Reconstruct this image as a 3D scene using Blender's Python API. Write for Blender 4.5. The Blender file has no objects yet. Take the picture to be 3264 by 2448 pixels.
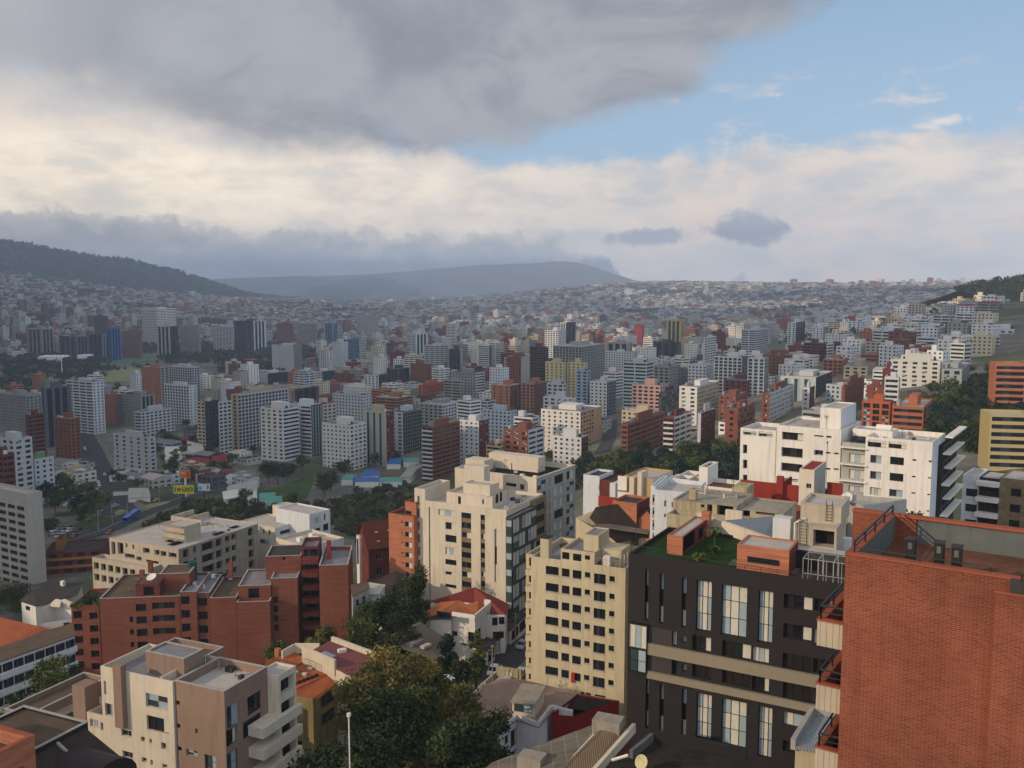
import bpy, math, random
import numpy as np
from mathutils import Vector
R = math.radians
scene = bpy.context.scene
COL = scene.collection
rnd = random.Random(7)

# ---------------------------------------------------------------- camera, sky, sun, exposure
CAMZ = 120.0
FPX, CX, CY = 3000.0, 1632.0, 1224.0          # focal length and centre in pixels of the 3264 px wide photo
PITCH = math.atan((1224 - 907) / FPX)
cd = bpy.data.cameras.new('camera'); cam = bpy.data.objects.new('camera', cd); COL.objects.link(cam)
cam.location = (0, 0, CAMZ); cam.rotation_euler = (math.pi / 2 - PITCH, 0, 0)
cd.sensor_width = 36; cd.lens = 36 * FPX / 3264; cd.clip_start = 0.5; cd.clip_end = 80000
scene.camera = cam
scene.view_settings.view_transform = 'Standard'; scene.view_settings.look = 'None'
scene.view_settings.exposure = 0.2; scene.view_settings.gamma = 1
scene.cycles.use_denoising = True
scene.cycles.max_bounces = 6; scene.cycles.diffuse_bounces = 3; scene.cycles.glossy_bounces = 2
scene.cycles.transmission_bounces = 2; scene.cycles.volume_bounces = 1; scene.cycles.transparent_max_bounces = 8
scene.cycles.sample_clamp_indirect = 6

SUN_EL = 22.0
SUN_H = Vector((-0.90, -0.43, 0)).normalized()       # horizontal direction towards the sun: left and behind
sd = bpy.data.lights.new('sun', 'SUN'); sd.energy = 2.9; sd.angle = R(0.5); sd.color = (1.0, 0.78, 0.54)
sun = bpy.data.objects.new('sun', sd); COL.objects.link(sun)
tow = Vector((SUN_H.x * math.cos(R(SUN_EL)), SUN_H.y * math.cos(R(SUN_EL)), math.sin(R(SUN_EL))))
sun.rotation_euler = tow.to_track_quat('Z', 'Y').to_euler(); sun.location = tow * 500

def lin(c):
    if isinstance(c, str):
        c = c.lstrip('#'); c = tuple(int(c[i:i + 2], 16) / 255 for i in (0, 2, 4))
    return tuple(x / 12.92 if x <= .04045 else ((x + .055) / 1.055) ** 2.4 for x in c)

class NG:                                             # small node-graph helper
    def __init__(s, tree): s.t = tree; s.n = tree.nodes; s.l = tree.links
    def node(s, kind, **kw):
        n = s.n.new(kind)
        for k, v in kw.items(): setattr(n, k, v)
        return n
    def link(s, a, b): s.l.new(a, b)
    def put(s, inp, v):
        if isinstance(v, bpy.types.NodeSocket): s.l.new(v, inp)
        else: inp.default_value = v
    def m(s, op, a, b=0.0, c=0.0):
        n = s.n.new('ShaderNodeMath'); n.operation = op
        for i, v in enumerate((a, b, c)): s.put(n.inputs[i], v)
        return n.outputs[0]
    def mr(s, v, a, b, c=0.0, d=1.0, smooth=True):
        n = s.n.new('ShaderNodeMapRange'); n.interpolation_type = 'SMOOTHSTEP' if smooth else 'LINEAR'
        for i, x in enumerate((v, a, b, c, d)): s.put(n.inputs[i], x)
        return n.outputs[0]
    def mix(s, f, a, b):
        n = s.n.new('ShaderNodeMix'); n.data_type = 'RGBA'; s.put(n.inputs[0], f)
        for i, v in ((6, a), (7, b)):
            if isinstance(v, tuple): v = (*v[:3], 1.0)
            s.put(n.inputs[i], v)
        return n.outputs[2]
    def noise(s, vec, scale, detail=4, rough=.5, dist=0.0):
        n = s.n.new('ShaderNodeTexNoise'); s.l.new(vec, n.inputs['Vector'])
        n.inputs['Scale'].default_value = scale; n.inputs['Detail'].default_value = detail
        n.inputs['Roughness'].default_value = rough; n.inputs['Distortion'].default_value = dist
        return n.outputs[0]
    def xyz(s, x, y, z=0.0):
        n = s.n.new('ShaderNodeCombineXYZ')
        for i, v in enumerate((x, y, z)): s.put(n.inputs[i], v)
        return n.outputs[0]

# sky: Nishita behind cloud layers laid out by compass direction (X = east/west slope, Z = height slope)
world = bpy.data.worlds.new("World"); scene.world = world; world.use_nodes = True
def build_sky():
    g = NG(world.node_tree); g.n.clear()
    out = g.node('ShaderNodeOutputWorld'); bg = g.node('ShaderNodeBackground')
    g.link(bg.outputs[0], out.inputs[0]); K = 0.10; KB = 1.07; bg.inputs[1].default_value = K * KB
    sky = g.node('ShaderNodeTexSky', sky_type='NISHITA'); sky.sun_disc = False
    sky.sun_elevation = R(SUN_EL); sky.sun_rotation = math.atan2(SUN_H.x, SUN_H.y)
    sky.altitude = 2800; sky.air_density = 1.0; sky.dust_density = 1.0; sky.ozone_density = 2.0
    tc = g.node('ShaderNodeTexCoord'); sp = g.node('ShaderNodeSeparateXYZ'); g.link(tc.outputs['Generated'], sp.inputs[0])
    x, y, z = sp.outputs
    # az / el in units of one photo pixel of the 2212 px overview, origin = image centre column / horizon
    az = g.m('MULTIPLY', g.m('ARCTAN2', x, y), 2033 * 1.02)
    el = g.m('MULTIPLY', g.m('ARCSINE', z), 2033 * 1.0)
    X = g.m('ADD', az, 1106.0); Y = g.m('SUBTRACT', 615.0, el)     # overview-like compass coordinates
    sv = g.xyz(g.m('MULTIPLY', X, .001), g.m('MULTIPLY', Y, .001), 0)
    sv2 = g.xyz(g.m('MULTIPLY', X, .001), g.m('MULTIPLY', Y, .0028), 0)     # flattened for streaks
    sv3 = g.xyz(g.m('MULTIPLY', X, .001), g.m('MULTIPLY', Y, .0017), 3.0)
    nb = g.noise(sv3, 2.2, 8, .55, .6); nm = g.noise(sv3, 6.5, 6, .6, .4); ns = g.noise(sv2, 6, 8, .62, .25)
    nf = g.noise(sv, 16, 6, .62, .3); ncu = g.noise(sv, 9, 7, .55, .2)
    c = lambda h, k=1.0: tuple(v * k / K for v in lin(h))
    D = lambda n, a: g.m('MULTIPLY', g.m('SUBTRACT', n, .5), a)
    col = g.mix(g.mr(Y, 30, 520, .5, .9), sky.outputs[0], c('#a9c3da'))
    col = g.mix(g.mr(Y, -300, 250, .92, .25), col, c('#7fa9d2'))
    # pale lower cloud deck (right: grey-pink, left: cream glow)
    glow = g.m('MULTIPLY', g.mr(X, 1750, 300), g.m('MULTIPLY', g.mr(Y, 230, 400), g.mr(Y, 640, 470)))
    deckc = g.mix(g.mr(ns, .36, .68), c('#c3c3c8'), c('#dcd6d1'))
    deckc = g.mix(g.mr(nm, .52, .72, 0, .5), deckc, c('#f2dccb'))
    deckc = g.mix(g.m('MULTIPLY', glow, .85), deckc, g.mix(g.mr(ns, .34, .66), c('#efe2d0'), c('#fff1dc', 1.08)))
    deckc = g.mix(g.m('MULTIPLY', g.mr(X, 700, 1500), g.mr(Y, 560, 380, 0, .0)), deckc, c('#aab0bc'))
    edge = g.m('ADD', g.m('SUBTRACT', Y, g.m('ADD', g.mr(X, 350, 1150, 205, 352), g.mr(X, 1150, 1900, 0, -34))), g.m('ADD', D(ncu, 120), D(nm, 60)))
    decka = g.mr(edge, -6, 34)
    col = g.mix(g.m('MULTIPLY', decka, g.mr(ns, .30, .50, .78, 1)), col, deckc)
    # thin wisps in the blue gap
    wis = g.m('MULTIPLY', g.mr(ns, .54, .70), g.m('MULTIPLY', g.mr(Y, 150, 260), g.mr(X, 1000, 1300)))
    col = g.mix(g.m('MULTIPLY', wis, .75), col, c('#ddd3ce'))
    def blob(cx, cy, rx, ry, amp=.9):
        dx = g.m('DIVIDE', g.m('SUBTRACT', X, cx), rx); dy = g.m('DIVIDE', g.m('SUBTRACT', Y, cy), ry)
        d = g.m('SQRT', g.m('ADD', g.m('MULTIPLY', dx, dx), g.m('MULTIPLY', dy, dy)))
        return g.mr(g.m('ADD', d, D(nf, amp * 2.4)), 1.15, .62)
    pk = g.m('MULTIPLY', g.m('MULTIPLY', g.mr(X, 1250, 1700), g.mr(Y, 400, 540)), g.mr(nm, .42, .6)); col = g.mix(g.m('MULTIPLY', pk, .6), col, c('#efd3c4'))
    col = g.mix(g.m('MULTIPLY', blob(1980, 303, 40, 14, 1.4), .6), col, c('#efe2da'))
    # big dark sheet of cloud overhead, its ragged edge running from low left to the top right
    e1 = g.mr(X, -200, 700, 262, 345, False); e2 = g.mr(X, 700, 1150, 0, -30, False)
    e3 = g.mr(X, 1150, 2000, 0, -322, False); e4 = g.mr(X, 2000, 3000, 0, -150, False)
    lim = g.m('ADD', g.m('ADD', e1, e2), g.m('ADD', e3, e4))
    dist = g.m('ADD', g.m('SUBTRACT', lim, Y), g.m('ADD', D(nb, 210), g.m('ADD', D(ns, 90), D(nf, 50))))
    soft = g.mr(X, 0, 900, 120, 62, False)
    da = g.m('MULTIPLY', g.mr(g.m('DIVIDE', dist, soft), -.35, .8), .96)
    dc = g.mix(g.mr(nb, .36, .62), c('#858b97'), c('#a2a6b0'))
    dc = g.mix(g.mr(g.noise(sv3, 3.4, 10, .62, .7), .46, .72, 0, .6), dc, c('#727886'))
    dc = g.mix(g.mr(X, 900, -250, 0, .8), dc, c('#b3b4ba'))
    dc = g.mix(g.m('MULTIPLY', g.mr(dist, 120, 0), g.mr(X, 600, -100, 0, .6)), dc, c('#d8d3cc'))
    col = g.mix(da, col, dc)
    # small grey clouds over the far ridge
    col = g.mix(g.m('MULTIPLY', blob(1608, 498, 88, 34), .92), col, g.mix(g.mr(Y, 480, 520), c('#98a2b4'), c('#7e8aa0')))
    col = g.mix(g.m('MULTIPLY', blob(1405, 516, 95, 20), .85), col, c('#8f9aae'))
    # low cloud bank over the mountains: cauliflower top, blue-grey foot
    t1 = g.m('ADD', g.mr(X, 0, 560, 462, 500, False), g.mr(X, 1190, 1395, 0, 112, False))
    hb = g.m('SUBTRACT', g.m('ADD', Y, g.m('ADD', D(ncu, 120), D(nf, 90))), t1)
    ba = g.mr(hb, -3, 12)
    bc = g.mix(g.mr(hb, 2, 40), c('#cfcac5'), c('#9da3ac'))
    bc = g.mix(g.mr(g.noise(sv3, 12, 8, .6, .3), .45, .64, 0, .6), bc, c('#bcbbbd'))
    bc = g.mix(g.mr(g.m('ADD', Y, D(nf, 60)), 538, 578), bc, g.mix(g.mr(X, 100, 700), c('#8f959f'), c('#5c6d87')))
    bc = g.mix(g.mr(X, 1330, 1430), bc, c('#a3aab8'))
    col = g.mix(ba, col, bc)
    # unseen sky behind the camera, made brighter and warmer to add fill light
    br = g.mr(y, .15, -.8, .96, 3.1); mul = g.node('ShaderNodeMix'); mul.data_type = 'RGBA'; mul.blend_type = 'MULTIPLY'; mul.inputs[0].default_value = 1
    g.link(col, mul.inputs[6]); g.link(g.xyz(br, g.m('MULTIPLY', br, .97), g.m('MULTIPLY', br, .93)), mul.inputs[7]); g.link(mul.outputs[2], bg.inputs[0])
build_sky()

# ---------------------------------------------------------------- pixel <-> world helpers
cp, sp_ = math.cos(PITCH), math.sin(PITCH)
def ray(px):
    a = (px[0] - CX) / FPX; b = -(px[1] - CY) / FPX
    return Vector((a, cp + b * sp_, -sp_ + b * cp))
def at(px, D):                                        # point seen at pixel px, D metres ahead
    r = ray(px); return Vector((0, 0, CAMZ)) + r * (D / r.y)
def proj(p):
    x, y, z = p[0], p[1], p[2] - CAMZ
    zc = y * cp - z * sp_; up = y * sp_ + z * cp
    return (CX + FPX * x / zc, CY - FPX * up / zc)
def fr_(ox, oy, s): return lambda x, y: (ox + x * s, oy + y * s)
Z1, Z2, Z3, Z4 = fr_(0, 1500, .5714), fr_(900, 1500, .5714), fr_(1650, 1500, .5714), fr_(2300, 1500, .5714)
M1, M2, M3, M4 = fr_(0, 1150, .4069), fr_(800, 1150, .4069), fr_(1600, 1150, .4069), fr_(2300, 1150, .4358)
F1, F2, F3, F4 = fr_(0, 800, .4069), fr_(800, 800, .4069), fr_(1600, 800, .4069), fr_(2364, 800, .4069)
N1, N2, N3, N4 = fr_(2600, 1600, .3014), fr_(2300, 1600, .2260), fr_(1100, 1850, .2712), fr_(1900, 1450, .2712)
V = fr_(0, 0, 1.4756)

# ---------------------------------------------------------------- terrain
CTRL = [((1650, 2100), 184), ((1998, 2234), 163), ((45, 1889), 305), ((943, 1535), 617), ((1440, 1534), 610),
 ((950, 1471), 660), ((290, 1386), 880), ((1990, 1465), 530), ((370, 1190), 1500), ((300, 1136), 2050), ((40, 1300), 1150),
 ((1200, 1100), 2150), ((1800, 1100), 1900), ((2400, 1100), 1500), ((2877, 1092), 900), ((3128, 965), 1150),
 ((3200, 1150), 700), ((2730, 1180), 760), ((3098, 1328), 400), ((2400, 1250), 800), ((2050, 896), 6200), ((2300, 903), 5800),
 ((2600, 905), 5600), ((2900, 905), 5400), ((3200, 905), 5000), ((1750, 922), 6200), ((1500, 950), 6300), ((1200, 962), 6500), ((800, 950), 6500),
 ((10, 870), 5500), ((148, 944), 3900), ((400, 925), 5200), ((600, 985), 3900), ((2000, 1500), 420), ((3000, 1010), 2400), ((2500, 1000), 3200),
 ((1500, 1010), 3800), ((1500, 1230), 1050), ((2100, 1230), 950), ((560, 1650), 430), ((1350, 1640), 480),((1900, 975), 4500), ((2200, 960), 4600)]
PTS = [at(p, d) for p, d in CTRL] + [Vector(v) for v in [(0, 60, 44), (60, 110, 45), (90, 200, 55), (-60, 120, 38), (-110, 240, 22),
 (-30, 230, 38), (20, 300, 32), (120, 330, 48), (40, 150, 46), (-90, 90, 36), (60, 60, 48), (250, 300, 66), (-260, 450, 2), (-20, 340, 20), (-4500, 9000, 0), (0, 9000, -60), (5200, 9000, -20)]]
def _ax(x, y):
    r = np.maximum(np.hypot(x, y), 55.0); a = np.degrees(np.arctan2(x, y))
    ab = np.abs(a); a = np.where(ab <= 38, a, np.sign(a) * 38 * (1 - np.clip((ab - 38) / 142, 0, 1)))
    return np.stack([np.radians(a) * 2.2, np.log(np.minimum(r, 9500))], -1)
_A = _ax(np.array([p.x for p in PTS]), np.array([p.y for p in PTS])); _Z = np.array([p.z for p in PTS])
def _phi(d): return d * d * np.log(d + 1e-9)
def _solve():
    n = len(_Z); d = np.linalg.norm(_A[:, None] - _A[None], axis=-1)
    P = np.hstack([np.ones((n, 1)), _A]); K = _phi(d) + np.eye(n) * .02
    return np.linalg.solve(np.block([[K, P], [P.T, np.zeros((3, 3))]]), np.concatenate([_Z, np.zeros(3)]))
_W = _solve()
def ground(x, y):
    x = np.asarray(x, float); y = np.asarray(y, float); q = _ax(x, y)
    out = np.zeros(q.shape[:-1]); flat = q.reshape(-1, 2); res = np.empty(len(flat))
    for i in range(0, len(flat), 20000):
        f = flat[i:i + 20000]; d = np.linalg.norm(f[:, None] - _A[None], axis=-1)
        res[i:i + 20000] = _phi(d) @ _W[:len(_Z)] + _W[-3] + f @ _W[-2:]
    return res.reshape(out.shape)
def gz(x, y): return float(ground(np.array([x]), np.array([y]))[0])
_DS = np.exp(np.linspace(math.log(70), math.log(9000), 700))
def hit(px, above=0.0):                               # where the line of sight through a pixel meets the terrain
    r = ray(px); k = _DS / r.y; xs, ys, zs = r.x * k, _DS, CAMZ + r.z * k
    g_ = ground(xs, ys) + above; idx = np.nonzero(zs < g_)[0]
    if len(idx) == 0: return None
    i = idx[0]
    if i == 0: return Vector((xs[0], ys[0], g_[0]))
    a = zs[i - 1] - g_[i - 1]; b = g_[i] - zs[i]; t = a / (a + b + 1e-9)
    return Vector((xs[i - 1] + t * (xs[i] - xs[i - 1]), ys[i - 1] + t * (ys[i] - ys[i - 1]), g_[i - 1] + t * (g_[i] - g_[i - 1])))

# ---------------------------------------------------------------- materials
MATS = {}
def mat(name, color, rough=.85, spec=.3, vary=.14, scale=.35, streak=0.0, bump=0.0, metal=0.0, kind=None, c2=None):
    if name in MATS: return MATS[name]
    m = bpy.data.materials.new(name); m.use_nodes = True; MATS[name] = m
    g = NG(m.node_tree); b = g.n['Principled BSDF']; b.inputs['Roughness'].default_value = rough
    b.inputs['Specular IOR Level'].default_value = spec; b.inputs['Metallic'].default_value = metal
    base = lin(color) if isinstance(color, str) else color
    geo = g.node('ShaderNodeNewGeometry'); pos = geo.outputs['Position']
    if kind == 'attr':
        at_ = g.node('ShaderNodeAttribute'); at_.attribute_name = 'col'; cc = at_.outputs['Color']
    elif kind == 'brick':
        uv = g.node('ShaderNodeUVMap'); br = g.node('ShaderNodeTexBrick'); g.link(uv.outputs[0], br.inputs[0])
        br.inputs['Color1'].default_value = (*base, 1); br.inputs['Color2'].default_value = (*(v * .62 for v in base), 1)
        br.inputs['Mortar'].default_value = (*(lin(c2) if c2 else (v * .6 + .16 for v in base)), 1); br.inputs['Scale'].default_value = 1
        br.inputs['Brick Width'].default_value = .33; br.inputs['Row Height'].default_value = .088
        br.inputs['Mortar Size'].default_value = .011; br.inputs['Bias'].default_value = -.15; br.offset = .5
        br.inputs['Mortar Smooth'].default_value = .3
        cc = br.outputs['Color']
        bp = g.node('ShaderNodeBump'); bp.inputs['Strength'].default_value = .25; bp.inputs['Distance'].default_value = .01
        bp.invert = True; g.link(br.outputs['Fac'], bp.inputs['Height']); g.link(bp.outputs[0], b.inputs['Normal'])
    elif kind == 'courses':                           # far brick: only broad banding
        sx = g.node('ShaderNodeSeparateXYZ'); g.link(pos, sx.inputs[0])
        n = g.noise(g.xyz(g.m('MULTIPLY', sx.outputs[0], .25), g.m('MULTIPLY', sx.outputs[1], .25), g.m('MULTIPLY', sx.outputs[2], 5)), 1, 4, .6)
        cc = g.mix(g.mr(n, .3, .7), tuple(v * .72 for v in base), tuple(v * 1.15 for v in base))
    elif kind == 'tiles':
        uv = g.node('ShaderNodeUVMap'); w = g.node('ShaderNodeTexWave'); w.wave_type = 'BANDS'; w.bands_direction = 'X'
        g.link(uv.outputs[0], w.inputs[0]); w.inputs['Scale'].default_value = 1.6; w.inputs['Distortion'].default_value = .3
        cc = g.mix(w.outputs[1], tuple(v * .72 for v in base), tuple(v * 1.08 for v in base))
        bp = g.node('ShaderNodeBump'); bp.inputs['Distance'].default_value = .08; bp.inputs['Strength'].default_value = .5
        g.link(w.outputs[1], bp.inputs['Height']); g.link(bp.outputs[0], b.inputs['Normal'])
    elif kind == 'slabs':                             # paving / roof mats with joints
        uv = g.node('ShaderNodeUVMap'); br = g.node('ShaderNodeTexBrick'); g.link(uv.outputs[0], br.inputs[0])
        br.inputs['Color1'].default_value = (*base, 1); br.inputs['Color2'].default_value = (*(v * .8 for v in base), 1)
        br.inputs['Mortar'].default_value = (*(lin(c2) if c2 else tuple(v * .5 for v in base)), 1); br.inputs['Scale'].default_value = 1
        br.inputs['Brick Width'].default_value = 1.2; br.inputs['Row Height'].default_value = 1.2; br.offset = 0
        br.inputs['Mortar Size'].default_value = .03; cc = br.outputs['Color']
    elif kind == 'far':                               # distant facade: wall colour per building, windows by storey
        at_ = g.node('ShaderNodeAttribute'); at_.attribute_name = 'col'; uv = g.node('ShaderNodeUVMap'); s = g.node('ShaderNodeSeparateXYZ')
        g.link(uv.outputs[0], s.inputs[0]); u = g.m('FRACT', g.m('DIVIDE', s.outputs[0], 3.4)); v = g.m('FRACT', g.m('DIVIDE', s.outputs[1], 3.0))
        win = g.m('MULTIPLY', g.m('MULTIPLY', g.m('GREATER_THAN', u, .28), g.m('LESS_THAN', u, .82)), g.m('MULTIPLY', g.m('GREATER_THAN', v, .32), g.m('LESS_THAN', v, .8)))
        nz = g.node('ShaderNodeSeparateXYZ'); g.link(geo.outputs['Normal'], nz.inputs[0])
        win = g.m('MULTIPLY', win, g.m('LESS_THAN', g.m('ABSOLUTE', nz.outputs[2]), .5))
        win = g.m('MULTIPLY', win, at_.outputs['Alpha'])
        cc = g.mix(win, at_.outputs['Color'], lin('#343a44')); g.link(g.m('SUBTRACT', rough, g.m('MULTIPLY', win, .35)), b.inputs['Roughness'])
    else:
        r_ = g.node('ShaderNodeRGB'); r_.outputs[0].default_value = (*base, 1); cc = r_.outputs[0]
    if vary:
        n = g.noise(pos, scale, 5, .65); cc = g.mix(g.mr(n, .32, .68, 0, 1), g.mix(1.0, cc, cc), cc)
        mul = g.node('ShaderNodeMix'); mul.data_type = 'RGBA'; mul.blend_type = 'MULTIPLY'; mul.inputs[0].default_value = 1
        g.link(cc, mul.inputs[6]); k = g.mr(n, .3, .7, 1 - vary, 1 + vary * .5); g.link(g.xyz(k, k, k), mul.inputs[7]); cc = mul.outputs[2]
    if streak:                                        # rain marks running down a wall
        s = g.node('ShaderNodeSeparateXYZ'); g.link(pos, s.inputs[0])
        n = g.noise(g.xyz(g.m('MULTIPLY', s.outputs[0], 1.6), g.m('MULTIPLY', s.outputs[1], 1.6), g.m('MULTIPLY', s.outputs[2], .12)), 1, 5, .7)
        cc = g.mix(g.m('MULTIPLY', g.mr(n, .46, .7), streak), cc, tuple(v * .38 for v in base))
    if bump:
        n = g.noise(pos, 6, 4, .6); bp = g.node('ShaderNodeBump'); bp.inputs['Distance'].default_value = bump
        bp.inputs['Strength'].default_value = .6; g.link(n, bp.inputs['Height']); g.link(bp.outputs[0], b.inputs['Normal'])
    g.link(cc, b.inputs['Base Color'])
    return m

# ---------------------------------------------------------------- mesh helpers
class MB:
    def __init__(s): s.v = []; s.f = []; s.m = []
    def quad(s, a, b, c, d, m=0):
        i = len(s.v); s.v += [tuple(a), tuple(b), tuple(c), tuple(d)]; s.f.append((i, i + 1, i + 2, i + 3)); s.m.append(m)
    def poly(s, pts, m=0):
        i = len(s.v); s.v += [tuple(p) for p in pts]; s.f.append(tuple(range(i, i + len(pts)))); s.m.append(m)
    def prism(s, pts, z0, z1, m=0, mt=None):         # pts counter-clockwise
        n = len(pts)
        for i in range(n):
            a, b = pts[i], pts[(i + 1) % n]; s.quad((a[0], a[1], z0), (b[0], b[1], z0), (b[0], b[1], z1), (a[0], a[1], z1), m)
        s.poly([(p[0], p[1], z1) for p in pts], m if mt is None else mt); s.poly([(p[0], p[1], z0) for p in reversed(pts)], m)
    def box(s, o, a, b, c, m=0):                      # o corner, a b c edge vectors (right-handed)
        o, a, b, c = Vector(o), Vector(a), Vector(b), Vector(c)
        s.quad(o, o + b, o + a + b, o + a, m); s.quad(o + c, o + a + c, o + a + b + c, o + b + c, m)
        s.quad(o, o + a, o + a + c, o + c, m); s.quad(o + b, o + b + c, o + a + b + c, o + a + b, m)
        s.quad(o, o + c, o + b + c, o + b, m); s.quad(o + a, o + a + b, o + a + b + c, o + a + c, m)
    def bar(s, p, q, r, m=0, r2=None, n=6):
        p, q = Vector(p), Vector(q); d = (q - p).normalized(); u = d.orthogonal().normalized(); w = d.cross(u); r2 = r if r2 is None else r2
        ring = lambda c, rr: [c + (u * math.cos(2 * math.pi * k / n) + w * math.sin(2 * math.pi * k / n)) * rr for k in range(n)]
        A, B = ring(p, r), ring(q, r2)
        for k in range(n): s.quad(A[k], A[(k + 1) % n], B[(k + 1) % n], B[k], m)
        s.poly(list(reversed(A)), m); s.poly(B, m)
def auto_uv(me):
    nl = len(me.loops); uvl = me.uv_layers.new(name='UVMap')
    co = np.empty(len(me.vertices) * 3); me.vertices.foreach_get('co', co); co = co.reshape(-1, 3)
    vi = np.empty(nl, int); me.loops.foreach_get('vertex_index', vi)
    npoly = len(me.polygons); ls = np.empty(npoly, int); me.polygons.foreach_get('loop_total', ls)
    no = np.empty(npoly * 3); me.polygons.foreach_get('normal', no); no = no.reshape(-1, 3)
    N = np.repeat(no, ls, axis=0); P = co[vi]; h = np.stack([-N[:, 1], N[:, 0]], -1); L = np.linalg.norm(h, axis=1, keepdims=True) + 1e-9; h = h / L
    side = np.abs(N[:, 2]) < .93
    u = np.where(side, (P[:, :2] * h).sum(1), P[:, 0]); v = np.where(side, P[:, 2], P[:, 1])
    uvl.data.foreach_set('uv', np.stack([u, v], -1).astype(np.float32).ravel())
def link(name, me, mats, parent=None, loc=None, rotz=0):
    for m in mats:
        if m.name not in me.materials: me.materials.append(m)
    o = bpy.data.objects.new(name, me); COL.objects.link(o)
    if parent: o.parent = parent
    if loc is not None: o.location = loc
    if rotz: o.rotation_euler = (0, 0, rotz)
    return o
def obj(name, mb, mats, parent=None, org=None, smooth=False):
    """build the collected faces (world coordinates) as one mesh object; vertices are stored relative to the origin org"""
    if not isinstance(mats, (list, tuple)): mats = [mats]
    if org is None: org = parent['_o'] if parent is not None and '_o' in parent else (0, 0, 0)
    off = np.array(org[:3])
    me = bpy.data.meshes.new(name); me.from_pydata([tuple(np.array(v) - off) for v in mb.v] if len(mb.v) < 50 else (np.array(mb.v) - off).tolist(), [], mb.f)
    for m in mats: me.materials.append(m)
    me.polygons.foreach_set('material_index', mb.m)
    if smooth: me.polygons.foreach_set('use_smooth', [True] * len(mb.f))
    me.update(); auto_uv(me)
    o = bpy.data.objects.new(name, me); COL.objects.link(o)
    if parent is not None: o.parent = parent
    else: o.location = org[:3]
    return o
def tag(o, label=None, cat=None, group=None, kind=None):
    if label: o['label'] = label
    if cat: o['category'] = cat
    if group: o['group'] = group
    if kind: o['kind'] = kind
    return o
def root(name, loc, label, cat, group=None):
    o = bpy.data.objects.new(name, None); COL.objects.link(o); o.location = loc; o.empty_display_size = 1
    o['_o'] = tuple(loc); return tag(o, label, cat, group)
def np_mesh(name, verts, nv, mats, cols=None, uv=False, midx=None, alpha=None):
    """verts (n*nv, 3): n separate faces of nv corners"""
    n = len(verts) // nv; me = bpy.data.meshes.new(name); me.vertices.add(len(verts)); me.vertices.foreach_set('co', verts.astype(np.float32).ravel())
    me.loops.add(len(verts)); me.loops.foreach_set('vertex_index', np.arange(len(verts), dtype=np.int32))
    me.polygons.add(n); me.polygons.foreach_set('loop_start', np.arange(0, len(verts), nv, dtype=np.int32)); me.polygons.foreach_set('loop_total', np.full(n, nv, dtype=np.int32))
    for m in mats: me.materials.append(m)
    if midx is not None: me.polygons.foreach_set('material_index', midx.astype(np.int32))
    me.update(calc_edges=True); me.validate()
    if cols is not None:
        ca = me.color_attributes.new('col', 'FLOAT_COLOR', 'CORNER'); c4 = np.ones((len(verts), 4), np.float32); c4[:, :3] = np.repeat(cols, nv, axis=0)
        if alpha is not None: c4[:, 3] = np.repeat(alpha, nv)
        ca.data.foreach_set('color', c4.ravel())
    if uv: auto_uv(me)
    return me
# ---------------------------------------------------------------- the land
import bmesh
def land():
    az = np.radians(np.concatenate([np.arange(-40, 40, .5), np.arange(40, 320, 4)])); r = np.exp(np.linspace(math.log(6), math.log(9600), 190))
    A_, R_ = np.meshgrid(az, r, indexing='ij'); x, y = R_ * np.sin(A_), R_ * np.cos(A_); z = ground(x, y)
    far = np.clip((R_ - 7500) / 2100, 0, 1); z = z * (1 - far) + (-70) * far
    na, nr = x.shape; v = np.stack([x, y, z], -1).reshape(-1, 3).tolist(); c = len(v); v.append([0, 0, float(ground(np.array([0.]), np.array([1.]))[0])])
    f = []
    for i in range(na):
        j = (i + 1) % na
        for k in range(nr - 1): f.append((i * nr + k, i * nr + k + 1, j * nr + k + 1, j * nr + k))
        f.append((c, i * nr, j * nr))
    # skirt out to the horizon
    b = len(v)
    for a in az: v.append([45000 * math.sin(a), 45000 * math.cos(a), -79])
    for i in range(na):
        j = (i + 1) % na; f.append((i * nr + nr - 1, b + i, b + j, j * nr + nr - 1))
    me = bpy.data.meshes.new('ground'); me.from_pydata(v, [], f)
    m = bpy.data.materials.new('city_ground'); m.use_nodes = True; g = NG(m.node_tree); bs = g.n['Principled BSDF']; bs.inputs['Roughness'].default_value = .95
    pos = g.node('ShaderNodeNewGeometry').outputs['Position']
    n1 = g.noise(pos, .012, 5, .6); n2 = g.noise(pos, .06, 5, .6); n3 = g.noise(pos, .5, 4, .6)
    col = g.mix(g.mr(n2, .42, .6), lin('#5c5a55'), lin('#77705f')); col = g.mix(g.mr(n1, .47, .56), col, g.mix(n3, lin('#2f3a1c'), lin('#4a5228')))
    col = g.mix(g.mr(n3, .3, .7, 0, .35), col, lin('#3c3a36')); g.link(col, bs.inputs['Base Color'])
    o = link('ground', me, [m]); me.polygons.foreach_set('use_smooth', [True] * len(f)); tag(o, kind='structure')
    return o
land()

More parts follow.
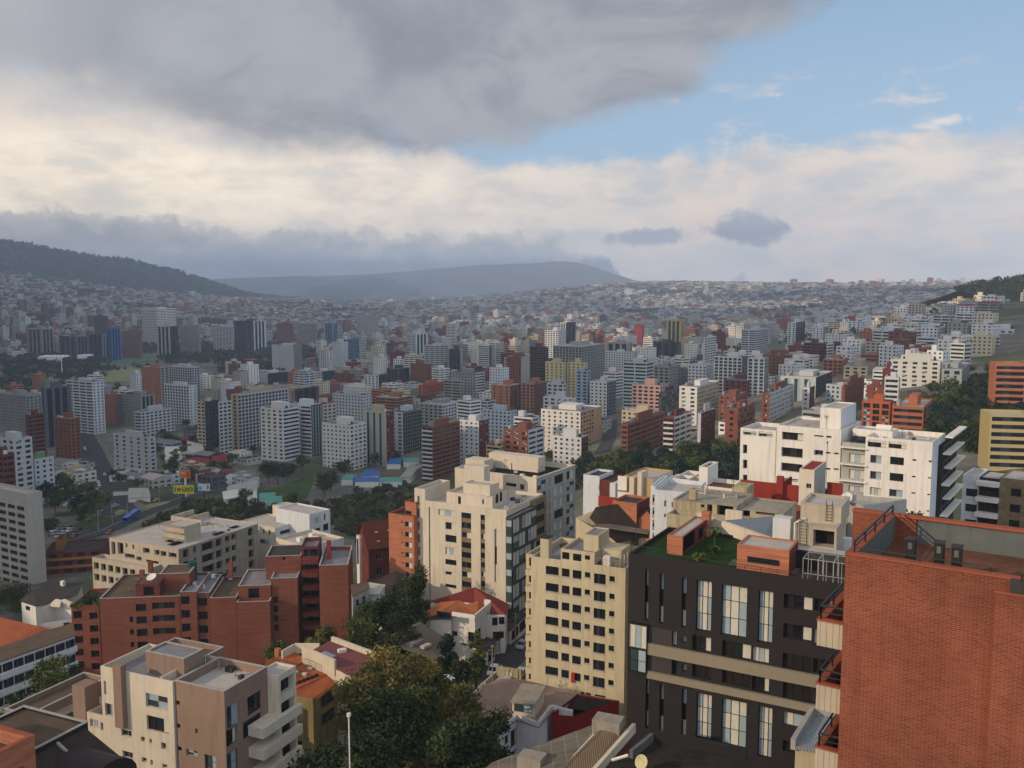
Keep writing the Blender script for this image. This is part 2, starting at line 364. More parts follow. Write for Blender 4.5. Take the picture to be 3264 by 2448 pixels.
def ridge_mesh(name, px, D, thick, m, base=-60, rough=0, n=160, kind='structure', seed=3):
    """a long hill whose skyline is given by photo pixels at distance D; slopes run down both sides"""
    P = [at(p, D) for p in px]; xs = np.array([p.x for p in P]); zs = np.array([p.z for p in P]); ys = np.array([p.y for p in P])
    X = np.linspace(xs[0], xs[-1], n); Z = np.interp(X, xs, zs); Y = np.interp(X, xs, ys)
    rs = np.random.RandomState(seed)
    for o_ in range(5): Z = Z + rough * (.5 ** o_) * np.interp(X, np.linspace(X[0], X[-1], 6 * 2 ** o_ + 2), rs.randn(6 * 2 ** o_ + 2)) * (1 if o_ else .0)
    rows = []; T = np.linspace(-1, 1, 25)
    for t in T:
        k = (1 - abs(t)) ** 1.15; wig = rough * 1.2 * np.interp(X, np.linspace(X[0], X[-1], 40), rs.randn(40)) * (0 if abs(t) < .05 else 1)
        rows.append(np.stack([X, Y + t * thick, base + (Z - base) * k + wig * k * (1 - k) * 2], -1))
    v = np.concatenate(rows).tolist(); f = []
    for i in range(len(T) - 1):
        for j in range(n - 1): f.append((i * n + j, i * n + j + 1, (i + 1) * n + j + 1, (i + 1) * n + j))
    me = bpy.data.meshes.new(name); me.from_pydata(v, [], f); me.polygons.foreach_set('use_smooth', [True] * len(f))
    o = link(name, me, [m]); return tag(o, kind=kind)
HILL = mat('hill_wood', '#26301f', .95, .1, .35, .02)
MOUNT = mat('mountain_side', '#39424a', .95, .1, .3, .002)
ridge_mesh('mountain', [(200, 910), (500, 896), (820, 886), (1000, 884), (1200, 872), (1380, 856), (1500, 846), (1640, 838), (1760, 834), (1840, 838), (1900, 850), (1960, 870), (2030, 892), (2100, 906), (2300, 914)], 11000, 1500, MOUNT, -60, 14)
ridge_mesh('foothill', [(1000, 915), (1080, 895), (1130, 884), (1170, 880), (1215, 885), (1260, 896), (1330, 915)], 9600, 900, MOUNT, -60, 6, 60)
ridge_mesh('wooded_hill', [(-900, 735), (-450, 738), (-150, 745), (0, 762), (90, 776), (200, 798), (295, 812), (400, 828), (480, 845), (560, 860), (620, 880), (680, 900), (740, 920), (830, 950)], 6300, 1500, HILL, 20, 8, 220)
ridge_mesh('forest_hill', [(3060, 925), (3120, 905), (3180, 892), (3230, 888), (3300, 880), (3500, 850), (3900, 800), (4300, 800)], 1500, 330, HILL, 60, 3, 120)

# added ridge, unseen left of and behind the camera; profile shaped to shade the valley
def shade_ridge():
    h = -SUN_H; p = Vector((-h.y, h.x, 0))
    prof = [(-3000, 180), (-600, 180), (230, 190), (330, 275), (430, 335), (1000, 335), (1300, 380), (1700, 430), (7000, 430)]
    pv = np.linspace(-3000, 7000, 220); hv = np.interp(pv, [a for a, _ in prof], [b for _, b in prof]); rs = np.random.RandomState(5)
    for k in (20, 60, 160): hv = hv + np.interp(pv, np.linspace(-3000, 7000, k), rs.randn(k)) * 120 / k
    v = []; prof2 = [(-1, .0), (-.7, .35), (-.4, .7), (-.15, .93), (0, 1), (.12, .9), (.3, .62), (.55, .3), (.8, .08), (1, 0)]
    for t, k in prof2:
        for a, hh in zip(pv, hv):
            q = -520 - max(0, a - 900) * .12 + t * (1400 if t < 0 else 260); P = h * q + p * a; v.append((P.x, P.y, -20 + (hh + 20) * k))
    n = len(pv); f = [(i * n + j, i * n + j + 1, (i + 1) * n + j + 1, (i + 1) * n + j) for i in range(len(prof2) - 1) for j in range(n - 1)]
    me = bpy.data.meshes.new('hillside'); me.from_pydata(v, [], f); me.polygons.foreach_set('use_smooth', [True] * len(f))
    tag(link('hillside', me, [HILL]), kind='structure')  # out of view, added for the shadow it throws
shade_ridge()

def haze():
    x0, x1, y0, y1, z0, z1 = -9500, 9500, -7000, 13500, -80, 540
    mb = MB(); mb.box((x0, y0, z0), (x1 - x0, 0, 0), (0, y1 - y0, 0), (0, 0, z1 - z0))
    m = bpy.data.materials.new('haze_air'); m.use_nodes = True; nt = m.node_tree; nt.nodes.clear()
    o_ = nt.nodes.new('ShaderNodeOutputMaterial'); v = nt.nodes.new('ShaderNodeVolumePrincipled')
    v.inputs['Color'].default_value = (.68, .81, 1.0, 1); v.inputs['Density'].default_value = HAZE; v.inputs['Anisotropy'].default_value = .0
    nt.links.new(v.outputs[0], o_.inputs['Volume'])
    o = obj('haze', mb, m); tag(o, kind='stuff')
def shade_cloud():
    """added broken sheet, unseen left of the frame, shaped to shade the far city"""
    rs = np.random.RandomState(8); k = 1400 / math.tan(R(SUN_EL)); ox, oy = SUN_H.x * k, SUN_H.y * k; st = 70
    xs = np.arange(-5200, 5200, st); ys = np.arange(300, 9600, st); gx, gy = np.meshgrid(xs, ys, indexing='ij'); n = np.zeros(gx.shape)
    for _ in range(26): a = rs.uniform(0, 6.28); L = rs.uniform(350, 2200); n += np.sin((gx * math.cos(a) + gy * math.sin(a)) * 6.28 / L + rs.uniform(0, 6.28)) * (L / 2200) ** .5
    n /= 2.6; cov = (gy > 520 + n * 150) & (n > -.12) & ((gx + ox) < -.60 * (gy + oy) - 150)
    V_ = []; F_ = []; idm = {}
    def vid(i, j, t):
        if (i, j, t) not in idm: idm[(i, j, t)] = len(V_); V_.append((xs[i] + ox, ys[j] + oy, 1400 + (n[i, j] * 60 if not t else 170 + n[i, j] * 90)))
        return idm[(i, j, t)]
    ni, nj = gx.shape
    for i in range(1, ni - 1):
        for j in range(1, nj - 1):
            if not cov[i, j]: continue
            for t in (0, 1): F_.append((vid(i, j, t), vid(i + 1, j, t), vid(i + 1, j + 1, t), vid(i, j + 1, t)))
            for di, dj, p, q in ((-1, 0, (0, 0), (0, 1)), (1, 0, (1, 0), (1, 1)), (0, -1, (0, 0), (1, 0)), (0, 1, (0, 1), (1, 1))):
                if not cov[i + di, j + dj]: a, b = (i + p[0], j + p[1]), (i + q[0], j + q[1]); F_.append((vid(*a, 0), vid(*b, 0), vid(*b, 1), vid(*a, 1)))
    me = bpy.data.meshes.new('shade_cloud'); me.from_pydata(V_, [], F_); me.polygons.foreach_set('use_smooth', [True] * len(F_)); tag(link('shade_cloud', me, [mat('shade_cloud_grey', '#c9cacd', 1, 0, .1, .002)]), kind='structure')
shade_cloud()
HAZE = 9.5e-5
haze()

def patch(name, px, m, off, step, kind='structure', parent=None):
    """sheet lying on the terrain inside an outline given by photo pixels"""
    pts = [hit(p) for p in px]; bm = bmesh.new(); bm.faces.new([bm.verts.new((p.x, p.y, 0)) for p in pts])
    xs = [p.x for p in pts]; ys = [p.y for p in pts]
    for lo, hi, ax in ((min(xs), max(xs), 0), (min(ys), max(ys), 1)):
        k = math.floor(lo / step) + 1
        while k * step < hi:
            co = [0, 0, 0]; no = [0, 0, 0]; co[ax] = k * step; no[ax] = 1
            bmesh.ops.bisect_plane(bm, geom=bm.verts[:] + bm.edges[:] + bm.faces[:], plane_co=co, plane_no=no); k += 1
    bmesh.ops.recalc_face_normals(bm, faces=bm.faces[:])
    vs = np.array([v.co[:] for v in bm.verts]); z = ground(vs[:, 0], vs[:, 1]) + off
    for v, zz in zip(bm.verts, z): v.co.z = zz
    for f in bm.faces:
        if f.normal.z < 0: f.normal_flip()
    me = bpy.data.meshes.new(name); bm.to_mesh(me); bm.free(); auto_uv(me)
    return tag(link(name, me, [m]), kind=kind)
def resample(P, step):
    out = []
    for a, b in zip(P[:-1], P[1:]):
        n = max(1, int((b - a).length / step)); out += [a.lerp(b, k / n) for k in range(n)]
    return out + [P[-1]]
def smooth_path(P, it=2):
    for _ in range(it):
        Q = [P[0]]
        for a, b in zip(P[:-1], P[1:]): Q += [a.lerp(b, .25), a.lerp(b, .75)]
        P = Q + [P[-1]]
    return P
def ribbon(name, P, w0, w1, off, m, step=6, kerb=0, kind='structure', sm=2):
    """strip along ground points P between sideways offsets w0..w1 (metres to the right of travel)"""
    P = [Vector((p[0], p[1], 0)) for p in P]; P = resample(smooth_path(P, sm), step); L = []; Rr = []
    for i, p in enumerate(P):
        d = (P[min(i + 1, len(P) - 1)] - P[max(i - 1, 0)]).normalized(); s = Vector((d.y, -d.x, 0)); L.append(p + s * w0); Rr.append(p + s * w1)
    A_ = np.array([q[:] for q in L + Rr]); z = ground(A_[:, 0], A_[:, 1]) + off; n = len(P); mb = MB()
    G = lambda i, k, dz=0: (A_[i + k * n][0], A_[i + k * n][1], z[i + k * n] + dz)
    for i in range(n - 1):
        mb.quad(G(i, 0), G(i, 1), G(i + 1, 1), G(i + 1, 0))
        if kerb:
            mb.quad(G(i, 0, -kerb), G(i, 0), G(i + 1, 0), G(i + 1, 0, -kerb)); mb.quad(G(i, 1, 0), G(i, 1, -kerb), G(i + 1, 1, -kerb), G(i + 1, 1, 0))
    return tag(obj(name, mb, m), kind=kind)
# ---------------------------------------------------------------- building kit
class Frame:
    """plan directions of a building: f runs right along its front, w runs away from the camera"""
    def __init__(s, M, D, other=None, theta=None):
        s.O = at(M, D)
        if other is not None:
            r = ray(other); k = (s.O.z - CAMZ) / r.z; q = Vector((r.x * k, r.y * k, 0)) - Vector((s.O.x, s.O.y, 0))
            s.f = q.normalized() * (1 if q.x > 0 else -1)
        else: s.f = Vector((math.sin(R(theta)), -math.cos(R(theta)), 0))
        s.w = Vector((-s.f.y, s.f.x, 0)); s.zt = s.O.z
    def P(s, a, b, z): return Vector((s.O.x + s.f.x * a + s.w.x * b, s.O.y + s.f.y * a + s.w.y * b, z))
    def sx(s, px, w=0.0, z=None):                     # s of the vertical line seen at column px
        z = s.zt if z is None else z; k = (px - CX) / FPX
        ox, oy = s.O.x + s.w.x * w, s.O.y + s.w.y * w; dz = z - CAMZ
        return (k * (oy * cp - dz * sp_) - ox) / (s.f.x - k * s.f.y * cp)
    def wx(s, px, a=0.0, z=None):
        z = s.zt if z is None else z; k = (px - CX) / FPX
        ox, oy = s.O.x + s.f.x * a, s.O.y + s.f.y * a; dz = z - CAMZ
        return (k * (oy * cp - dz * sp_) - ox) / (s.w.x - k * s.w.y * cp)
    def onF(s, px, w=0.0):                            # pixel -> (s, z) on the front plane at depth w
        r = ray(px); n = s.w; o = s.P(0, w, CAMZ); k = (o.x * n.x + o.y * n.y) / (r.x * n.x + r.y * n.y); q = r * k
        return ((q.x - o.x) * s.f.x + (q.y - o.y) * s.f.y, CAMZ + q.z)
    def onS(s, px, a=0.0):                            # pixel -> (w, z) on the side plane at s = a
        r = ray(px); n = s.f; o = s.P(a, 0, CAMZ); k = (o.x * n.x + o.y * n.y) / (r.x * n.x + r.y * n.y); q = r * k
        return ((q.x - o.x) * s.w.x + (q.y - o.y) * s.w.y, CAMZ + q.z)
    def onZ(s, px, z):                                # pixel -> (s, w) on a level plane
        r = ray(px); k = (z - CAMZ) / r.z; x, y = r.x * k - s.O.x, r.y * k - s.O.y
        return (x * s.f.x + y * s.f.y, x * s.w.x + y * s.w.y)
    def rF(s, a, b, w=0.0):
        a, b = s.onF(a, w), s.onF(b, w); return (min(a[0], b[0]), min(a[1], b[1]), max(a[0], b[0]), max(a[1], b[1]))
    def rS(s, a, b, w=0.0):
        a, b = s.onS(a, w), s.onS(b, w); return (min(a[0], b[0]), min(a[1], b[1]), max(a[0], b[0]), max(a[1], b[1]))
    def ang(s): return math.atan2(s.f.y, s.f.x)

def wall_holes(mb, P, u0, u1, z0, z1, holes, depth, m=0, mr=None):
    """P(u, d, z): point on the wall, d metres behind its face; holes (u0,z0,u1,z1)"""
    hs = [h for h in ((max(a, u0 + .02), max(b, z0 + .02), min(c, u1 - .02), min(d, z1 - .02)) for a, b, c, d in holes) if h[2] - h[0] > .05 and h[3] - h[1] > .05]
    us = sorted({round(x, 4) for x in [u0, u1] + [h[0] for h in hs] + [h[2] for h in hs]})
    mr = m if mr is None else mr
    for a, b in zip(us[:-1], us[1:]):                 # vertical strips, cut where holes are
        c = (a + b) / 2; segs = sorted((h[1], h[3]) for h in hs if h[0] < c < h[2]); z = z0
        for lo, hi in segs:
            if lo > z + 1e-3: mb.quad(P(a, 0, z), P(b, 0, z), P(b, 0, lo), P(a, 0, lo), m)
            z = max(z, hi)
        if z1 > z + 1e-3: mb.quad(P(a, 0, z), P(b, 0, z), P(b, 0, z1), P(a, 0, z1), m)
    for a, b, c, d in hs:
        mb.quad(P(a, 0, b), P(a, depth, b), P(a, depth, d), P(a, 0, d), mr); mb.quad(P(c, 0, b), P(c, 0, d), P(c, depth, d), P(c, depth, b), mr)
        mb.quad(P(a, 0, b), P(c, 0, b), P(c, depth, b), P(a, depth, b), mr); mb.quad(P(a, 0, d), P(a, depth, d), P(c, depth, d), P(c, 0, d), mr)
    return hs

GLASS = mat('window_glass', '#181d23', .1, .5, .0)
GLASSB = mat('window_glass_sky', '#2b343d', .1, .6, .0)
GLASSG = mat('window_glass_green', '#2f4140', .1, .6, .0)
CURT = mat('curtain_behind_glass', '#b9b6a8', .45, .4, .1, 3)
CURTB = mat('blue_grey_curtain', '#8d9ca3', .4, .4, .1, 3)
ROOM = mat('dark_room', '#1c1714', .5, .3, .3, 1.5)
FRAMEW = mat('window_frame_pale', '#9a978f', .5, .4, 0)
FRAMED = mat('window_frame_dark', '#17171a', .4, .4, 0)
RAILM = mat('railing_metal', '#1b1d21', .45, .5, 0)
_WC = {}
def win_mesh(w, h, style):
    key = (round(w, 1), round(h, 1), style)
    if key in _WC: return _WC[key]
    mb = MB(); fm, nx, ny, kinds = STY[style]; t = .045
    for i in range(nx):
        for j in range(ny):
            a, b = w * i / nx, w * (i + 1) / nx; c, d = h * j / ny, h * (j + 1) / ny; k = kinds[(i + j * nx) % len(kinds)]
            mb.quad((a, .02, c), (b, .02, c), (b, .02, d), (a, .02, d), k)
    for i in range(nx + 1):
        x = min(max(w * i / nx - t / 2, 0), w - t); mb.box((x, -.04, 0), (t, 0, 0), (0, .058, 0), (0, 0, h), 5)
    for j in range(ny + 1):
        z = min(max(h * j / ny - t / 2, 0), h - t); mb.box((0, -.036, z), (w, 0, 0), (0, .05, 0), (0, 0, t), 5)
    me = bpy.data.meshes.new('window'); me.from_pydata(mb.v, [], mb.f)
    for m_ in (GLASS, GLASSB, GLASSG, CURT, CURTB, FRAMEW if fm == 'w' else FRAMED, ROOM): me.materials.append(m_)
    me.polygons.foreach_set('material_index', mb.m); me.update(); auto_uv(me); _WC[key] = me
    return me
# style: frame, columns, rows, pane kinds (0 dark glass, 1 sky glass, 2 green glass, 3 curtain, 4 blue curtain, 6 room)
STY = {'dark': ('d', 2, 1, [0, 0]), 'darkw': ('w', 2, 1, [0, 6]), 'darkc': ('w', 2, 1, [0, 3]), 'curt': ('w', 3, 1, [3, 4, 3]), 'one': ('d', 1, 1, [0]),
 'sky': ('w', 2, 1, [1, 4]), 'green': ('d', 2, 2, [2, 4, 2, 4]), 'tallc': ('d', 3, 3, [4, 3, 4, 3, 3, 4, 4, 3, 3]), 'slit': ('d', 1, 3, [3, 0, 4]), 'dark3': ('d', 3, 1, [0, 6, 0]),
 'bayg': ('d', 1, 2, [2, 4]), 'bays': ('w', 2, 2, [1, 4, 4, 1]), 'room': ('d', 3, 1, [6, 0, 3]), 'band': ('d', 4, 1, [0, 1, 0, 0]), 'gold': ('d', 3, 1, [6, 6, 6])}
def window(fr, rt, rect, side='F', at_=0.0, depth=.18, style='dark', name='window', label=None):
    a, b, c, d = rect; me = win_mesh(c - a, d - b, style); o = bpy.data.objects.new(name, me); COL.objects.link(o); o.parent = rt
    if side == 'F': p = fr.P(a, at_ + depth, b); rz = fr.ang()
    elif side == 'S': p = fr.P(at_ - depth, a, b); rz = fr.ang() + math.pi / 2
    o.location = p - Vector(rt['_o']); o.rotation_euler = (0, 0, rz)
    k = round(c - a, 1) or .1; o.scale = ((c - a) / k, 1, (d - b) / (round(d - b, 1) or .1))
    if label: o['label'] = label
    return o
def block(fr, rt, s0, s1, w0, w1, z0, z1, mats, holesF=(), holesR=(), par=.9, th=.22, depth=.2, name='wall', roofname='roof', holesL=(), wins=True, stF='dark', stR='dark', coping=None):
    """one rectangular volume: four walls with real window openings, parapet and roof slab. mats = (wall, roof[, side])"""
    mb = MB(); ms = 1 if len(mats) > 2 else 0; zr = z1 - par
    PF = lambda u, d, z: fr.P(u, w0 + d, z); PR = lambda u, d, z: fr.P(s1 - d, u, z)
    PL = lambda u, d, z: fr.P(s0 + d, w1 - u, z); PB = lambda u, d, z: fr.P(s1 - u, w1 - d, z)
    hF = [h[:4] for h in holesF]; hR = [h[:4] for h in holesR]
    okF = wall_holes(mb, PF, s0, s1, z0, z1, hF, depth, 0); okR = wall_holes(mb, PR, w0, w1, z0, z1, hR, depth, ms)
    wall_holes(mb, PL, 0, w1 - w0, z0, z1, [], depth, ms); wall_holes(mb, PB, 0, s1 - s0, z0, z1, [], depth, 0)
    if par > 0:
        o_ = [(s0, w0), (s1, w0), (s1, w1), (s0, w1)]; i_ = [(s0 + th, w0 + th), (s1 - th, w0 + th), (s1 - th, w1 - th), (s0 + th, w1 - th)]
        for k in range(4):
            n = (k + 1) % 4; a, b, c, d = o_[k], o_[n], i_[n], i_[k]
            mb.quad(fr.P(*a, z1), fr.P(*b, z1), fr.P(*c, z1), fr.P(*d, z1), 0)
            mb.quad(fr.P(*d, z1), fr.P(*c, z1), fr.P(*c, zr), fr.P(*d, zr), 0)
    wl = obj(name, mb, [mats[0]] + ([mats[2]] if ms else []), rt)
    rb = MB(); t = th if par > 0 else 0; q = [(s0 + t, w0 + t), (s1 - t, w0 + t), (s1 - t, w1 - t), (s0 + t, w1 - t)]
    rb.quad(*[fr.P(a, b, zr + (0 if par > 0 else .004)) for a, b in q]); obj(roofname, rb, mats[1], rt)
    if coping: 
        cb = MB(); e = .06
        for (a0, b0, a1, b1) in ((s0 - e, w0 - e, s1 + e, w0 + th + e), (s0 - e, w1 - th - e, s1 + e, w1 + e), (s0 - e, w0 + th + e, s0 + th + e, w1 - th - e), (s1 - th - e, w0 + th + e, s1 + e, w1 - th - e)):
            cb.box(fr.P(a0, b0, z1 + .003), fr.f * (a1 - a0), fr.w * (b1 - b0), Vector((0, 0, .07)))
        obj('coping', cb, coping, rt)
    if wins:
        for h, ok in zip(holesF, okF) if len(okF) == len(holesF) else []: window(fr, rt, ok, 'F', w0, depth - .03, h[4] if len(h) > 4 else stF)
        for h, ok in zip(holesR, okR) if len(okR) == len(holesR) else []: window(fr, rt, ok, 'S', s1, depth - .03, h[4] if len(h) > 4 else stR)
    return wl
def rows(r0, rn, n, st=None, skip=()):                 # repeat a window rect down n storeys; rn = rect of the last one
    out = []
    for k in range(n):
        if k in skip: continue
        t = k / max(1, n - 1); r = tuple(a + (b - a) * t for a, b in zip(r0, rn)); out.append(r + ((st,) if st else ()))
    return out
def gridrects(u0, u1, z0, z1, w=1.5, h=1.3, gap=3.2, fl=2.9, sill=.95, margin=.8):
    n = max(1, int((u1 - u0 - 2 * margin + (gap - w)) / gap)); g_ = (u1 - u0) / n; out = []; m_ = int((z1 - z0 - .5) / fl)
    for i in range(n):
        for j in range(m_):
            a = u0 + g_ * (i + .5) - w / 2; b = z1 - .5 - (j + 1) * fl + sill; out.append((a, b, a + w, b + h))
    return out
def railing(name, rt, pts, h=1.0, m=None, bars=0, post=1.5, r=.03, mid=2):
    mb = MB(); pts = [Vector(p) for p in pts]; up = Vector((0, 0, h))
    for a, b in zip(pts[:-1], pts[1:]):
        mb.bar(a + up, b + up, r * 1.3, n=4)
        for k in range(1, mid + 1): mb.bar(a + up * (k / (mid + 1)), b + up * (k / (mid + 1)), r * .7, n=4)
        n = max(1, int((b - a).length / post))
        for k in range(n + 1): p = a.lerp(b, k / n); mb.bar(p, p + up, r, n=4)
    return obj(name, mb, m or RAILM, rt)
def boxpart(name, fr, rt, s0, s1, w0, w1, z0, z1, m):
    mb = MB(); mb.box(fr.P(s0, w0, z0), fr.f * (s1 - s0), fr.w * (w1 - w0), Vector((0, 0, z1 - z0))); return obj(name, mb, m, rt)
def base_of(fr, s=0, w=0): p = fr.P(s, w, 0); return gz(p.x, p.y)

# ---- colours of walls and roofs
CREAM = mat('cream_render', '#beb3a0', .85, .2, .09, .12, .32)
BEIGE = mat('yellow_beige_render', '#b5a98d', .85, .2, .1, .15, .4)
WHITE = mat('white_render', '#cdc8bf', .8, .2, .07, .12, .3)
WHITEC = mat('cool_white_render', '#bfc1c3', .8, .2, .07, .12, .3)
BROWN = mat('taupe_render', '#846e60', .85, .2, .08, .15, .3)
GREYR = mat('grey_render', '#98958f', .85, .2, .1, .15, .3)
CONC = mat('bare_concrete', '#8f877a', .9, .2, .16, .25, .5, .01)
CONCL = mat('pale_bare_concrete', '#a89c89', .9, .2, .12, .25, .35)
OLDC = mat('stained_concrete', '#a1957a', .92, .15, .2, .3, .75, .01)
DARKB = mat('dark_brown_cladding', '#1f1c1d', .7, .3, .1, .3)
DARKP = mat('grey_brown_panel', '#3a3536', .8, .2, .08, .3)
SPAN = mat('olive_beige_spandrel', '#7f7664', .85, .2, .06, .2, .1)
BRICKN = mat('red_brick_near', '#7c402d', .85, .2, .2, .22, .22, 0, 0, 'brick', '#8c6250')
BRICK = mat('red_brick', '#784839', .88, .15, .12, .15, .12, 0, 0, 'courses')
BRICKO = mat('orange_brick', '#a2684f', .88, .15, .08, .15, .1, 0, 0, 'courses')
BRICKD = mat('dark_red_brick', '#673530', .88, .15, .12, .15, .1, 0, 0, 'courses')
REDP = mat('red_paint', '#7f2e24', .8, .2, .12, .4, .2)
TERRA = mat('terracotta_coping', '#8c4e3a', .85, .15, .12, 1)
ROOFG = mat('grey_roof_felt', '#77767a', .9, .15, .14, .5, 0, .01)
ROOFD = mat('dark_roof', '#3b3836', .9, .15, .2, .4, 0, .01)
ROOFB = mat('brown_roof', '#5b4d40', .92, .1, .2, .4, 0, .01)
ROOFP = mat('pale_roof', '#a49e98', .9, .15, .12, .4, 0, .01)
TILEO = mat('orange_roof_tiles', '#a5623c', .85, .15, .12, .5, 0, 0, 0, 'tiles')
TILER = mat('red_roof_tiles', '#7c3a34', .85, .15, .12, .5, 0, 0, 0, 'tiles')
TILEG = mat('grey_fibre_roof', '#6d6459', .92, .1, .22, .35, 0, 0, 0, 'tiles')
TILEB = mat('dark_brown_tiles', '#40352f', .9, .15, .15, .5, 0, 0, 0, 'tiles')
METALB = mat('blue_grey_sheet_roof', '#6b7580', .5, .5, .1, .4, 0, 0, 0, 'tiles')
TURF = mat('roof_turf', '#22381a', .95, .1, .2, 1.5, 0, .01)
PAVET = mat('brown_clay_pavers', '#6e4a38', .9, .15, .25, .8, 0, 0, 0, 'brick', '#4a352b')
STONE = mat('rough_brown_stone', '#77674f', .95, .1, .3, .9, 0, .02)
SLATE = mat('stained_grey_plaster', '#5b5f5c', .9, .15, .15, .4, .5)
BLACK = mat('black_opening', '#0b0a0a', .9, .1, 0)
CLUT = []                                            # roofs to be cluttered at the end
Q1, Q2, Q3, Q4 = fr_(0, 1820, .3785), fr_(300, 1560, .3888), fr_(850, 2000, .27), fr_(1400, 2050, .4747)
def fb(fr, rt, pl, pr, w0, dep, mats, z0=None, hF=(), hR=(), dz=0, **kw):
    """block whose front (at depth w0) spans the photo columns of pl..pr; its top is taken at pl"""
    s0 = fr.onF(pl, w0)[0]; s1 = fr.onF(pr, w0)[0]; zt = fr.onF(pl, w0)[1] + dz
    z0 = rt['_o'][2] if z0 is None else z0
    return block(fr, rt, s0, s1, w0, w0 + dep, z0, zt, mats, hF, hR, **kw), (s0, s1, zt)
def rb(fr, rt, pb, pt, xl, xr, zr, mats, depth=None, **kw):
    """rooftop volume: pb/pt = foot and top of its near corner, xl/xr = far ends of its two faces"""
    s1, w0 = fr.onZ(pb, zr); zt = fr.onF(pt, w0)[1]; s0 = fr.sx(xl, w0, zt); w1 = fr.wx(xr, s1, zt) if depth is None else w0 + depth
    kw.setdefault('par', .15); block(fr, rt, s0, s1, w0, w1, zr - .3, zt, mats, **kw); return s0, s1, w0, w1, zt
def R_(name, fr, s, w, label, cat='building', group=None, dz=-2, z=None):
    p = fr.P(s, w, 0); b = gz(p.x, p.y) + dz if z is None else z; return root(name, (p.x, p.y, b), label, cat, group)
def gable(fr, rt, s0, s1, w0, w1, ze, zr, axis, m, over=.5, th=.16, name='roof', shift=0):
    """pitched roof; ridge along 's' or 'w'"""
    mb = MB(); s0 -= over; s1 += over; w0 -= over; w1 += over
    if axis == 's': mid = (w0 + w1) / 2 + shift; pr = [((s0, w0, ze), (s1, w0, ze), (s1, mid, zr), (s0, mid, zr)), ((s1, w1, ze), (s0, w1, ze), (s0, mid, zr), (s1, mid, zr))]
    else: mid = (s0 + s1) / 2 + shift; pr = [((s0, w1, ze), (s0, w0, ze), (mid, w0, zr), (mid, w1, zr)), ((s1, w0, ze), (s1, w1, ze), (mid, w1, zr), (mid, w0, zr))]
    for q in pr:
        T = [fr.P(*p) for p in q]; dn = Vector((0, 0, -th)); B = [p + dn for p in T]; mb.quad(*T); mb.quad(*reversed(B))
        for k in range(4): mb.quad(B[k], B[(k + 1) % 4], T[(k + 1) % 4], T[k])
    return obj(name, mb, m, rt)
def gwalls(fr, rt, s0, s1, w0, w1, z0, ze, zr, axis, m, hF=(), hR=(), stF='darkw', stR='darkw', shift=0):
    mb = MB(); d = .15
    PF = lambda u, dd, z: fr.P(u, w0 + dd, z); PR = lambda u, dd, z: fr.P(s1 - dd, u, z)
    a = wall_holes(mb, PF, s0, s1, z0, ze, hF, d); b = wall_holes(mb, PR, w0, w1, z0, ze, hR, d)
    mb.quad(fr.P(s0, w1, z0), fr.P(s0, w0, z0), fr.P(s0, w0, ze), fr.P(s0, w1, ze)); mb.quad(fr.P(s1, w1, z0), fr.P(s0, w1, z0), fr.P(s0, w1, ze), fr.P(s1, w1, ze))
    if axis == 'w':
        c = (s0 + s1) / 2 + shift
        for w in (w0, w1): mb.poly([fr.P(s0, w, ze), fr.P(s1, w, ze), fr.P(c, w, zr - .1)])
    else:
        c = (w0 + w1) / 2 + shift
        for s in (s0, s1): mb.poly([fr.P(s, w0, ze), fr.P(s, w1, ze), fr.P(s, c, zr - .1)])
    obj('wall', mb, m, rt)
    for h in a: window(fr, rt, h, 'F', w0, d - .03, stF)
    for h in b: window(fr, rt, h, 'S', s1, d - .03, stR)
def dish(rt_or_none, p, r, m, toward=(-.6, -.6, .5), name='satellite_dish'):
    mb = MB(); d = Vector(toward).normalized(); u = d.orthogonal().normalized(); v = d.cross(u); p = Vector(p); n = 14; rg = []
    for k, (rr, dd) in enumerate(((0.02, 0), (.35, .03), (.7, .12), (1, .24))):
        rg.append([p + (u * math.cos(2 * math.pi * i / n) + v * math.sin(2 * math.pi * i / n)) * r * rr + d * r * dd for i in range(n)])
    for a, b in zip(rg[:-1], rg[1:]):
        for i in range(n): mb.quad(a[i], a[(i + 1) % n], b[(i + 1) % n], b[i])
    mb.bar(p - Vector((0, 0, r * 1.2)), p, .04); mb.bar(p + v * -r * .9 + d * .2 * r, p + d * r * .9, .02)
    return obj(name, mb, m, rt_or_none)

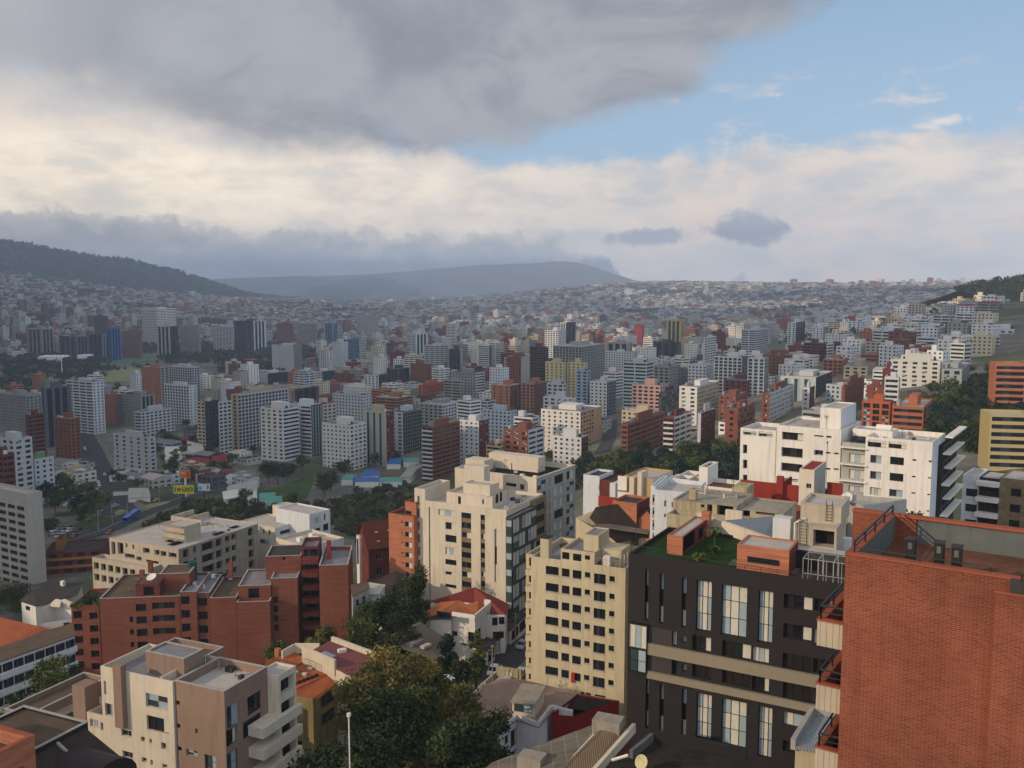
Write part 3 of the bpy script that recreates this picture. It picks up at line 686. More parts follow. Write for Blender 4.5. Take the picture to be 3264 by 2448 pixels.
# ============ taupe and white apartment block, bottom left
def taupe_block():
    fr = Frame(Z1(1240, 1240), 104.4, Z1(560, 1090)); rt = R_('apartment_building', fr, -9, 5, 'taupe and white apartment block with a square brown lift house on its pale roof', 'building')
    z0 = rt['_o'][2]; zt = fr.zt; s_l = fr.sx(Z1(560, 0)[0]); s_m = fr.sx(Z1(962, 0)[0]); wR = fr.wx(Z1(1490, 0)[0]); F = lambda a, b, st=None, w=0: fr.rF(Z1(*a), Z1(*b), w) + ((st,) if st else ())
    hw = [F((578, 1172), (594, 1250), 'sky'), F((585, 1295), (632, 1375), 'sky'), F((812, 1238), (938, 1345), 'bays'), F((818, 1362), (945, 1475), 'room'), F((676, 1440), (735, 1492), 'darkw'),
          F((785, 1482), (810, 1515), 'darkw'), F((833, 1495), (848, 1522), 'darkw'), F((898, 1515), (928, 1560), 'darkw'), F((683, 1560), (742, 1615), 'darkw'), F((790, 1598), (820, 1632), 'darkw'), F((838, 1612), (853, 1645), 'darkw'), F((905, 1635), (935, 1665), 'darkw'),
          F((575, 1545), (622, 1600), 'curt')]
    block(fr, rt, s_l, s_m, 0, wR, z0, zt, (CREAM, ROOFG), hw, par=1.1, depth=.35)
    hb = [F((974, 1280), (1003, 1310), 'dark', .3), F((978, 1408), (1007, 1440), 'dark', .3), F((984, 1535), (1014, 1567), 'dark', .3), F((1088, 1438), (1103, 1468), 'dark', .3), F((1038, 1550), (1103, 1605), 'bays', .3), F((1140, 1580), (1207, 1680), 'green', .3)]
    S = lambda a, b, st=None: fr.rS(Z1(*a), Z1(*b)) + ((st,) if st else ())
    hs = [S((1265, 1345), (1337, 1382), 'sky'), S((1380, 1290), (1458, 1300), 'dark'), S((1355, 1430), (1458, 1412), 'dark'), S((1262, 1475), (1325, 1482), 'room'), S((1265, 1610), (1330, 1650), 'green')]
    hs = [(a, b - .6, c, d + .5, e) for a, b, c, d, e in hs]
    block(fr, rt, s_m + .003, 0, .3, wR, z0, zt + .02, (BROWN, ROOFP), hb, hs, par=1.1, depth=.3, coping=GREYR)
    zr = zt - 1.1; CLUT.append((fr, rt, s_l + 1, -2, 5.5, wR - 1, zr, 9, 3))
    boxpart('chimney', fr, rt, fr.sx(Z1(655, 0)[0]), fr.sx(Z1(700, 0)[0]), -.75, .1, fr.onF(Z1(680, 1440), -.7)[1], zt + .9, BROWN)
    q = rb(fr, rt, Z1(1030, 1172), Z1(1030, 1052), Z1(812, 0)[0], Z1(1135, 0)[0], zr, (BROWN, ROOFG), name='lift_house', roofname='lift_house_roof', coping=GREYR)
    boxpart('parapet', fr, rt, fr.sx(Z1(890, 0)[0]) - .2, fr.sx(Z1(890, 0)[0]), .35, q[2], zr, zt + .1, CREAM)
    # white curved balconies on the right
    S1 = 0
    block(fr, rt, -1.5, 1.6, wR + .005, wR + 3.6, z0, zt - .9, (CREAM, ROOFP), [], [(wR + .5, zt - 3.7 - k * 2.9, wR + 3.2, zt - 1.7 - k * 2.9, 'dark3') for k in range(7)], par=.3, depth=1.0, name='balcony_wing')
    for k in range(5):
        z = zt - 5.9 - k * 2.9 - (1.2 if k == 0 else 1.0)
        mb = MB(); pts = [fr.P(.02, 4.2, z), fr.P(2.3, 4.2, z), fr.P(2.3, wR + 3.8, z), fr.P(1.62, wR + 3.8, z), fr.P(1.62, wR, z), fr.P(.02, wR, z)]
        mb.prism([(p.x, p.y) for p in pts], z, z + 1.25); obj('balcony', mb, CREAM, rt)
    # lower left terraces
    zl = fr.onF(Z1(480, 1348))[1]; sl2 = fr.sx(Z1(480, 0)[0], 0, zl)
    block(fr, rt, sl2, s_l - .003, .1, 9, z0, zl, (CREAM, ROOFG), [F((497, 1385), (550, 1440), 'curt'), F((556, 1405), (618, 1465), 'curt')], par=.8, depth=.3, name='terrace_wing')
    boxpart('chimney', fr, rt, fr.sx(Z1(408, 0)[0], .6), fr.sx(Z1(478, 0)[0], .6), .2, 2.4, z0, fr.onF(Z1(440, 1195), .6)[1], BROWN)
    return fr
FR_T = taupe_block()

# ============ lower terraced block behind it on the far left, with roof gardens
def terraced():
    fr = Frame(Q1(240, 1215), 118, theta=66); rt = R_('apartment_building', fr, -4, 6, 'low stepped beige block with flat brown roof terraces, left of the taupe block')
    z0 = rt['_o'][2]; zt = fr.zt; sl = fr.sx(Q1(35, 0)[0])
    block(fr, rt, sl, 0, 0, 13, z0, zt, (BROWN, ROOFB), par=.6, coping=GREYR)
    block(fr, rt, .003, 5.2, 1.2, 10, z0, zt - 1.4, (CREAM, ROOFD), [(1.2, zt - 4, 2.4, zt - 2, 'dark')], par=.9, coping=GREYR)
    block(fr, rt, sl + 4, 9, 13.004, 27, z0, zt + .9, (BROWN, ROOFB), [(.5, zt - .9, 1.6, zt + .1, 'dark')], par=.7, coping=GREYR)
    block(fr, rt, 3.6, 6.2, 10.01, 12.9, z0, zt + .3, (CREAM, ROOFD), par=.2)
terraced()

# ============ orange walled terrace in the bottom left corner, mossy flat roof, dark slate house
def corner_terrace():
    fr = Frame(Q1(290, 1385), 80, theta=66); rt = R_('brick_building', fr, -4, -4, 'orange brick corner with a walled roof terrace in the bottom left corner', 'building')
    z0 = rt['_o'][2]; block(fr, rt, -14, 0, -12, 0, z0, fr.zt, (BRICKO, PAVET), [], [(-3.4, fr.zt - 5, -1.2, fr.zt - 2.2, 'dark')], par=1.3, th=.4, depth=.5, coping=TERRA)
    fr = Frame(Q1(300, 1500), 84, theta=66); wR = fr.wx(Q1(740, 0)[0]); zt = fr.zt
    rt = R_('flat_roofed_building', fr, -5, 5, 'low building with a flat mossy brown roof between the orange corner and the taupe block', 'building'); z0 = rt['_o'][2]
    block(fr, rt, -9, 0, .004, wR, z0, zt, (DARKB, ROOFB), par=.25, coping=GREYR)
    rt = R_('slate_house', fr, 3, 6, 'dark slate roofed house with a barrel shaped dormer in front of the taupe block', 'house')
    mb = MB(); P = fr.P; w1 = wR - .3; mb.quad(P(.02, -2, zt - .5), P(7, -2, zt - 3.6), P(7, w1, zt - 3.6), P(.02, w1, zt - .5)); mb.quad(P(7, -2, zt - 3.8), P(.02, -2, zt - .7), P(.02, w1, zt - .7), P(7, w1, zt - 3.8)); obj('roof', mb, TILEB, rt)
    mb = MB(); mb.poly([P(.02, w1 - .4, z0), P(6.6, w1 - .4, z0), P(6.6, w1 - .4, zt - 3.7), P(.02, w1 - .4, zt - .8)]); mb.quad(P(6.6, -2, z0), P(6.6, w1 - .4, z0), P(6.6, w1 - .4, zt - 3.7), P(6.6, -2, zt - 3.7)); obj('wall', mb, DARKB, rt)
    mb = MB(); n = 10; c = w1 - 3.4; q = lambda s, a: P(s, c - 3.2 * math.cos(a), zt - 3.2 + 2.3 * math.sin(a))
    for k in range(n): a0, a1 = math.pi * k / n, math.pi * (k + 1) / n; mb.quad(q(.6, a0), q(6.9, a0), q(6.9, a1), q(.6, a1))
    mb.poly([q(6.88, math.pi * k / n) for k in range(n + 1)]); obj('dormer', mb, mat('black_brown_sheet', '#2a2120', .6, .3, .1, .6), rt)
    mb = MB(); mb.bar(P(.1, wR * .38, zt - .4), P(7, wR * .3, zt - 3.5), .16, n=4); obj('ridge_flashing', mb, GREYR, rt)
corner_terrace()

# ============ long red brick apartment building
def brick_long():
    fr = Frame(Z1(555, 715), 195.7, theta=96); rt = R_('apartment_building', fr, 20, 8, 'long stepped red brick apartment building with dark window bands and grey roof terraces')
    z0 = rt['_o'][2] - 4; zt = fr.zt; F = lambda a, b, w=0, st='dark': fr.rF(Z1(*a), Z1(*b), w) + (st,)
    def rw(a, b, a2, n, w=0, st='dark'):
        r0 = fr.rF(Z1(*a), Z1(*b), w); z = fr.onF(Z1(*a2), w)[1]; dz = r0[3] - z; return rows(r0, (r0[0], r0[1] - dz, r0[2], r0[3] - dz), n, st)
    hA = rw((757, 745), (817, 785), (770, 955), 4) + rw((722, 815), (744, 845), (728, 957), 3) + rw((847, 738), (975, 770), (857, 880), 3, st='band')
    block(fr, rt, 0, fr.sx(Z1(1001, 0)[0]), 0, 17, z0, zt, (BRICK, ROOFB), hA, par=.35, depth=.5, coping=GREYR)
    _, b = fb(fr, rt, Z1(1003, 678), Z1(1095, 683), -.8, 14, (BRICK, ROOFG), z0, rw((1008, 703), (1058, 748), (1012, 930), 4, -.8), par=.6, depth=.7, coping=GREYR)
    _, c = fb(fr, rt, Z1(1097, 683), Z1(1169, 690), -.2, 13, (BRICK, ROOFG), z0, rw((1104, 712), (1157, 757), (1112, 940), 4, -.2), par=.4, depth=.7, coping=GREYR)
    _, d = fb(fr, rt, Z1(1171, 712), Z1(1318, 712), -1.2, 15, (BRICK, ROOFB), z0, par=.5, coping=GREYR)
    _, e = fb(fr, rt, Z1(1320, 735), Z1(1505, 730), -2.0, 6, (BRICK, ROOFB), z0, [], rw((0, 0), (1, 1), (0, 1), 0), par=.7, coping=GREYR)
    fb(fr, rt, Z1(1328, 645), Z1(1508, 640), .2, 12, (BRICK, ROOFG), e[2] - 1.2, [F((1384, 658), (1447, 712), .2)], par=.35, depth=.4, coping=GREYR)
    fb(fr, rt, Z1(1510, 603), Z1(1658, 603), .8, 11, (BRICK, ROOFG), z0, rw((1524, 705), (1551, 738), (1524, 860), 4, .8), par=.35, coping=GREYR)
    fb(fr, rt, Z1(1482, 480), Z1(1678, 472), 5.5, 9, (BRICK, ROOFD), zt, [F((1574, 484), (1592, 497), 5.5)], par=.25, coping=GREYR)
    g = fr.onF(Z1(1680, 420), 6.5)
    w_, gg = fb(fr, rt, Z1(1680, 425), Z2(200, 420), 6.5, 8, (BRICKD, ROOFG), z0, [], par=.9)
    for k in range(7):                                # recessed balconies between the two brick towers
        z = fr.onF(Z2(100, 500), 3.2)[1] - 1 - k * 3.0; boxpart('balcony', fr, rt, gg[0] + .3, gg[1] + .2, 3.2, 6.49, z, z + 1.0, BRICKD)
        if k < 6: window(fr, rt, (gg[0] + .6, z + 1.05, gg[1] - .2, z + 2.6), 'F', 6.44, 0, 'band')
    block_ = fb(fr, rt, Z2(204, 530), Z2(366, 530), -.6, 15, (BRICK, ROOFG), z0, [], [(a, zz, a + 1.4, zz + 1.3, 'dark') for a in (3, 7.5, 11) for zz in [zt + 1 - 3 * k for k in range(7)]], par=.9, coping=GREYR)
    s, w = fr.onZ(Z2(281, 485), zt + 2.5); boxpart('chimney', fr, rt, s - .4, s + .5, 7, 8, zt + 2, zt + 9.3, REDP)
    CLUT.append((fr, rt, 4, 30, 3, 14, zt + .02 - .35, 12, 4)); CLUT.append((fr, rt, b[0] + .5, c[1] - .5, 2, 11, b[2] - .55, 5, 5))
    # left wing with planted roof
    jF = rw((408, 785), (458, 825), (418, 1065), 5, 3) + rw((497, 793), (546, 830), (507, 1075), 5, 3)
    _, j = fb(fr, rt, Z1(396, 757), Z1(552, 757), 3, 12, (BRICK, ROOFD), z0, jF, par=.9, depth=.8)
    # roof sheds, chimneys, green tank
    q = fr.onZ(Z1(895, 665), zt); zz = fr.onF(Z1(870, 578), q[1])[1]
    block(fr, rt, fr.sx(Z1(893, 0)[0], q[1]), fr.sx(Z1(1060, 0)[0], q[1]), q[1], q[1] + 7, zt - .5, zz, (BRICK, ROOFB), par=.15, coping=GREYR, name='roof_shed', roofname='roof_shed_roof')
    q = fr.onZ(Z1(755, 700), zt); s0, s1 = fr.sx(Z1(758, 0)[0], q[1]), fr.sx(Z1(893, 0)[0], q[1]) - .02
    block(fr, rt, s0, s1, q[1], q[1] + 4.5, zt - .4, zt + 2.7, (BRICKD, ROOFB), [(s0 + 1.6, zt, s1 - 1.2, zt + 1.9, 'gold')], par=.12, name='roof_shed', roofname='roof_shed_roof', depth=.5)
    p = fr.P((s0 + s1) / 2 + .5, q[1] + 1.5, zt + 3.5); dish(rt, p, 1.1, WHITE, (-.2, -.5, 1))
    for px, h in ((Z1(838, 560), 2.2), (Z1(790, 600), 1.8), (Z1(1285, 600), 3.6)):
        s, w = fr.onZ(px, zt); boxpart('chimney', fr, rt, s - .5, s + .5, w, w + .9, zt - .4, zt + h, BRICK)
    mb = MB(); s, w = fr.onZ(Z1(1064, 632), zt); p = fr.P(s, w + 2, zt)
    for k in range(8): a = k * math.pi / 4; mb.bar(p + Vector((math.cos(a) * .75, math.sin(a) * .75, .2)), p + Vector((math.cos(a) * .75, math.sin(a) * .75, 4.6)), .32, n=8)
    obj('water_tank', mb, mat('green_tank', '#1f4a3c', .5), rt)
    return fr, zt, j
FR_B, ZT_B, JB = brick_long()

# ============ bare concrete building under construction
def concrete_frame():
    fr = Frame(Z1(995, 440), 226, Z1(620, 375)); rt = R_('unfinished_building', fr, -10, 8, 'bare concrete building under construction with open floors and a concrete stair tower on its roof')
    z0 = rt['_o'][2] - 3; zt = fr.zt; sl = fr.sx(Z1(610, 0)[0]); wR = fr.wx(Z1(1440, 0)[0])
    F = lambda a, b, st='room': fr.rF(Z1(*a), Z1(*b)) + (st,)
    hF = [F((655, 400), (690, 470)), F((797, 428), (835, 465)), F((862, 440), (890, 475)), F((895, 447), (928, 482)), F((940, 455), (985, 490)), F((700, 405), (712, 430)), F((738, 412), (750, 440)),
          F((695, 460), (755, 495)), F((760, 478), (790, 505)), F((815, 495), (895, 535)), F((620, 395), (645, 470)), F((700, 520), (750, 560)), F((765, 530), (800, 565))]
    L = wR; hR = []
    for k in range(4):
        zz = zt - 3.0 - 3.0 * k
        for a, b in ((.05, .12), (.17, .21), (.27, .42), (.44, .52), (.56, .62), (.64, .70), (.86, .93)): hR.append((L * a, zz + (.3 if b - a > .06 else .8), L * b, zz + 2.4, 'gold'))
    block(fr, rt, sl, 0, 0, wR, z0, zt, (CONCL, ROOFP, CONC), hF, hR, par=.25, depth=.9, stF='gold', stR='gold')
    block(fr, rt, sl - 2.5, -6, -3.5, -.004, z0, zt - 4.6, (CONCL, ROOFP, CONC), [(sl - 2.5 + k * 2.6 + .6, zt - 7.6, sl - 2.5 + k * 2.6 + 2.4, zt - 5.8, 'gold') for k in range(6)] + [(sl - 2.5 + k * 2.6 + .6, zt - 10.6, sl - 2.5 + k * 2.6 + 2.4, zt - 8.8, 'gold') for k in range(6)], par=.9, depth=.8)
    CLUT.append((fr, rt, sl + 2, -2, 3, wR - 3, zt - .25, 12, 6))
    q = rb(fr, rt, Z1(1030, 400), Z1(1028, 315), Z1(920, 0)[0], Z1(1118, 0)[0], zt, (CONCL, ROOFP), name='stair_tower', roofname='stair_tower_roof')
    s0, s1, w0, w1, z = q
    for k in range(3): boxpart('stair_landing', fr, rt, s0 - .5, s1 - .2, w0 - .6, w0 - .01, zt + .4 + k * 1.7, zt + .6 + k * 1.7, CONC)
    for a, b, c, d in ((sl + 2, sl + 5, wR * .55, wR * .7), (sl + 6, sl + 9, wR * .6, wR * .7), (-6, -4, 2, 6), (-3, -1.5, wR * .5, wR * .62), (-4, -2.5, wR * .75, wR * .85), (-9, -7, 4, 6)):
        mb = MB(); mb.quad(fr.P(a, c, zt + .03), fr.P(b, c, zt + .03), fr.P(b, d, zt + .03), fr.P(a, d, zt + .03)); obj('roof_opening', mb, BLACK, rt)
    for a in (sl + .2, sl + 6):                       # open beams on the far left corner
        boxpart('roof_beam', fr, rt, a, a + .5, wR * .72, wR, zt + .01, zt + 1.3, CONCL)
    boxpart('roof_beam', fr, rt, sl + .71, sl + 12, wR * .7, wR * .72, zt + .01, zt + 1.3, CONCL)
concrete_frame()

# ============ white modern flats behind (two stepped blocks)
def white_flats():
    fr = Frame(Z1(1535, 320), 262, Z1(1340, 280)); rt = R_('apartment_building', fr, -4, 8, 'low white modern flats stepping up the slope, right of the unfinished concrete building')
    z0 = rt['_o'][2] - 2; zt = fr.zt; wR = fr.wx(Z1(1690, 0)[0]); F = lambda a, b, st='darkc': fr.rF(Z1(*a), Z1(*b)) + (st,)
    block(fr, rt, fr.sx(Z1(1340, 0)[0]), 0, 0, wR, z0, zt, (CREAM, ROOFP, WHITEC), [F((1385, 322), (1400, 360)), F((1465, 325), (1482, 355)), F((1498, 330), (1512, 362)), F((1390, 375), (1420, 410), 'green'), F((1450, 380), (1500, 415), 'green')], [(1.8, zt - 2.4, 5.6, zt - 1.4, 'band'), (wR * .5, zt - 2.6, wR * .8, zt - 1, 'curt'), (wR * .2, zt - 5.6, wR * .8, zt - 4.2, 'dark3')], par=.3)
    rb(fr, rt, Z1(1590, 262), Z1(1590, 205), Z1(1520, 0)[0], Z1(1660, 0)[0], zt, (CREAM, ROOFP, WHITEC), name='lift_house', roofname='lift_house_roof')
    fr2 = Frame(Z2(150, 245), 262, Z2(0, 215)); a = fr2.wx(Z2(266, 0)[0]); zt2 = fr2.zt
    rt = R_('apartment_building', fr2, -4, 8, 'white cubic flats with a grey window band beside the brick gabled house'); z0 = rt['_o'][2] - 2
    block(fr2, rt, -14, 0, 0, a, z0, zt2, (WHITEC, ROOFP), [], [(1.5, zt2 - 3.2, a * .55, zt2 - 1.4, 'curt'), (a * .7, zt2 - 2.8, a * .78, zt2 - 1, 'dark'), (a * .65, zt2 - 6, a * .9, zt2 - 4, 'dark'), (2, zt2 - 6.4, a * .5, zt2 - 4.6, 'dark3'), (a * .6, zt2 - 9.4, a * .72, zt2 - 8, 'dark'), (a * .85, zt2 - 10.5, a * .93, zt2 - 9.7, 'dark')], par=.4)
    fr3 = Frame(Z1(1720, 425), 240, Z1(1540, 375)); rt = R_('apartment_building', fr3, -4, 6, 'low white building with vents and walled roof yards behind the brick towers'); z0 = rt['_o'][2] - 2
    block(fr3, rt, fr3.sx(Z1(1540, 0)[0]), 0, 0, 12, z0, fr3.zt, (CREAM, ROOFP, WHITEC), par=.8)
    for k, (s, w) in enumerate(((-9, 3), (-6.5, 6), (-3, 4), (-10, 8))): boxpart('roof_vent', fr3, rt, s, s + 1.6, w, w + 1.6, fr3.zt - .8, fr3.zt + .3, WHITE)
white_flats()

# ============ left tower cut by the frame
def left_tower():
    fr = Frame(Z1(150, 130), 314.4, Z1(0, 100)); rt = R_('apartment_tower', fr, -8, 8, 'beige concrete tower with rows of dark windows, cut off by the left edge', 'tower')
    z0 = rt['_o'][2]; zt = fr.zt; hs = []
    r0 = fr.rF(Z1(92, 195), Z1(132, 215)); fl = 2.72; r0 = (r0[0], r0[3] - 1.45, r0[2] + .3, r0[3])
    for k in range(11):
        for dx in (0, -5.6, -11.2, -16.8): hs.append((r0[0] + dx, r0[1] - k * fl, r0[2] + dx, r0[3] - k * fl, 'dark'))
    block(fr, rt, -26, 0, 0, fr.wx(Z1(235, 0)[0]), z0, zt, (mat('beige_grey_panels', '#a39a90', .85, .2, .08, .2, .2), ROOFP), hs, par=.8, depth=.3)
left_tower()
def bands_low():                                      # red-brown low flats with orange bands
    fr = Frame(Z1(470, 440), 330, Z1(250, 455)); rt = R_('apartment_building', fr, -6, 6, 'low brown brick flats with orange balcony bands beside the ring road')
    z0 = rt['_o'][2] - 2; zt = fr.zt; s0, s1 = fr.sx(Z1(250, 0)[0]), fr.sx(Z1(575, 0)[0])
    block(fr, rt, s0, s1, 0, 14, z0, zt, (BRICKD, ROOFD), gridrects(s0 + .5, s1 - .5, z0, zt, 2.6, 1.4, 3.6, 2.9), par=.6)
    for k in range(4): boxpart('balcony_band', fr, rt, s0 - .2, s1 + .2, -1.2, -.01, zt - 3.2 - k * 2.9, zt - 2.5 - k * 2.9, mat('ochre_band', '#8f5a33', .85))
    block(fr, rt, s0 + 3, s1 - 14, 3, 12, zt - .6, zt + 3.4, (mat('ochre_render', '#8a5a2c', .85), ROOFD), par=.3)
bands_low()

# ============ big cream apartment building with glass corner
def cream_block():
    fr = Frame(Z2(1250, 222), 202, Z2(785, 165)); rt = R_('apartment_building', fr, -10, 8, 'tall cream apartment building with a green glass corner and vertical stone window strips')
    z0 = rt['_o'][2] - 2; zt = fr.zt; sl = fr.sx(Z2(785, 0)[0]); wR = fr.wx(Z2(1455, 0)[0]); F = lambda a, b, st='darkc': fr.rF(Z2(*a), Z2(*b)) + (st,)
    hF = [F((870, 213), (968, 262), 'curt')]
    for k, (y0, y1, st) in enumerate(((288, 330, 'darkc'), (358, 400, 'dark'), (427, 470, 'curt'), (494, 527, 'dark'), (562, 584, 'darkc'), (632, 655, 'dark'))): hF.append(F((909, y0 - 2), (971, y1 + 5), st))
    hF += [F((1183, 325), (1197, 625), 'slit'), F((1160, 676), (1195, 715), 'curt'), F((816, 205), (828, 712), 'slit')]
    rB = F((998, 232), (1055, 680), 'dark'); rC = F((1105, 245), (1131, 672), 'dark')
    block(fr, rt, sl, 0, 0, wR, z0, zt, (CREAM, ROOFP), hF + [rB, rC], [], par=.8, depth=.35, wins=False)
    for h in hF: window(fr, rt, h[:4], 'F', 0, .3, h[4])
    for r, n in ((rB, 8), (rC, 8)):                   # window strips: glass alternating with stone spandrels
        fl = (r[3] - r[1]) / n
        for k in range(n):
            z = r[3] - (k + 1) * fl; window(fr, rt, (r[0], z + fl * .42, r[2], z + fl), 'F', 0, .32, ['dark', 'band', 'darkc', 'dark'][k % 4]); boxpart('stone_spandrel', fr, rt, r[0] + .01, r[2] - .01, .15, .34, z, z + fl * .42, STONE)
    zg = fr.onS(Z2(1252, 262))[1] + .2; wg = fr.wx(Z2(1405, 0)[0], 1.0, zg)
    GF = mat('dark_green_frame', '#2d3531', .5, .4, 0)
    block(fr, rt, .003, 1.6, -.3, wg, z0, zg, (GF, ROOFG), [], par=.2, name='glass_bay', wins=False)
    n = 8; fl = (zg - z0 - 3) / n; m_ = int(wg / 2.4)
    for k in range(n):
        z = zg - .75 - (k + 1) * fl + .9
        for i in range(m_): window(fr, rt, (i * wg / m_ - .1, z, (i + 1) * wg / m_ - .22, z + fl - .75), 'S', 1.69, 0, ('curt', 'bayg', 'curt', 'green')[(i * 3 + k) % 4])
        window(fr, rt, (.1, z, 1.5, z + fl - .75), 'F', -.39, 0, 'bayg')
    block(fr, rt, .003, .8, wg + .005, wR, z0, zt - .4, (STONE, ROOFG), [], [(wg + 1, zt - 3.2 - 2.9 * k, wR - 1, zt - 1.6 - 2.9 * k, 'dark') for k in range(8)], par=.3)
    railing('railing', rt, [fr.P(-.1, .6, zt), fr.P(-.1, wg, zt)], .9, FRAMEW)
    block(fr, rt, fr.sx(Z2(737, 0)[0], .9), sl - .004, .9, 12, z0, fr.onF(Z2(737, 97), .9)[1], (CREAM, ROOFP), [(fr.onF(Z2(752, 0), .9)[0], fr.onF(Z2(752, 190 + 71 * k), .9)[1], fr.onF(Z2(766, 0), .9)[0], fr.onF(Z2(752, 140 + 71 * k), .9)[1], 'sky') for k in range(6)], par=.8, name='side_wing')
    CLUT.append((fr, rt, sl + 1, -2, 11, wR - 1, zt - .8, 10, 7)); CLUT.append((fr, rt, -6, -1, 2, wR - 2, zt - .8, 6, 8))
    ph = fb(fr, rt, Z2(915, 118), Z2(1172, 140), 2.5, 7, (CREAM, ROOFP), zt - .8, [fr.rF(Z2(980, 143), Z2(996, 188), 2.5) + ('dark',), fr.rF(Z2(1115, 160), Z2(1124, 188), 2.5) + ('dark',)], par=.5, name='penthouse', roofname='penthouse_roof')
    a = ph[1]; block(fr, rt, a[0] + 3, a[1] - 2, 5, 9.4, a[2] - .5, a[2] + 1.9, (CREAM, ROOFP), par=.3, name='penthouse', roofname='penthouse_roof')
    window(fr, rt, (4, zt + .2, 5.2, zt + 2.2), 'S', a[1] + .03, 0, 'dark'); window(fr, rt, (6, zt + .2, 7, zt + 2.4), 'S', a[1] + .03, 0, 'dark')
    boxpart('lift_mast', fr, rt, fr.sx(Z2(1015, 0)[0], 12), fr.sx(Z2(1125, 0)[0], 12), 12, 15, zt - .8, fr.onF(Z2(1015, -30), 12)[1], CREAM)
    boxpart('ac_unit', fr, rt, -2.2, -1, 3, 4, zt - .8, zt + .1, GREYR)
cream_block()
def orange_side():
    fr = Frame(Z2(733, 240), 212, Z2(592, 237)); fr = Frame(Z2(733, 235), 212, theta=63)
    rt = R_('apartment_building', fr, -5, 6, 'narrow orange brick building with white framed windows joined to the left of the cream tower'); z0 = rt['_o'][2] - 3
    r0 = fr.rF(Z2(683, 283), Z2(723, 318)); dz = fr.onF(Z2(700, 283))[1] - fr.onF(Z2(700, 568))[1]
    h = rows(r0, (r0[0], r0[1] - dz, r0[2], r0[3] - dz), 6, 'darkc') + rows(fr.rF(Z2(664, 282), Z2(672, 292)), tuple(v - (dz if i % 2 else 0) for i, v in enumerate(fr.rF(Z2(664, 282), Z2(672, 292)))), 6, 'one')
    sm = fr.sx(Z2(672, 0)[0]); z1 = fr.onF(Z2(592, 237))[1]
    block(fr, rt, fr.sx(Z2(592, 0)[0]), 0, 0, 11, z0, z1, (BRICKO, ROOFD), h, par=.5, depth=.25, coping=TERRA)
    block(fr, rt, sm, 0, 1, 11, z1, fr.onF(Z2(672, 170), 1)[1], (BRICKO, ROOFD), [fr.rF(Z2(684, 223), Z2(720, 258), 1) + ('dark',)], par=.4, coping=TERRA)
orange_side()
def cream_rear():
    fr = Frame(M3(270, 920), 222, M2(1840, 870)); rt = R_('apartment_building', fr, -8, 10, 'cream apartment building with glazed bays and a black roof, behind the glass cornered tower')
    z0 = rt['_o'][2] - 3; zt = fr.zt; wR = fr.wx(M3(575, 0)[0]); F = lambda a, b, st='dark': fr.rF(M3(*a), M3(*b)) + (st,)
    h = []
    for k in range(9):
        for a, b, st in ((.02, .24, 'bays'), (.30, .34, 'sky'), (.44, .68, 'curt' if k % 3 else 'dark3'), (.76, .97, 'bays' if k % 2 else 'darkc')): h.append((wR * a + .1, zt - 3.2 - 2.95 * k, wR * b, zt - 1.0 - 2.95 * k, st))
    block(fr, rt, -24, 0, 0, wR, z0, zt, (CREAM, mat('black_roof', '#1a1a1b', .9, .1, .2, .4), GREYR), [F((30, 953), (113, 990)), F((140, 965), (173, 1015), 'darkw')], h, par=1.2, th=.4, depth=.3, coping=CREAM)
    CLUT.append((fr, rt, -20, -1, 5, 12, zt - 1.2, 9, 9))
    for k in range(5): boxpart('skylight', fr, rt, -10 + k * 1.9, -9 + k * 1.9, 3.4 + (k % 2) * 2, 4.4 + (k % 2) * 2, zt - 1.2, zt - .8, WHITE)
    mb = MB(); mb.bar(fr.P(-9, 1.6, zt - .6), fr.P(-4, 1.6, zt - .6), .32, n=8); obj('pipe', mb, WHITE, rt)
    mb = MB(); mb.bar(fr.P(-8, 1.6, zt - 1), fr.P(-8, 1.6, zt + 2.6), .12, n=6); obj('flue', mb, RAILM, rt)
    boxpart('lift_house', fr, rt, fr.sx(M2(1680, 0)[0], 5), fr.sx(M2(1830, 0)[0], 5), 5, 9, z0, fr.onF(M2(1680, 765), 5)[1], CREAM)
    boxpart('penthouse', fr, rt, fr.sx(M2(1830, 0)[0], 9), -6, 11, 14.5, zt - 1.2, zt + 2.6, CREAM)
cream_rear()

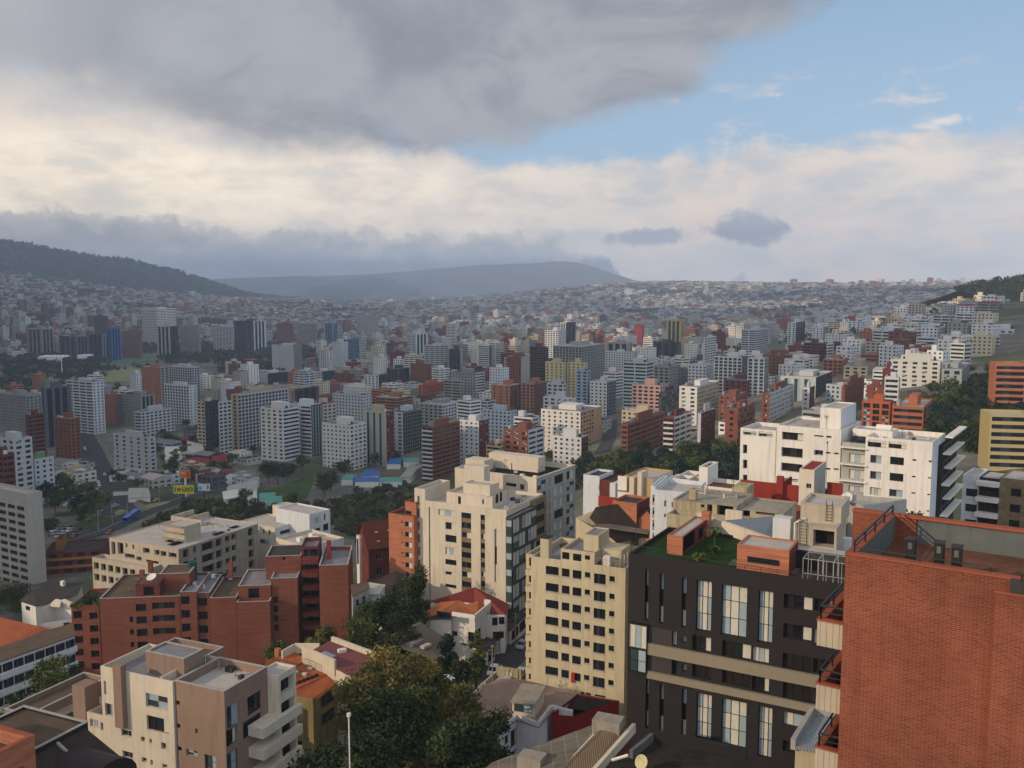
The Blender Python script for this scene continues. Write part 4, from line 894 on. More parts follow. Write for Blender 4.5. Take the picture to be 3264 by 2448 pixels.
# ============ yellow-beige tower by the street
def beige_tower():
    fr = Frame(Z3(602, 548), 143, Z3(75, 478)); rt = R_('apartment_tower', fr, -8, 7, 'yellow beige apartment tower with a regular grid of dark windows beside the street', 'tower')
    z0 = rt['_o'][2] - 1; zt = fr.zt; sl = fr.sx(Z3(75, 0)[0]); wR = fr.wx(Z3(619, 0)[0]); wD = 13
    def rw(x0, x1, y0, y1, y6, n=7, st='dark', skip=()):
        r = fr.rF(Z3(x0, y0), Z3(x1, y1)); r = (r[0] - .03, r[1] - .1, r[2] + .03, r[3] + .08); dz = fr.onF(Z3(x0, y0))[1] - fr.onF(Z3(x0, y6))[1]; return rows(r, (r[0], r[1] - dz, r[2], r[3] - dz), n, st, skip)
    cols = [rw(158, 228, 533, 583, 1092), rw(248, 289, 547, 592, 1112), rw(308, 355, 556, 603, 1128), rw(376, 404, 568, 595, 1142, st='one'), rw(427, 490, 575, 634, 1152, st='band'), rw(513, 541, 590, 618, 1170, st='one')]
    h = [w for c in cols for w in c]; zb = h[6][1] - .2
    h += [fr.rF(Z3(a, b), Z3(c, d)) + ('dark',) for a, b, c, d in ((352, 1233, 374, 1250), (380, 1237, 408, 1256), (430, 1247, 490, 1270))]
    block(fr, rt, sl, 0, 0, wD, z0, zt, (BEIGE, ROOFG), h, par=.9, depth=.18)
    for c, w_ in zip(cols, (0, 0, 0, 0, 0, 0)):
        for r in c: boxpart('sill', fr, rt, r[0] - .12, r[2] + .12, -.1, -.004, r[1] - .14, r[1] - .02, GREYR)
    CLUT.append((fr, rt, sl + .6, -4, 8, wD - 1, zt - .9, 9, 10))
    # set back left bay with balconies
    block(fr, rt, fr.sx(Z3(47, 0)[0], 2.2), sl - .004, 2.2, wD - 2, z0, zt - .4, (BEIGE, ROOFG), [], par=.5)
    for k in range(8):
        z = zt - 2.2 - 2.8 * k; a = fr.sx(Z3(46, 0)[0], 1.2); window(fr, rt, (a + .2, z - .1, sl - .1, z + 1.3), 'F', 2.14, 0, 'dark'); boxpart('balcony', fr, rt, a, sl - .005, 1.0, 2.19, z - 1.4, z - .5, BEIGE)
    # raised middle storey, lift house, chimney
    s0, s1 = fr.sx(Z3(240, 0)[0]), fr.sx(Z3(428, 0)[0]); zm = fr.onF(Z3(240, 436))[1]
    block(fr, rt, s0, s1, .03, 8, zt + .004, zm, (BEIGE, ROOFG), [fr.rF(Z3(a, b), Z3(c, d)) + ('dark',) for a, b, c, d in ((248, 453, 288, 498), (308, 462, 355, 508), (375, 472, 403, 500))], par=.5, name='penthouse', roofname='penthouse_roof')
    lw = fr.onZ(Z3(450, 455), zm - .5); q = rb(fr, rt, Z3(450, 455), Z3(450, 365), Z3(368, 0)[0], Z3(511, 0)[0], zm - .5, (BEIGE, ROOFG), name='lift_house', roofname='lift_house_roof')
    boxpart('penthouse', fr, rt, s1 + .01, s1 + 3.4, 3.2, 7.5, zt - .9, zm - .1, BEIGE)
    boxpart('chimney', fr, rt, *[fr.sx(Z3(x, 0)[0], 1.5) for x in (126, 172)], 1.5, 3.2, zt - .9, fr.onF(Z3(126, 378), 1.5)[1], BEIGE)
    boxpart('chimney_cap', fr, rt, *[fr.sx(Z3(x, 0)[0], 1.5) for x in (124, 174)], 1.4, 3.3, fr.onF(Z3(126, 376), 1.5)[1], fr.onF(Z3(126, 372), 1.5)[1] + .05, DARKB)
    boxpart('roof_cabinet', fr, rt, *[fr.sx(Z3(x, 0)[0], 1) for x in (475, 513)], 1, 2.2, zt - .9, fr.onF(Z3(475, 480), 1)[1], WHITE)
    railing('railing', rt, [fr.P(s1 + .3, .15, zt), fr.P(-.1, .15, zt), fr.P(-.1, wD - .3, zt)], 1.1, FRAMEW, r=.02)
    mb = MB()
    for k, (s, h_) in enumerate(((-1.6, 3.2), (-1.0, 2.6), (-.6, 3.0), (-2.2, 1.8))): mb.bar(fr.P(s, 2 + k * .4, zt - .9), fr.P(s, 2 + k * .4, zt - .9 + h_), .05, n=5); mb.box(fr.P(s - .1, 1.9 + k * .4, zt - .4 + h_ * .4), fr.f * .2, fr.w * .12, Vector((0, 0, .9)))
    obj('antenna', mb, FRAMEW, rt)
    s, w = fr.onF(Z3(312, 1130))[0], 0; boxpart('red_blanket', fr, rt, s - .35, s + .25, -.25, -.006, fr.onF(Z3(312, 1180))[1], fr.onF(Z3(312, 1128))[1], mat('red_cloth', '#9c1c1a', .8))
    return fr, zt
FR_Y, ZT_Y = beige_tower()

# ============ dark clad building with tall windows and a roof garden
def dark_block():
    fr = Frame(Z3(620, 462), 92.7, (2500, 1836)); rt = R_('apartment_building', fr, 14, 7, 'dark brown clad apartment building with tall curtained windows and two beige bands')
    z0 = rt['_o'][2] - 1; zt = fr.zt; S1 = 30; F3 = lambda a, b, st: fr.rF(Z3(*a), Z3(*b)) + (st,); F4_ = lambda a, b, st: fr.rF(Z4(*a), Z4(*b)) + (st,)
    up = [F3((712, 548), (727, 835), 'slit'), F3((793, 572), (812, 856), 'slit'), F3((917, 595), (937, 878), 'slit'), F3((998, 608), (1077, 905), 'tallc'), F3((1139, 632), (1273, 940), 'tallc'),
          F4_((208, 665), (280, 970), 'tallc'), F4_((348, 685), (505, 790), 'room'), F4_((345, 850), (500, 960), 'room'), F4_((516, 880), (640, 990), 'curt'), F4_((518, 712), (640, 800), 'room')]
    midp = [F3((862, 893), (886, 980), 'curt'), F3((917, 922), (940, 963), 'curt'), F3((975, 915), (1077, 1020), 'room'), F3((1142, 945), (1300, 1063), 'room'), F3((1308, 978), (1400, 1082), 'curt'), F4_((342, 1015), (500, 1135), 'gold'), F4_((512, 1045), (640, 1150), 'room'),
            F3((862, 1045), (886, 1140), 'gold'), F3((917, 1078), (940, 1122), 'curt'), F3((975, 1070), (1077, 1170), 'gold'), F3((1142, 1102), (1300, 1215), 'gold'), F3((1308, 1140), (1400, 1245), 'room'), F4_((342, 1180), (500, 1300), 'gold'), F4_((510, 1210), (640, 1320), 'sky')]
    lo = [F3((793, 1190), (812, 1468), 'slit'), F3((917, 1216), (937, 1488), 'slit'), F3((998, 1238), (1077, 1508), 'tallc'), F3((1139, 1268), (1270, 1557), 'tallc'), F4_((207, 1312), (275, 1612), 'tallc'), F4_((345, 1342), (498, 1452), 'curt'), F4_((342, 1503), (498, 1600), 'room'), F3((715, 1160), (728, 1440), 'slit')]
    lo2 = [(a, b - 7.2, c, d - 7.2, e) for a, b, c, d, e in lo if b - 7.2 > z0 + 1]
    block(fr, rt, 0, S1, 0, 12, z0, zt, (DARKB, TURF), up + midp + lo + lo2, par=.35, depth=.45)
    s5, s6 = fr.onF(Z3(730, 960))[0], S1
    def band(pa, th, name):                           # protruding beige spandrels
        z = fr.onF(Z3(*pa))[1]; boxpart(name, fr, rt, s5, S1 + .01, -.35, -.006, z - th, z, SPAN)
    band((730, 958), 1.15, 'spandrel_band'); band((730, 1113), .72, 'spandrel_band')
    boxpart('grey_panel', fr, rt, s5, fr.onF(Z3(860, 0 + 950))[0], -.03, -.004, fr.onF(Z3(730, 955))[1] + .02, fr.onF(Z3(730, 868))[1], DARKP)
    boxpart('grey_panel', fr, rt, s5, fr.onF(Z3(858, 1100))[0], -.03, -.004, fr.onF(Z3(730, 1112))[1] + .02, fr.onF(Z3(730, 1022))[1], DARKP)
    # glazed corner box on the left
    a, b = fr.onF(Z3(636, 840)), fr.onF(Z3(727, 1125)); mb = MB()
    block(fr, rt, a[0], b[0], -.5, -.006, b[1], a[1], (FRAMED, FRAMED), [], par=.05, name='glass_bay', wins=False, depth=.1)
    for k, st in enumerate(('green', 'curt')):
        zz = b[1] + .1 + k * (a[1] - b[1]) * .5; window(fr, rt, (a[0] + .05, zz, b[0] - .05, zz + (a[1] - b[1]) * .47), 'F', -.54, 0, st)
    railing('railing', rt, [fr.P(.1, 3, zt - .3), fr.P(.2, .2, zt - .1), fr.P(fr.sx(N4(835, 0)[0]), .2, zt - .1)], .95, RAILM)
    railing('railing', rt, [fr.P(fr.sx(N4(840, 0)[0]), .15, zt), fr.P(S1, .15, zt)], .45, RAILM, mid=0)
    zr = zt - .35; boxpart('garden_path', fr, rt, 9.5, 16, 2.2, 4.2, zr - .1, zr + .03, SLATE)
    # brick barbecue house and long brick store on the roof
    q = rb(fr, rt, N4(1015, 1185), N4(1015, 965), N4(836, 0)[0], N4(1330, 0)[0], zr, (BRICKO, ROOFP, BRICKD), name='barbecue_house', roofname='barbecue_house_roof', holesR=())
    s0, s1, w0, w1, z = q
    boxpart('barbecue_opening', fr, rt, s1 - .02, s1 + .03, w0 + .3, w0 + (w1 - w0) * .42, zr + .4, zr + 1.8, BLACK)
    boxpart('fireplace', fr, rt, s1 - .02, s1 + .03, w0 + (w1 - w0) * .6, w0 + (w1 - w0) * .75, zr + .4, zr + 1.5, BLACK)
    boxpart('chimney', fr, rt, s1 - .6, s1 + .25, w1 - .9, w1, zr, z + .75, BRICKO)
    q = rb(fr, rt, N2(945, 1050), N2(945, 690), N2(222, 0)[0], N2(1000, 0)[0], zr, (BRICKO, ROOFP, BRICKD), name='roof_store', roofname='roof_store_roof', depth=4, holesF=[])
    a_, b_ = fr.rF(N2(370, 762), N2(803, 890), q[2])[:2], fr.rF(N2(370, 762), N2(803, 890), q[2])[2:]
    window(fr, rt, (a_[0], (a_[1] + b_[1]) / 2 - .28, b_[0], (a_[1] + b_[1]) / 2 + .28), 'F', q[2] - .1, 0, 'one')
    boxpart('terrace', fr, rt, q[1] + .01, S1, .4, 8, zr - .1, zr + .02, DARKP)
    boxpart('screen_wall', fr, rt, q[1] + .02, S1, 4.2, 4.6, zr, fr.onF(N2(1300, 700), 4.2)[1] - .1, DARKB)
    # wire cages
    for k in range(3):
        a = fr.sx(N2(1150 + 215 * k, 0)[0], 1.2); b = fr.sx(N2(1360 + 215 * k, 0)[0], 1.2); z1_ = zr + 2.0; mb = MB()
        for s in (a, b):
            for w in (1.0, 3.4): mb.bar(fr.P(s, w, zr), fr.P(s, w, z1_), .035, n=4)
            mb.bar(fr.P(s, 1.0, z1_), fr.P(s, 3.4, z1_), .035, n=4)
        for w in (1.0, 3.4): mb.bar(fr.P(a, w, z1_), fr.P(b, w, z1_), .035, n=4)
        for t in (.35, .55): mb.bar(fr.P(a + (b - a) * t, 1, zr), fr.P(a + (b - a) * t, 1, z1_), .03, n=4)
        for t in range(1, 8):
            mb.bar(fr.P(a + (b - a) * t / 8, 1.0, z1_), fr.P(a + (b - a) * t / 8, 3.4, z1_), .012, n=3)
        mb.bar(fr.P(a, 1, zr + .6), fr.P(b, 1, zr + .6), .03, n=4); tag(obj('wire_cage', mb, FRAMEW), 'pale wire drying cage on the dark building roof, ' + ['left', 'middle', 'right'][k] + ' of three', 'cage', 'wire drying cages')
    return fr, zt, zr
FR_D, ZT_D, ZR_D = dark_block()

# ============ concrete plant room with black opening, sloping sheet roofs beside it
def plant_room():
    fr = FR_D; zr = ZT_D + .4; zsl = fr.onF(N2(1300, 700), 4.6)[1]; rt = R_('plant_room', fr, 20, 12, 'grey concrete plant room with a black doorway and ladders, behind the brick roof store')
    w0 = fr.onZ(N2(1440, 655), zsl)[1]; z0 = rt['_o'][2]
    f = lambda x, y, w=w0: fr.onF(N2(x, y), w)
    a = f(1045, 290); b = f(1690, 380)
    bz = f(1100, 600)[1]; w_, q = fb(fr, rt, N2(1045, 300), N2(1625, 385), w0, 5.5, (CONCL, ROOFP), z0, [fr.rF(N2(1295, 385), N2(1583, 655), w0) + ('gold',)], par=.15, depth=1.5, name='plant_room_wall', coping=CONCL)
    w1 = w0 + 1.8; w_, u = fb(fr, rt, N2(1118, 15), N2(1692, 40), w1, 5, (CONCL, ROOFP), q[2] - .2, [], par=.2, name='upper_room', roofname='upper_room_roof', coping=CONCL)
    def ladder(x0, x1, y0, y1, w):
        A, B = fr.onF(N2(x0, y0), w), fr.onF(N2(x1, y1), w); mb = MB(); n = int((A[1] - B[1]) / .3)
        for s in (A[0], B[0]): mb.bar(fr.P(s, w, B[1]), fr.P(s, w, A[1]), .035, n=4)
        for k in range(n): z = B[1] + k * .3 + .1; mb.bar(fr.P(A[0], w, z), fr.P(B[0], w, z), .025, n=4)
        obj('ladder', mb, RAILM, rt)
    ladder(1105, 1195, 215, 610, w0 - .15); ladder(1480, 1555, -20, 280, w1 - .15)
    mb = MB(); A = f(1032, 295, w0 - .3); B = f(1032, 600, w0 - .3); mb.bar(fr.P(A[0], w0 - .3, A[1]), fr.P(A[0], w0 - .3, B[1]), .07); mb.bar(fr.P(A[0], w0 - .3, A[1]), fr.P(A[0] + .9, w0 + .1, A[1] + .5), .07); obj('pipe', mb, WHITE, rt)
    boxpart('slab', fr, rt, q[0] - 1.2, 30, 4.7, w0 - .01, fr.onF(N2(1300, 720), 4.6)[1] - .25, fr.onF(N2(1300, 700), 4.6)[1], ROOFP)
    e = fr.onF(N2(1700, 600), 10); boxpart('ac_unit', fr, rt, e[0], e[0] + 1.1, 10, 11, e[1] - .9, e[1] + .6, WHITEC)
    # tank + duct on the sheet roof
    # sloping blue-grey sheet roof (its high edge towards the camera)
    w2 = 9.5; P = [fr.onZ(N2(60, 258), ZT_D + 1.2), fr.onZ(N2(740, 200), ZT_D + 1.7), fr.onZ(N2(1050, 300), ZT_D + .9), fr.onZ(N2(1010, 420), ZT_D + .5), fr.onZ(N2(760, 510), ZT_D + .6), fr.onZ(N2(600, 455), ZT_D + .7)]
    zs = [ZT_D + 1.2, ZT_D + 1.7, ZT_D + .9, ZT_D + .5, ZT_D + .6, ZT_D + .7]
    rt2 = R_('sheet_roof_building', fr, 10, 14, 'building with a blue grey sloping sheet metal roof behind the roof garden'); mb = MB()
    T = [fr.P(s, w, z) for (s, w), z in zip(P, zs)]; mb.poly(T); mb.poly([p - Vector((0, 0, .3)) for p in reversed(T)])
    for k in range(6): mb.quad(T[k] - Vector((0, 0, .3)), T[(k + 1) % 6] - Vector((0, 0, .3)), T[(k + 1) % 6], T[k])
    obj('roof', mb, METALB, rt2)
    mb = MB(); e0 = fr.onZ(N2(-350, 150), ZT_D + 1.5); e1 = fr.onZ(N2(900, 590), ZT_D + .6); A = fr.P(*e0, ZT_D + 1.5); B = fr.P(*e1, ZT_D + .6); d = (B - A); n = Vector((-d.y, d.x, 0)).normalized() * .5
    mb.box(A - Vector((0, 0, 1.3)), d, n, Vector((0, 0, 1.3))); obj('parapet', mb, CREAM, rt2)
    mb = MB(); foot = [p - (p - T[3]) * .03 for p in T]
    for k in range(6): a_, b_ = foot[k], foot[(k + 1) % 6]; mb.quad((a_.x, a_.y, z0), (b_.x, b_.y, z0), (b_.x, b_.y, b_.z - .31), (a_.x, a_.y, a_.z - .31))
    obj('wall', mb, CREAM, rt2)
    s, w = fr.onZ(N2(840, 525), ZT_D + .7); boxpart('ventilation_duct', fr, rt2, s - .9, s + .9, w, w + 1.4, ZT_D + .3, ZT_D + 2.9, WHITEC)
    return q, u
PLQ = plant_room()

# ============ near red brick building on the right
def near_brick():
    fr = Frame(N1(315, 555), 41.3, N1(2130, 830)); rt = R_('brick_building', fr, 10, 4, 'near red brick building filling the lower right corner, with a sunken paved roof terrace', 'building')
    z0 = rt['_o'][2]; zt = fr.zt; t = .42; S1 = 16; wb = 8.6; fl = fr.onF(N1(1060, 437), wb)[1]
    mb = MB()                                         # outer walls
    s_r = fr.onF(N1(1912, 1000))[0]
    mb.quad(fr.P(0, 0, z0), fr.P(S1, 0, z0), fr.P(S1, 0, zt), fr.P(0, 0, zt)); mb.quad(fr.P(0, wb + t, z0), fr.P(0, 0, z0), fr.P(0, 0, zt), fr.P(0, wb + t, zt))
    mb.quad(fr.P(t, t, zt), fr.P(t, t, fl), fr.P(S1, t, fl), fr.P(S1, t, zt)); mb.quad(fr.P(S1, 0, z0), fr.P(S1, wb, z0), fr.P(S1, wb, zt), fr.P(S1, 0, zt))
    mb.quad(fr.P(0, wb + 4, z0), fr.P(S1, wb + 4, z0), fr.P(S1, wb + 4, zt - 2), fr.P(0, wb + 4, zt - 2))
    obj('wall', mb, BRICKN, rt)
    mb = MB(); mb.quad(fr.P(t, t, zt), fr.P(t, wb, zt), fr.P(t, wb, fl), fr.P(t, t, fl)); obj('terrace_side_wall', mb, SLATE, rt)
    boxpart('coping', fr, rt, -.03, t, t, wb, zt + .003, zt + .09, TERRA); boxpart('coping', fr, rt, -.03, S1, -.03, t, zt + .003, zt + .09, TERRA)
    # back wall: brick on the left, plaster beyond
    zb = fr.onF(N1(805, 150), wb)[1]; sA = fr.onF(N1(395, 110), wb)[0]; sB = fr.onF(N1(1060, 300), wb)[0]
    boxpart('back_wall', fr, rt, sA, sB, wb, wb + .45, z0, zb, BRICKN); boxpart('plaster_wall', fr, rt, sB + .003, S1 + 6, wb + .12, wb + .45, z0, zb - .02, SLATE)
    boxpart('coping', fr, rt, sA - .04, S1 + 6, wb - .05, wb + .5, zb + .003, zb + .12, TERRA)
    mb = MB(); mb.quad(fr.P(t, t, fl), fr.P(S1, t, fl), fr.P(S1, wb, fl), fr.P(t, wb, fl)); obj('terrace_floor', mb, PAVET, rt)
    for xa, xb, yt in ((952, 1050, 395), (1255, 1355, 435), (1440, 1545, 478)):
        w = .75; a = fr.onF(N1(xa, yt), w); b = fr.onF(N1(xb, yt), w); v = boxpart('vent_stack', fr, rt, a[0], b[0], w, w + .45, fl, a[1], DARKB)
        boxpart('vent_cap', fr, rt, a[0] - .03, b[0] + .03, w - .03, w + .48, a[1] + .003, a[1] + .06, DARKP)
        boxpart('vent_opening', fr, rt, a[0] + (b[0] - a[0]) * .28, a[0] + (b[0] - a[0]) * .72, w - .012, w - .004, a[1] - .42, a[1] - .12, SLATE)
    railing('railing', rt, [fr.P(t * .75, t * .7, zt + .1), fr.P(t * .75, wb - .1, zt + .1)], .5, RAILM, mid=1, post=1.9, r=.045)
    railing('railing', rt, [fr.P(t * .75, t * .7, zt + .1), fr.P(s_r - .3, t * .7, zt + .1)], .22, RAILM, mid=0, post=2.4, r=.022)
    # projecting lower wall on the right with its own small terrace
    zp = fr.onF(N1(1925, 965), -.4)[1]; boxpart('projecting_wall', fr, rt, s_r, S1 + 4, -.4, -.004, z0, zp, BRICKN); boxpart('coping', fr, rt, s_r - .03, S1 + 4, -.43, -.006, zp + .003, zp + .09, TERRA)
    railing('railing', rt, [fr.P(s_r + .9, -.1, zp + .1), fr.P(S1 + 4, -.1, zp + .1)], .75, RAILM, mid=1, post=1.2, r=.04)
    boxpart('step_block', fr, rt, s_r + .5, s_r + 1.0, -.36, -.05, zp + .1, zp + .62, DARKP)
    # balconies on the left flank
    for k, (xa, ya, yb) in enumerate(((535, 835, 975), (529, 1190, 1330), (524, 1545, 1690))):
        w = .6; a = fr.onF(Z4(xa, ya), w); b = fr.onF(Z4(xa, yb), w); b1 = b[1] if k < 2 else b[1]
        mb = MB(); n = 9; W = -.004 - a[0]
        for i in range(n): mb.box(fr.P(a[0] + W * i / n, w + (.02 if i % 2 else 0), b1), fr.f * (W / n - .004), fr.w * .2, Vector((0, 0, a[1] - b1)))
        mb.box(fr.P(a[0], w + .22, b1), fr.f * .15, fr.w * 4.6, Vector((0, 0, a[1] - b1))); mb.box(fr.P(a[0] + .16, w + .22, b1), fr.f * (W - .17), fr.w * 4.6, Vector((0, 0, .25)))
        bl = obj('balcony', mb, CONCL, rt); bl['_o'] = rt['_o']
        boxpart('balcony_coping', fr, bl, a[0] - .04, -.006, w - .05, w + .3, a[1] + .003, a[1] + .08, TERRA); boxpart('balcony_coping', fr, bl, a[0] - .04, a[0] + .3, w + .3, w + 4.8, a[1] + .003, a[1] + .08, TERRA)
        railing('balcony_railing', bl, [fr.P(-.05, w + .12, a[1] + .08), fr.P(a[0] + .12, w + .12, a[1] + .08), fr.P(a[0] + .12, w + 4.6, a[1] + .08)], .62, RAILM, mid=1, r=.04)
        boxpart('balcony_floor', fr, bl, a[0] + .16, -.006, w + .22, w + 4.8, b1 + .26, b1 + .3, PAVET)
    return fr, zt
FR_N, ZT_N = near_brick()
# ---------------------------------------------------------------- mid-distance towers, each placed by its near corner
MC = {}
def cm(h, v=.08):                                    # plain facade material for a colour
    if h not in MC: MC[h] = mat('render_' + h.strip('#'), h, .85, .2, v, .05, .12)
    return MC[h]
BR = {'br': BRICK, 'bo': BRICKO, 'bd': BRICKD}
def wallmat(c): return BR[c] if c in BR else cm(c)
VIS = []                                             # screen span, lowest line to keep clear, distance
FOOT = []                                            # occupied ground, to keep the filler out
LM = []                                              # landmarks for labels: (px, py, text)
def mid(px, D, style, wall, label, name='apartment_tower', cat='tower', side=None, theta=60, base=None, roof=None, side_style=None, top=1, fl=2.85, wins=None, minw=9, gap=None, short=None):
    """px = (frame function, xL, xM, xR, yTop, yBase or None)"""
    Fn, xl, xm, xr, yt, yb = px
    if D is None:
        h = hit(Fn(xm, yb)); D = h.y
    fr = Frame(Fn(xm, yt), D, theta=theta); zt = fr.zt; s0 = fr.sx(Fn(xl, 0)[0]) if xl < xm else -10; w1 = fr.wx(Fn(xr, 0)[0]) if xr > xm else 12
    s0 = max(s0, -60); w1 = min(w1, 60) if w1 > 0 else 12; w1 = max(w1, minw * .6)
    c = fr.P(s0 / 2, w1 / 2, 0); g0 = min(gz(*fr.P(a, b, 0)[:2]) for a in (s0, 0) for b in (0, w1)) - 1.5
    zt = max(zt, g0 + 7); rt = root(name, (c.x, c.y, g0), label, cat, 'apartment towers across the valley' if cat == 'tower' else None)
    FOOT.append((c.x, c.y, max(-s0, w1) * .6 + 5)); mx, my = Fn((xl + xr) / 2, yt); LM.append((mx, my, short or label, D))
    pb = proj(fr.P(0, 0, g0))[1]; yT = Fn(xm, yt)[1]; VIS.append((Fn(xl, 0)[0] - 4, Fn(xr, 0)[0] + 4, pb - 6 if yb is not None else yT + .6 * (pb - yT), D))
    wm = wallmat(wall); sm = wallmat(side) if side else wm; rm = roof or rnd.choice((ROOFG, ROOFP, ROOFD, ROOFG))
    near = D < 700 if wins is None else wins; depth = .35
    def holes(st, u0, u1):
        L = u1 - u0
        if L < 2 or st == 'blank': return []
        if st == 'grid': return [h + (rnd.choice(('dark', 'dark', 'one', 'darkw', 'sky', 'darkc')),) for h in gridrects(u0, u1, g0, zt - .4, 1.7, 1.35, gap or 3.3, fl)]
        if st == 'wide': return [h + (rnd.choice(('band', 'band', 'dark3', 'bays', 'room')),) for h in gridrects(u0, u1, g0, zt - .4, 2.9, 1.5, gap or 4.4, fl)]
        if st == 'frames': return [h + (rnd.choice(('sky', 'bays', 'dark', 'dark3')),) for h in gridrects(u0, u1, g0, zt - .4, 2.9, 2.1, gap or 3.5, fl, .45)]
        if st == 'glass': return [h + ('green',) for h in gridrects(u0, u1, g0, zt - .4, 2.7, 2.5, gap or 2.9, fl, .25, .1)]
        if st in ('band', 'balc'):
            k = max(1, int(L / 9)); g_ = L / k; m_ = int((zt - g0 - 1) / fl)
            return [(u0 + g_ * i + .5, zt - .9 - (j + 1) * fl + 1.0, u0 + g_ * (i + 1) - .5, zt - .9 - (j + 1) * fl + 2.4, 'band') for i in range(k) for j in range(m_)]
        if st == 'slots': return [(u0 + L * a, g0 + 2, u0 + L * b, zt - 1.5, 'green') for a, b in ((.12, .3), (.4, .58), (.68, .86))]
        return []
    hF, hR = holes(style, s0, 0), holes(side_style or style, 0, w1)
    if near and len(hF) + len(hR) > 150: hF = hF[:100]; hR = hR[:50]
    if near: block(fr, rt, s0, 0, 0, w1, g0, zt, (wm, rm, sm), hF, hR, par=.9, depth=depth)
    else:
        mb = MB(); PF = lambda u, d, z: fr.P(u, d, z); PR = lambda u, d, z: fr.P(-d, u, z)
        for P_, u0, u1, hs, mi in ((PF, s0, 0, hF, 0), (PR, 0, w1, hR, 1)):
            ok = wall_holes(mb, P_, u0, u1, g0, zt, [h[:4] for h in hs], depth, mi)
            for a, b, c_, d_ in ok: mb.quad(P_(a, depth - .02, b), P_(c_, depth - .02, b), P_(c_, depth - .02, d_), P_(a, depth - .02, d_), 2)
        mb.quad(fr.P(s0, w1, g0), fr.P(s0, 0, g0), fr.P(s0, 0, zt), fr.P(s0, w1, zt), 1); mb.quad(fr.P(0, w1, g0), fr.P(s0, w1, g0), fr.P(s0, w1, zt), fr.P(0, w1, zt), 0)
        obj('wall', mb, (wm, sm, GLASSB if style == 'frames' else GLASS), rt)
        mb = MB(); mb.quad(*[fr.P(a, b, zt - .3) for a, b in ((s0, 0), (0, 0), (0, w1), (s0, w1))]); obj('roof', mb, rm, rt)
    if style == 'balc':                               # projecting balcony slabs
        mb = MB()
        for j in range(int((zt - g0 - 1) / fl)):
            z = zt - .9 - (j + 1) * fl; mb.box(fr.P(s0 + .5, -1.1, z), fr.f * (-s0 - 1), fr.w * 1.09, Vector((0, 0, .95)))
        o = obj('balcony_slab', mb, cm('#bdbab3') if wall in ('br', 'bd') else wm, rt); o['kind'] = 'stuff'
    if top:
        a = s0 * rnd.uniform(.55, .75); b = s0 * rnd.uniform(.2, .35); h = rnd.uniform(2.2, 4.2)
        boxpart('lift_house', fr, rt, a, b, w1 * .3, w1 * .7, zt - .8, zt + h, wm)
        if D < 900:
            boxpart('roof_box', fr, rt, s0 * .95, s0 * .85, w1 * .2, w1 * .4, zt - .8, zt + 1.2, cm('#8f8f8c'))
            if rnd.random() < .5:
                mb = MB(); p = fr.P(b * .6, w1 * .4, zt - .5); mb.bar(p, p + Vector((0, 0, 1.9)), .9, n=10); obj('water_tank', mb, rnd.choice((cm('#20303a'), cm('#b9bcc0'), cm('#2c4a66'))), rt)
    return fr, rt, s0, w1, zt, g0
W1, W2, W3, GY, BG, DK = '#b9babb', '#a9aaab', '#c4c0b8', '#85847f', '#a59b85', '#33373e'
T = 'apartment_tower'
def L_(px, D, style, wall, label, **k): return mid(px, D, style, wall, label, **k)
# left of the valley
A = L_((M1, 515, 722, 812, 165, 582), None, 'band', W1, 'tall white tower with stepped roof and long dark window strips beside the avenue', side_style='grid', short='the tall white avenue tower')
L_((M1, -60, 200, 325, 275, 600), 860, 'grid', GY, 'grey beige slab with many small windows at the left edge, behind the blue grey block', short='the grey edge slab')
L_((M1, 322, 340, 552, 212, 700), 800, 'grid', '#4c5560', 'slate blue tower with a flat top between the grey slab and the white tower', side_style='slots', short='the slate blue tower')
L_((M1, 422, 548, 625, 452, 775), None, 'grid', 'br', 'plain red brick tower with small square windows, left of the avenue', gap=5.2, side_style='grid', short='the red avenue tower')
L_((M1, 196, 210, 345, 425, 700), 620, 'blank', 'bd', 'dark brick block striped with white balconies, behind the plain red brick tower', side_style='band')
L_((M1, -40, 110, 250, 612, 1000), 480, 'wide', W2, 'white slab of flats behind the green and white building at the left edge')
L_((M1, -50, 20, 112, 735, 1010), 420, 'band', 'bd', 'brown red brick slab with dark window bands at the left edge')
L_((M1, 204, 268, 420, 770, 1132), None, 'band', '#6f8f5a', 'white apartment block with a bright green left flank above the road', side=W1, side_style='grid', gap=3.8, short='the green and white block')
L_((M1, 820, 902, 950, 265, 500), None, 'grid', 'bo', 'slim orange brick tower beside the white avenue tower', gap=4.6, side='#5c5450', side_style='blank')
L_((M1, 948, 1100, 1212, 272, 492), None, 'grid', GY, 'grey tower with a stepped roof left of the white paired towers', side_style='slots')
L_((M1, 1105, 1255, 1322, 52, 365), 1030, 'grid', 'bo', 'tall orange brick tower with a grey flank in front of the park field', gap=4.4, side=GY, side_style='wide', short='the tall park tower')
L_((M1, 1322, 1500, 1562, 50, 400), 1080, 'frames', W2, 'grey white tower with dark vertical window columns behind the white paired tower')
L_((M1, 1285, 1478, 1540, 195, 455), 900, 'frames', W1, 'white tower with a pale crown and dark windows below the tall orange brick tower', side_style='grid')
L_((M1, 1052, 1105, 1366, 402, 602), None, 'band', W2, 'broad white balconied block with a set back top storey, above the grey block', side_style='wide')
L_((M1, 885, 1168, 1196, 600, 866), None, 'wide', '#a8a8a4', 'grey six storey block with white balcony fronts beside the avenue', gap=7, short='the grey block on the avenue')
L_((M1, 1540, 1602, 1712, 320, 612), 740, 'wide', BG, 'dark slate slab with a beige flank left of the big gridded block', side=DK, side_style='grid', gap=3.4)
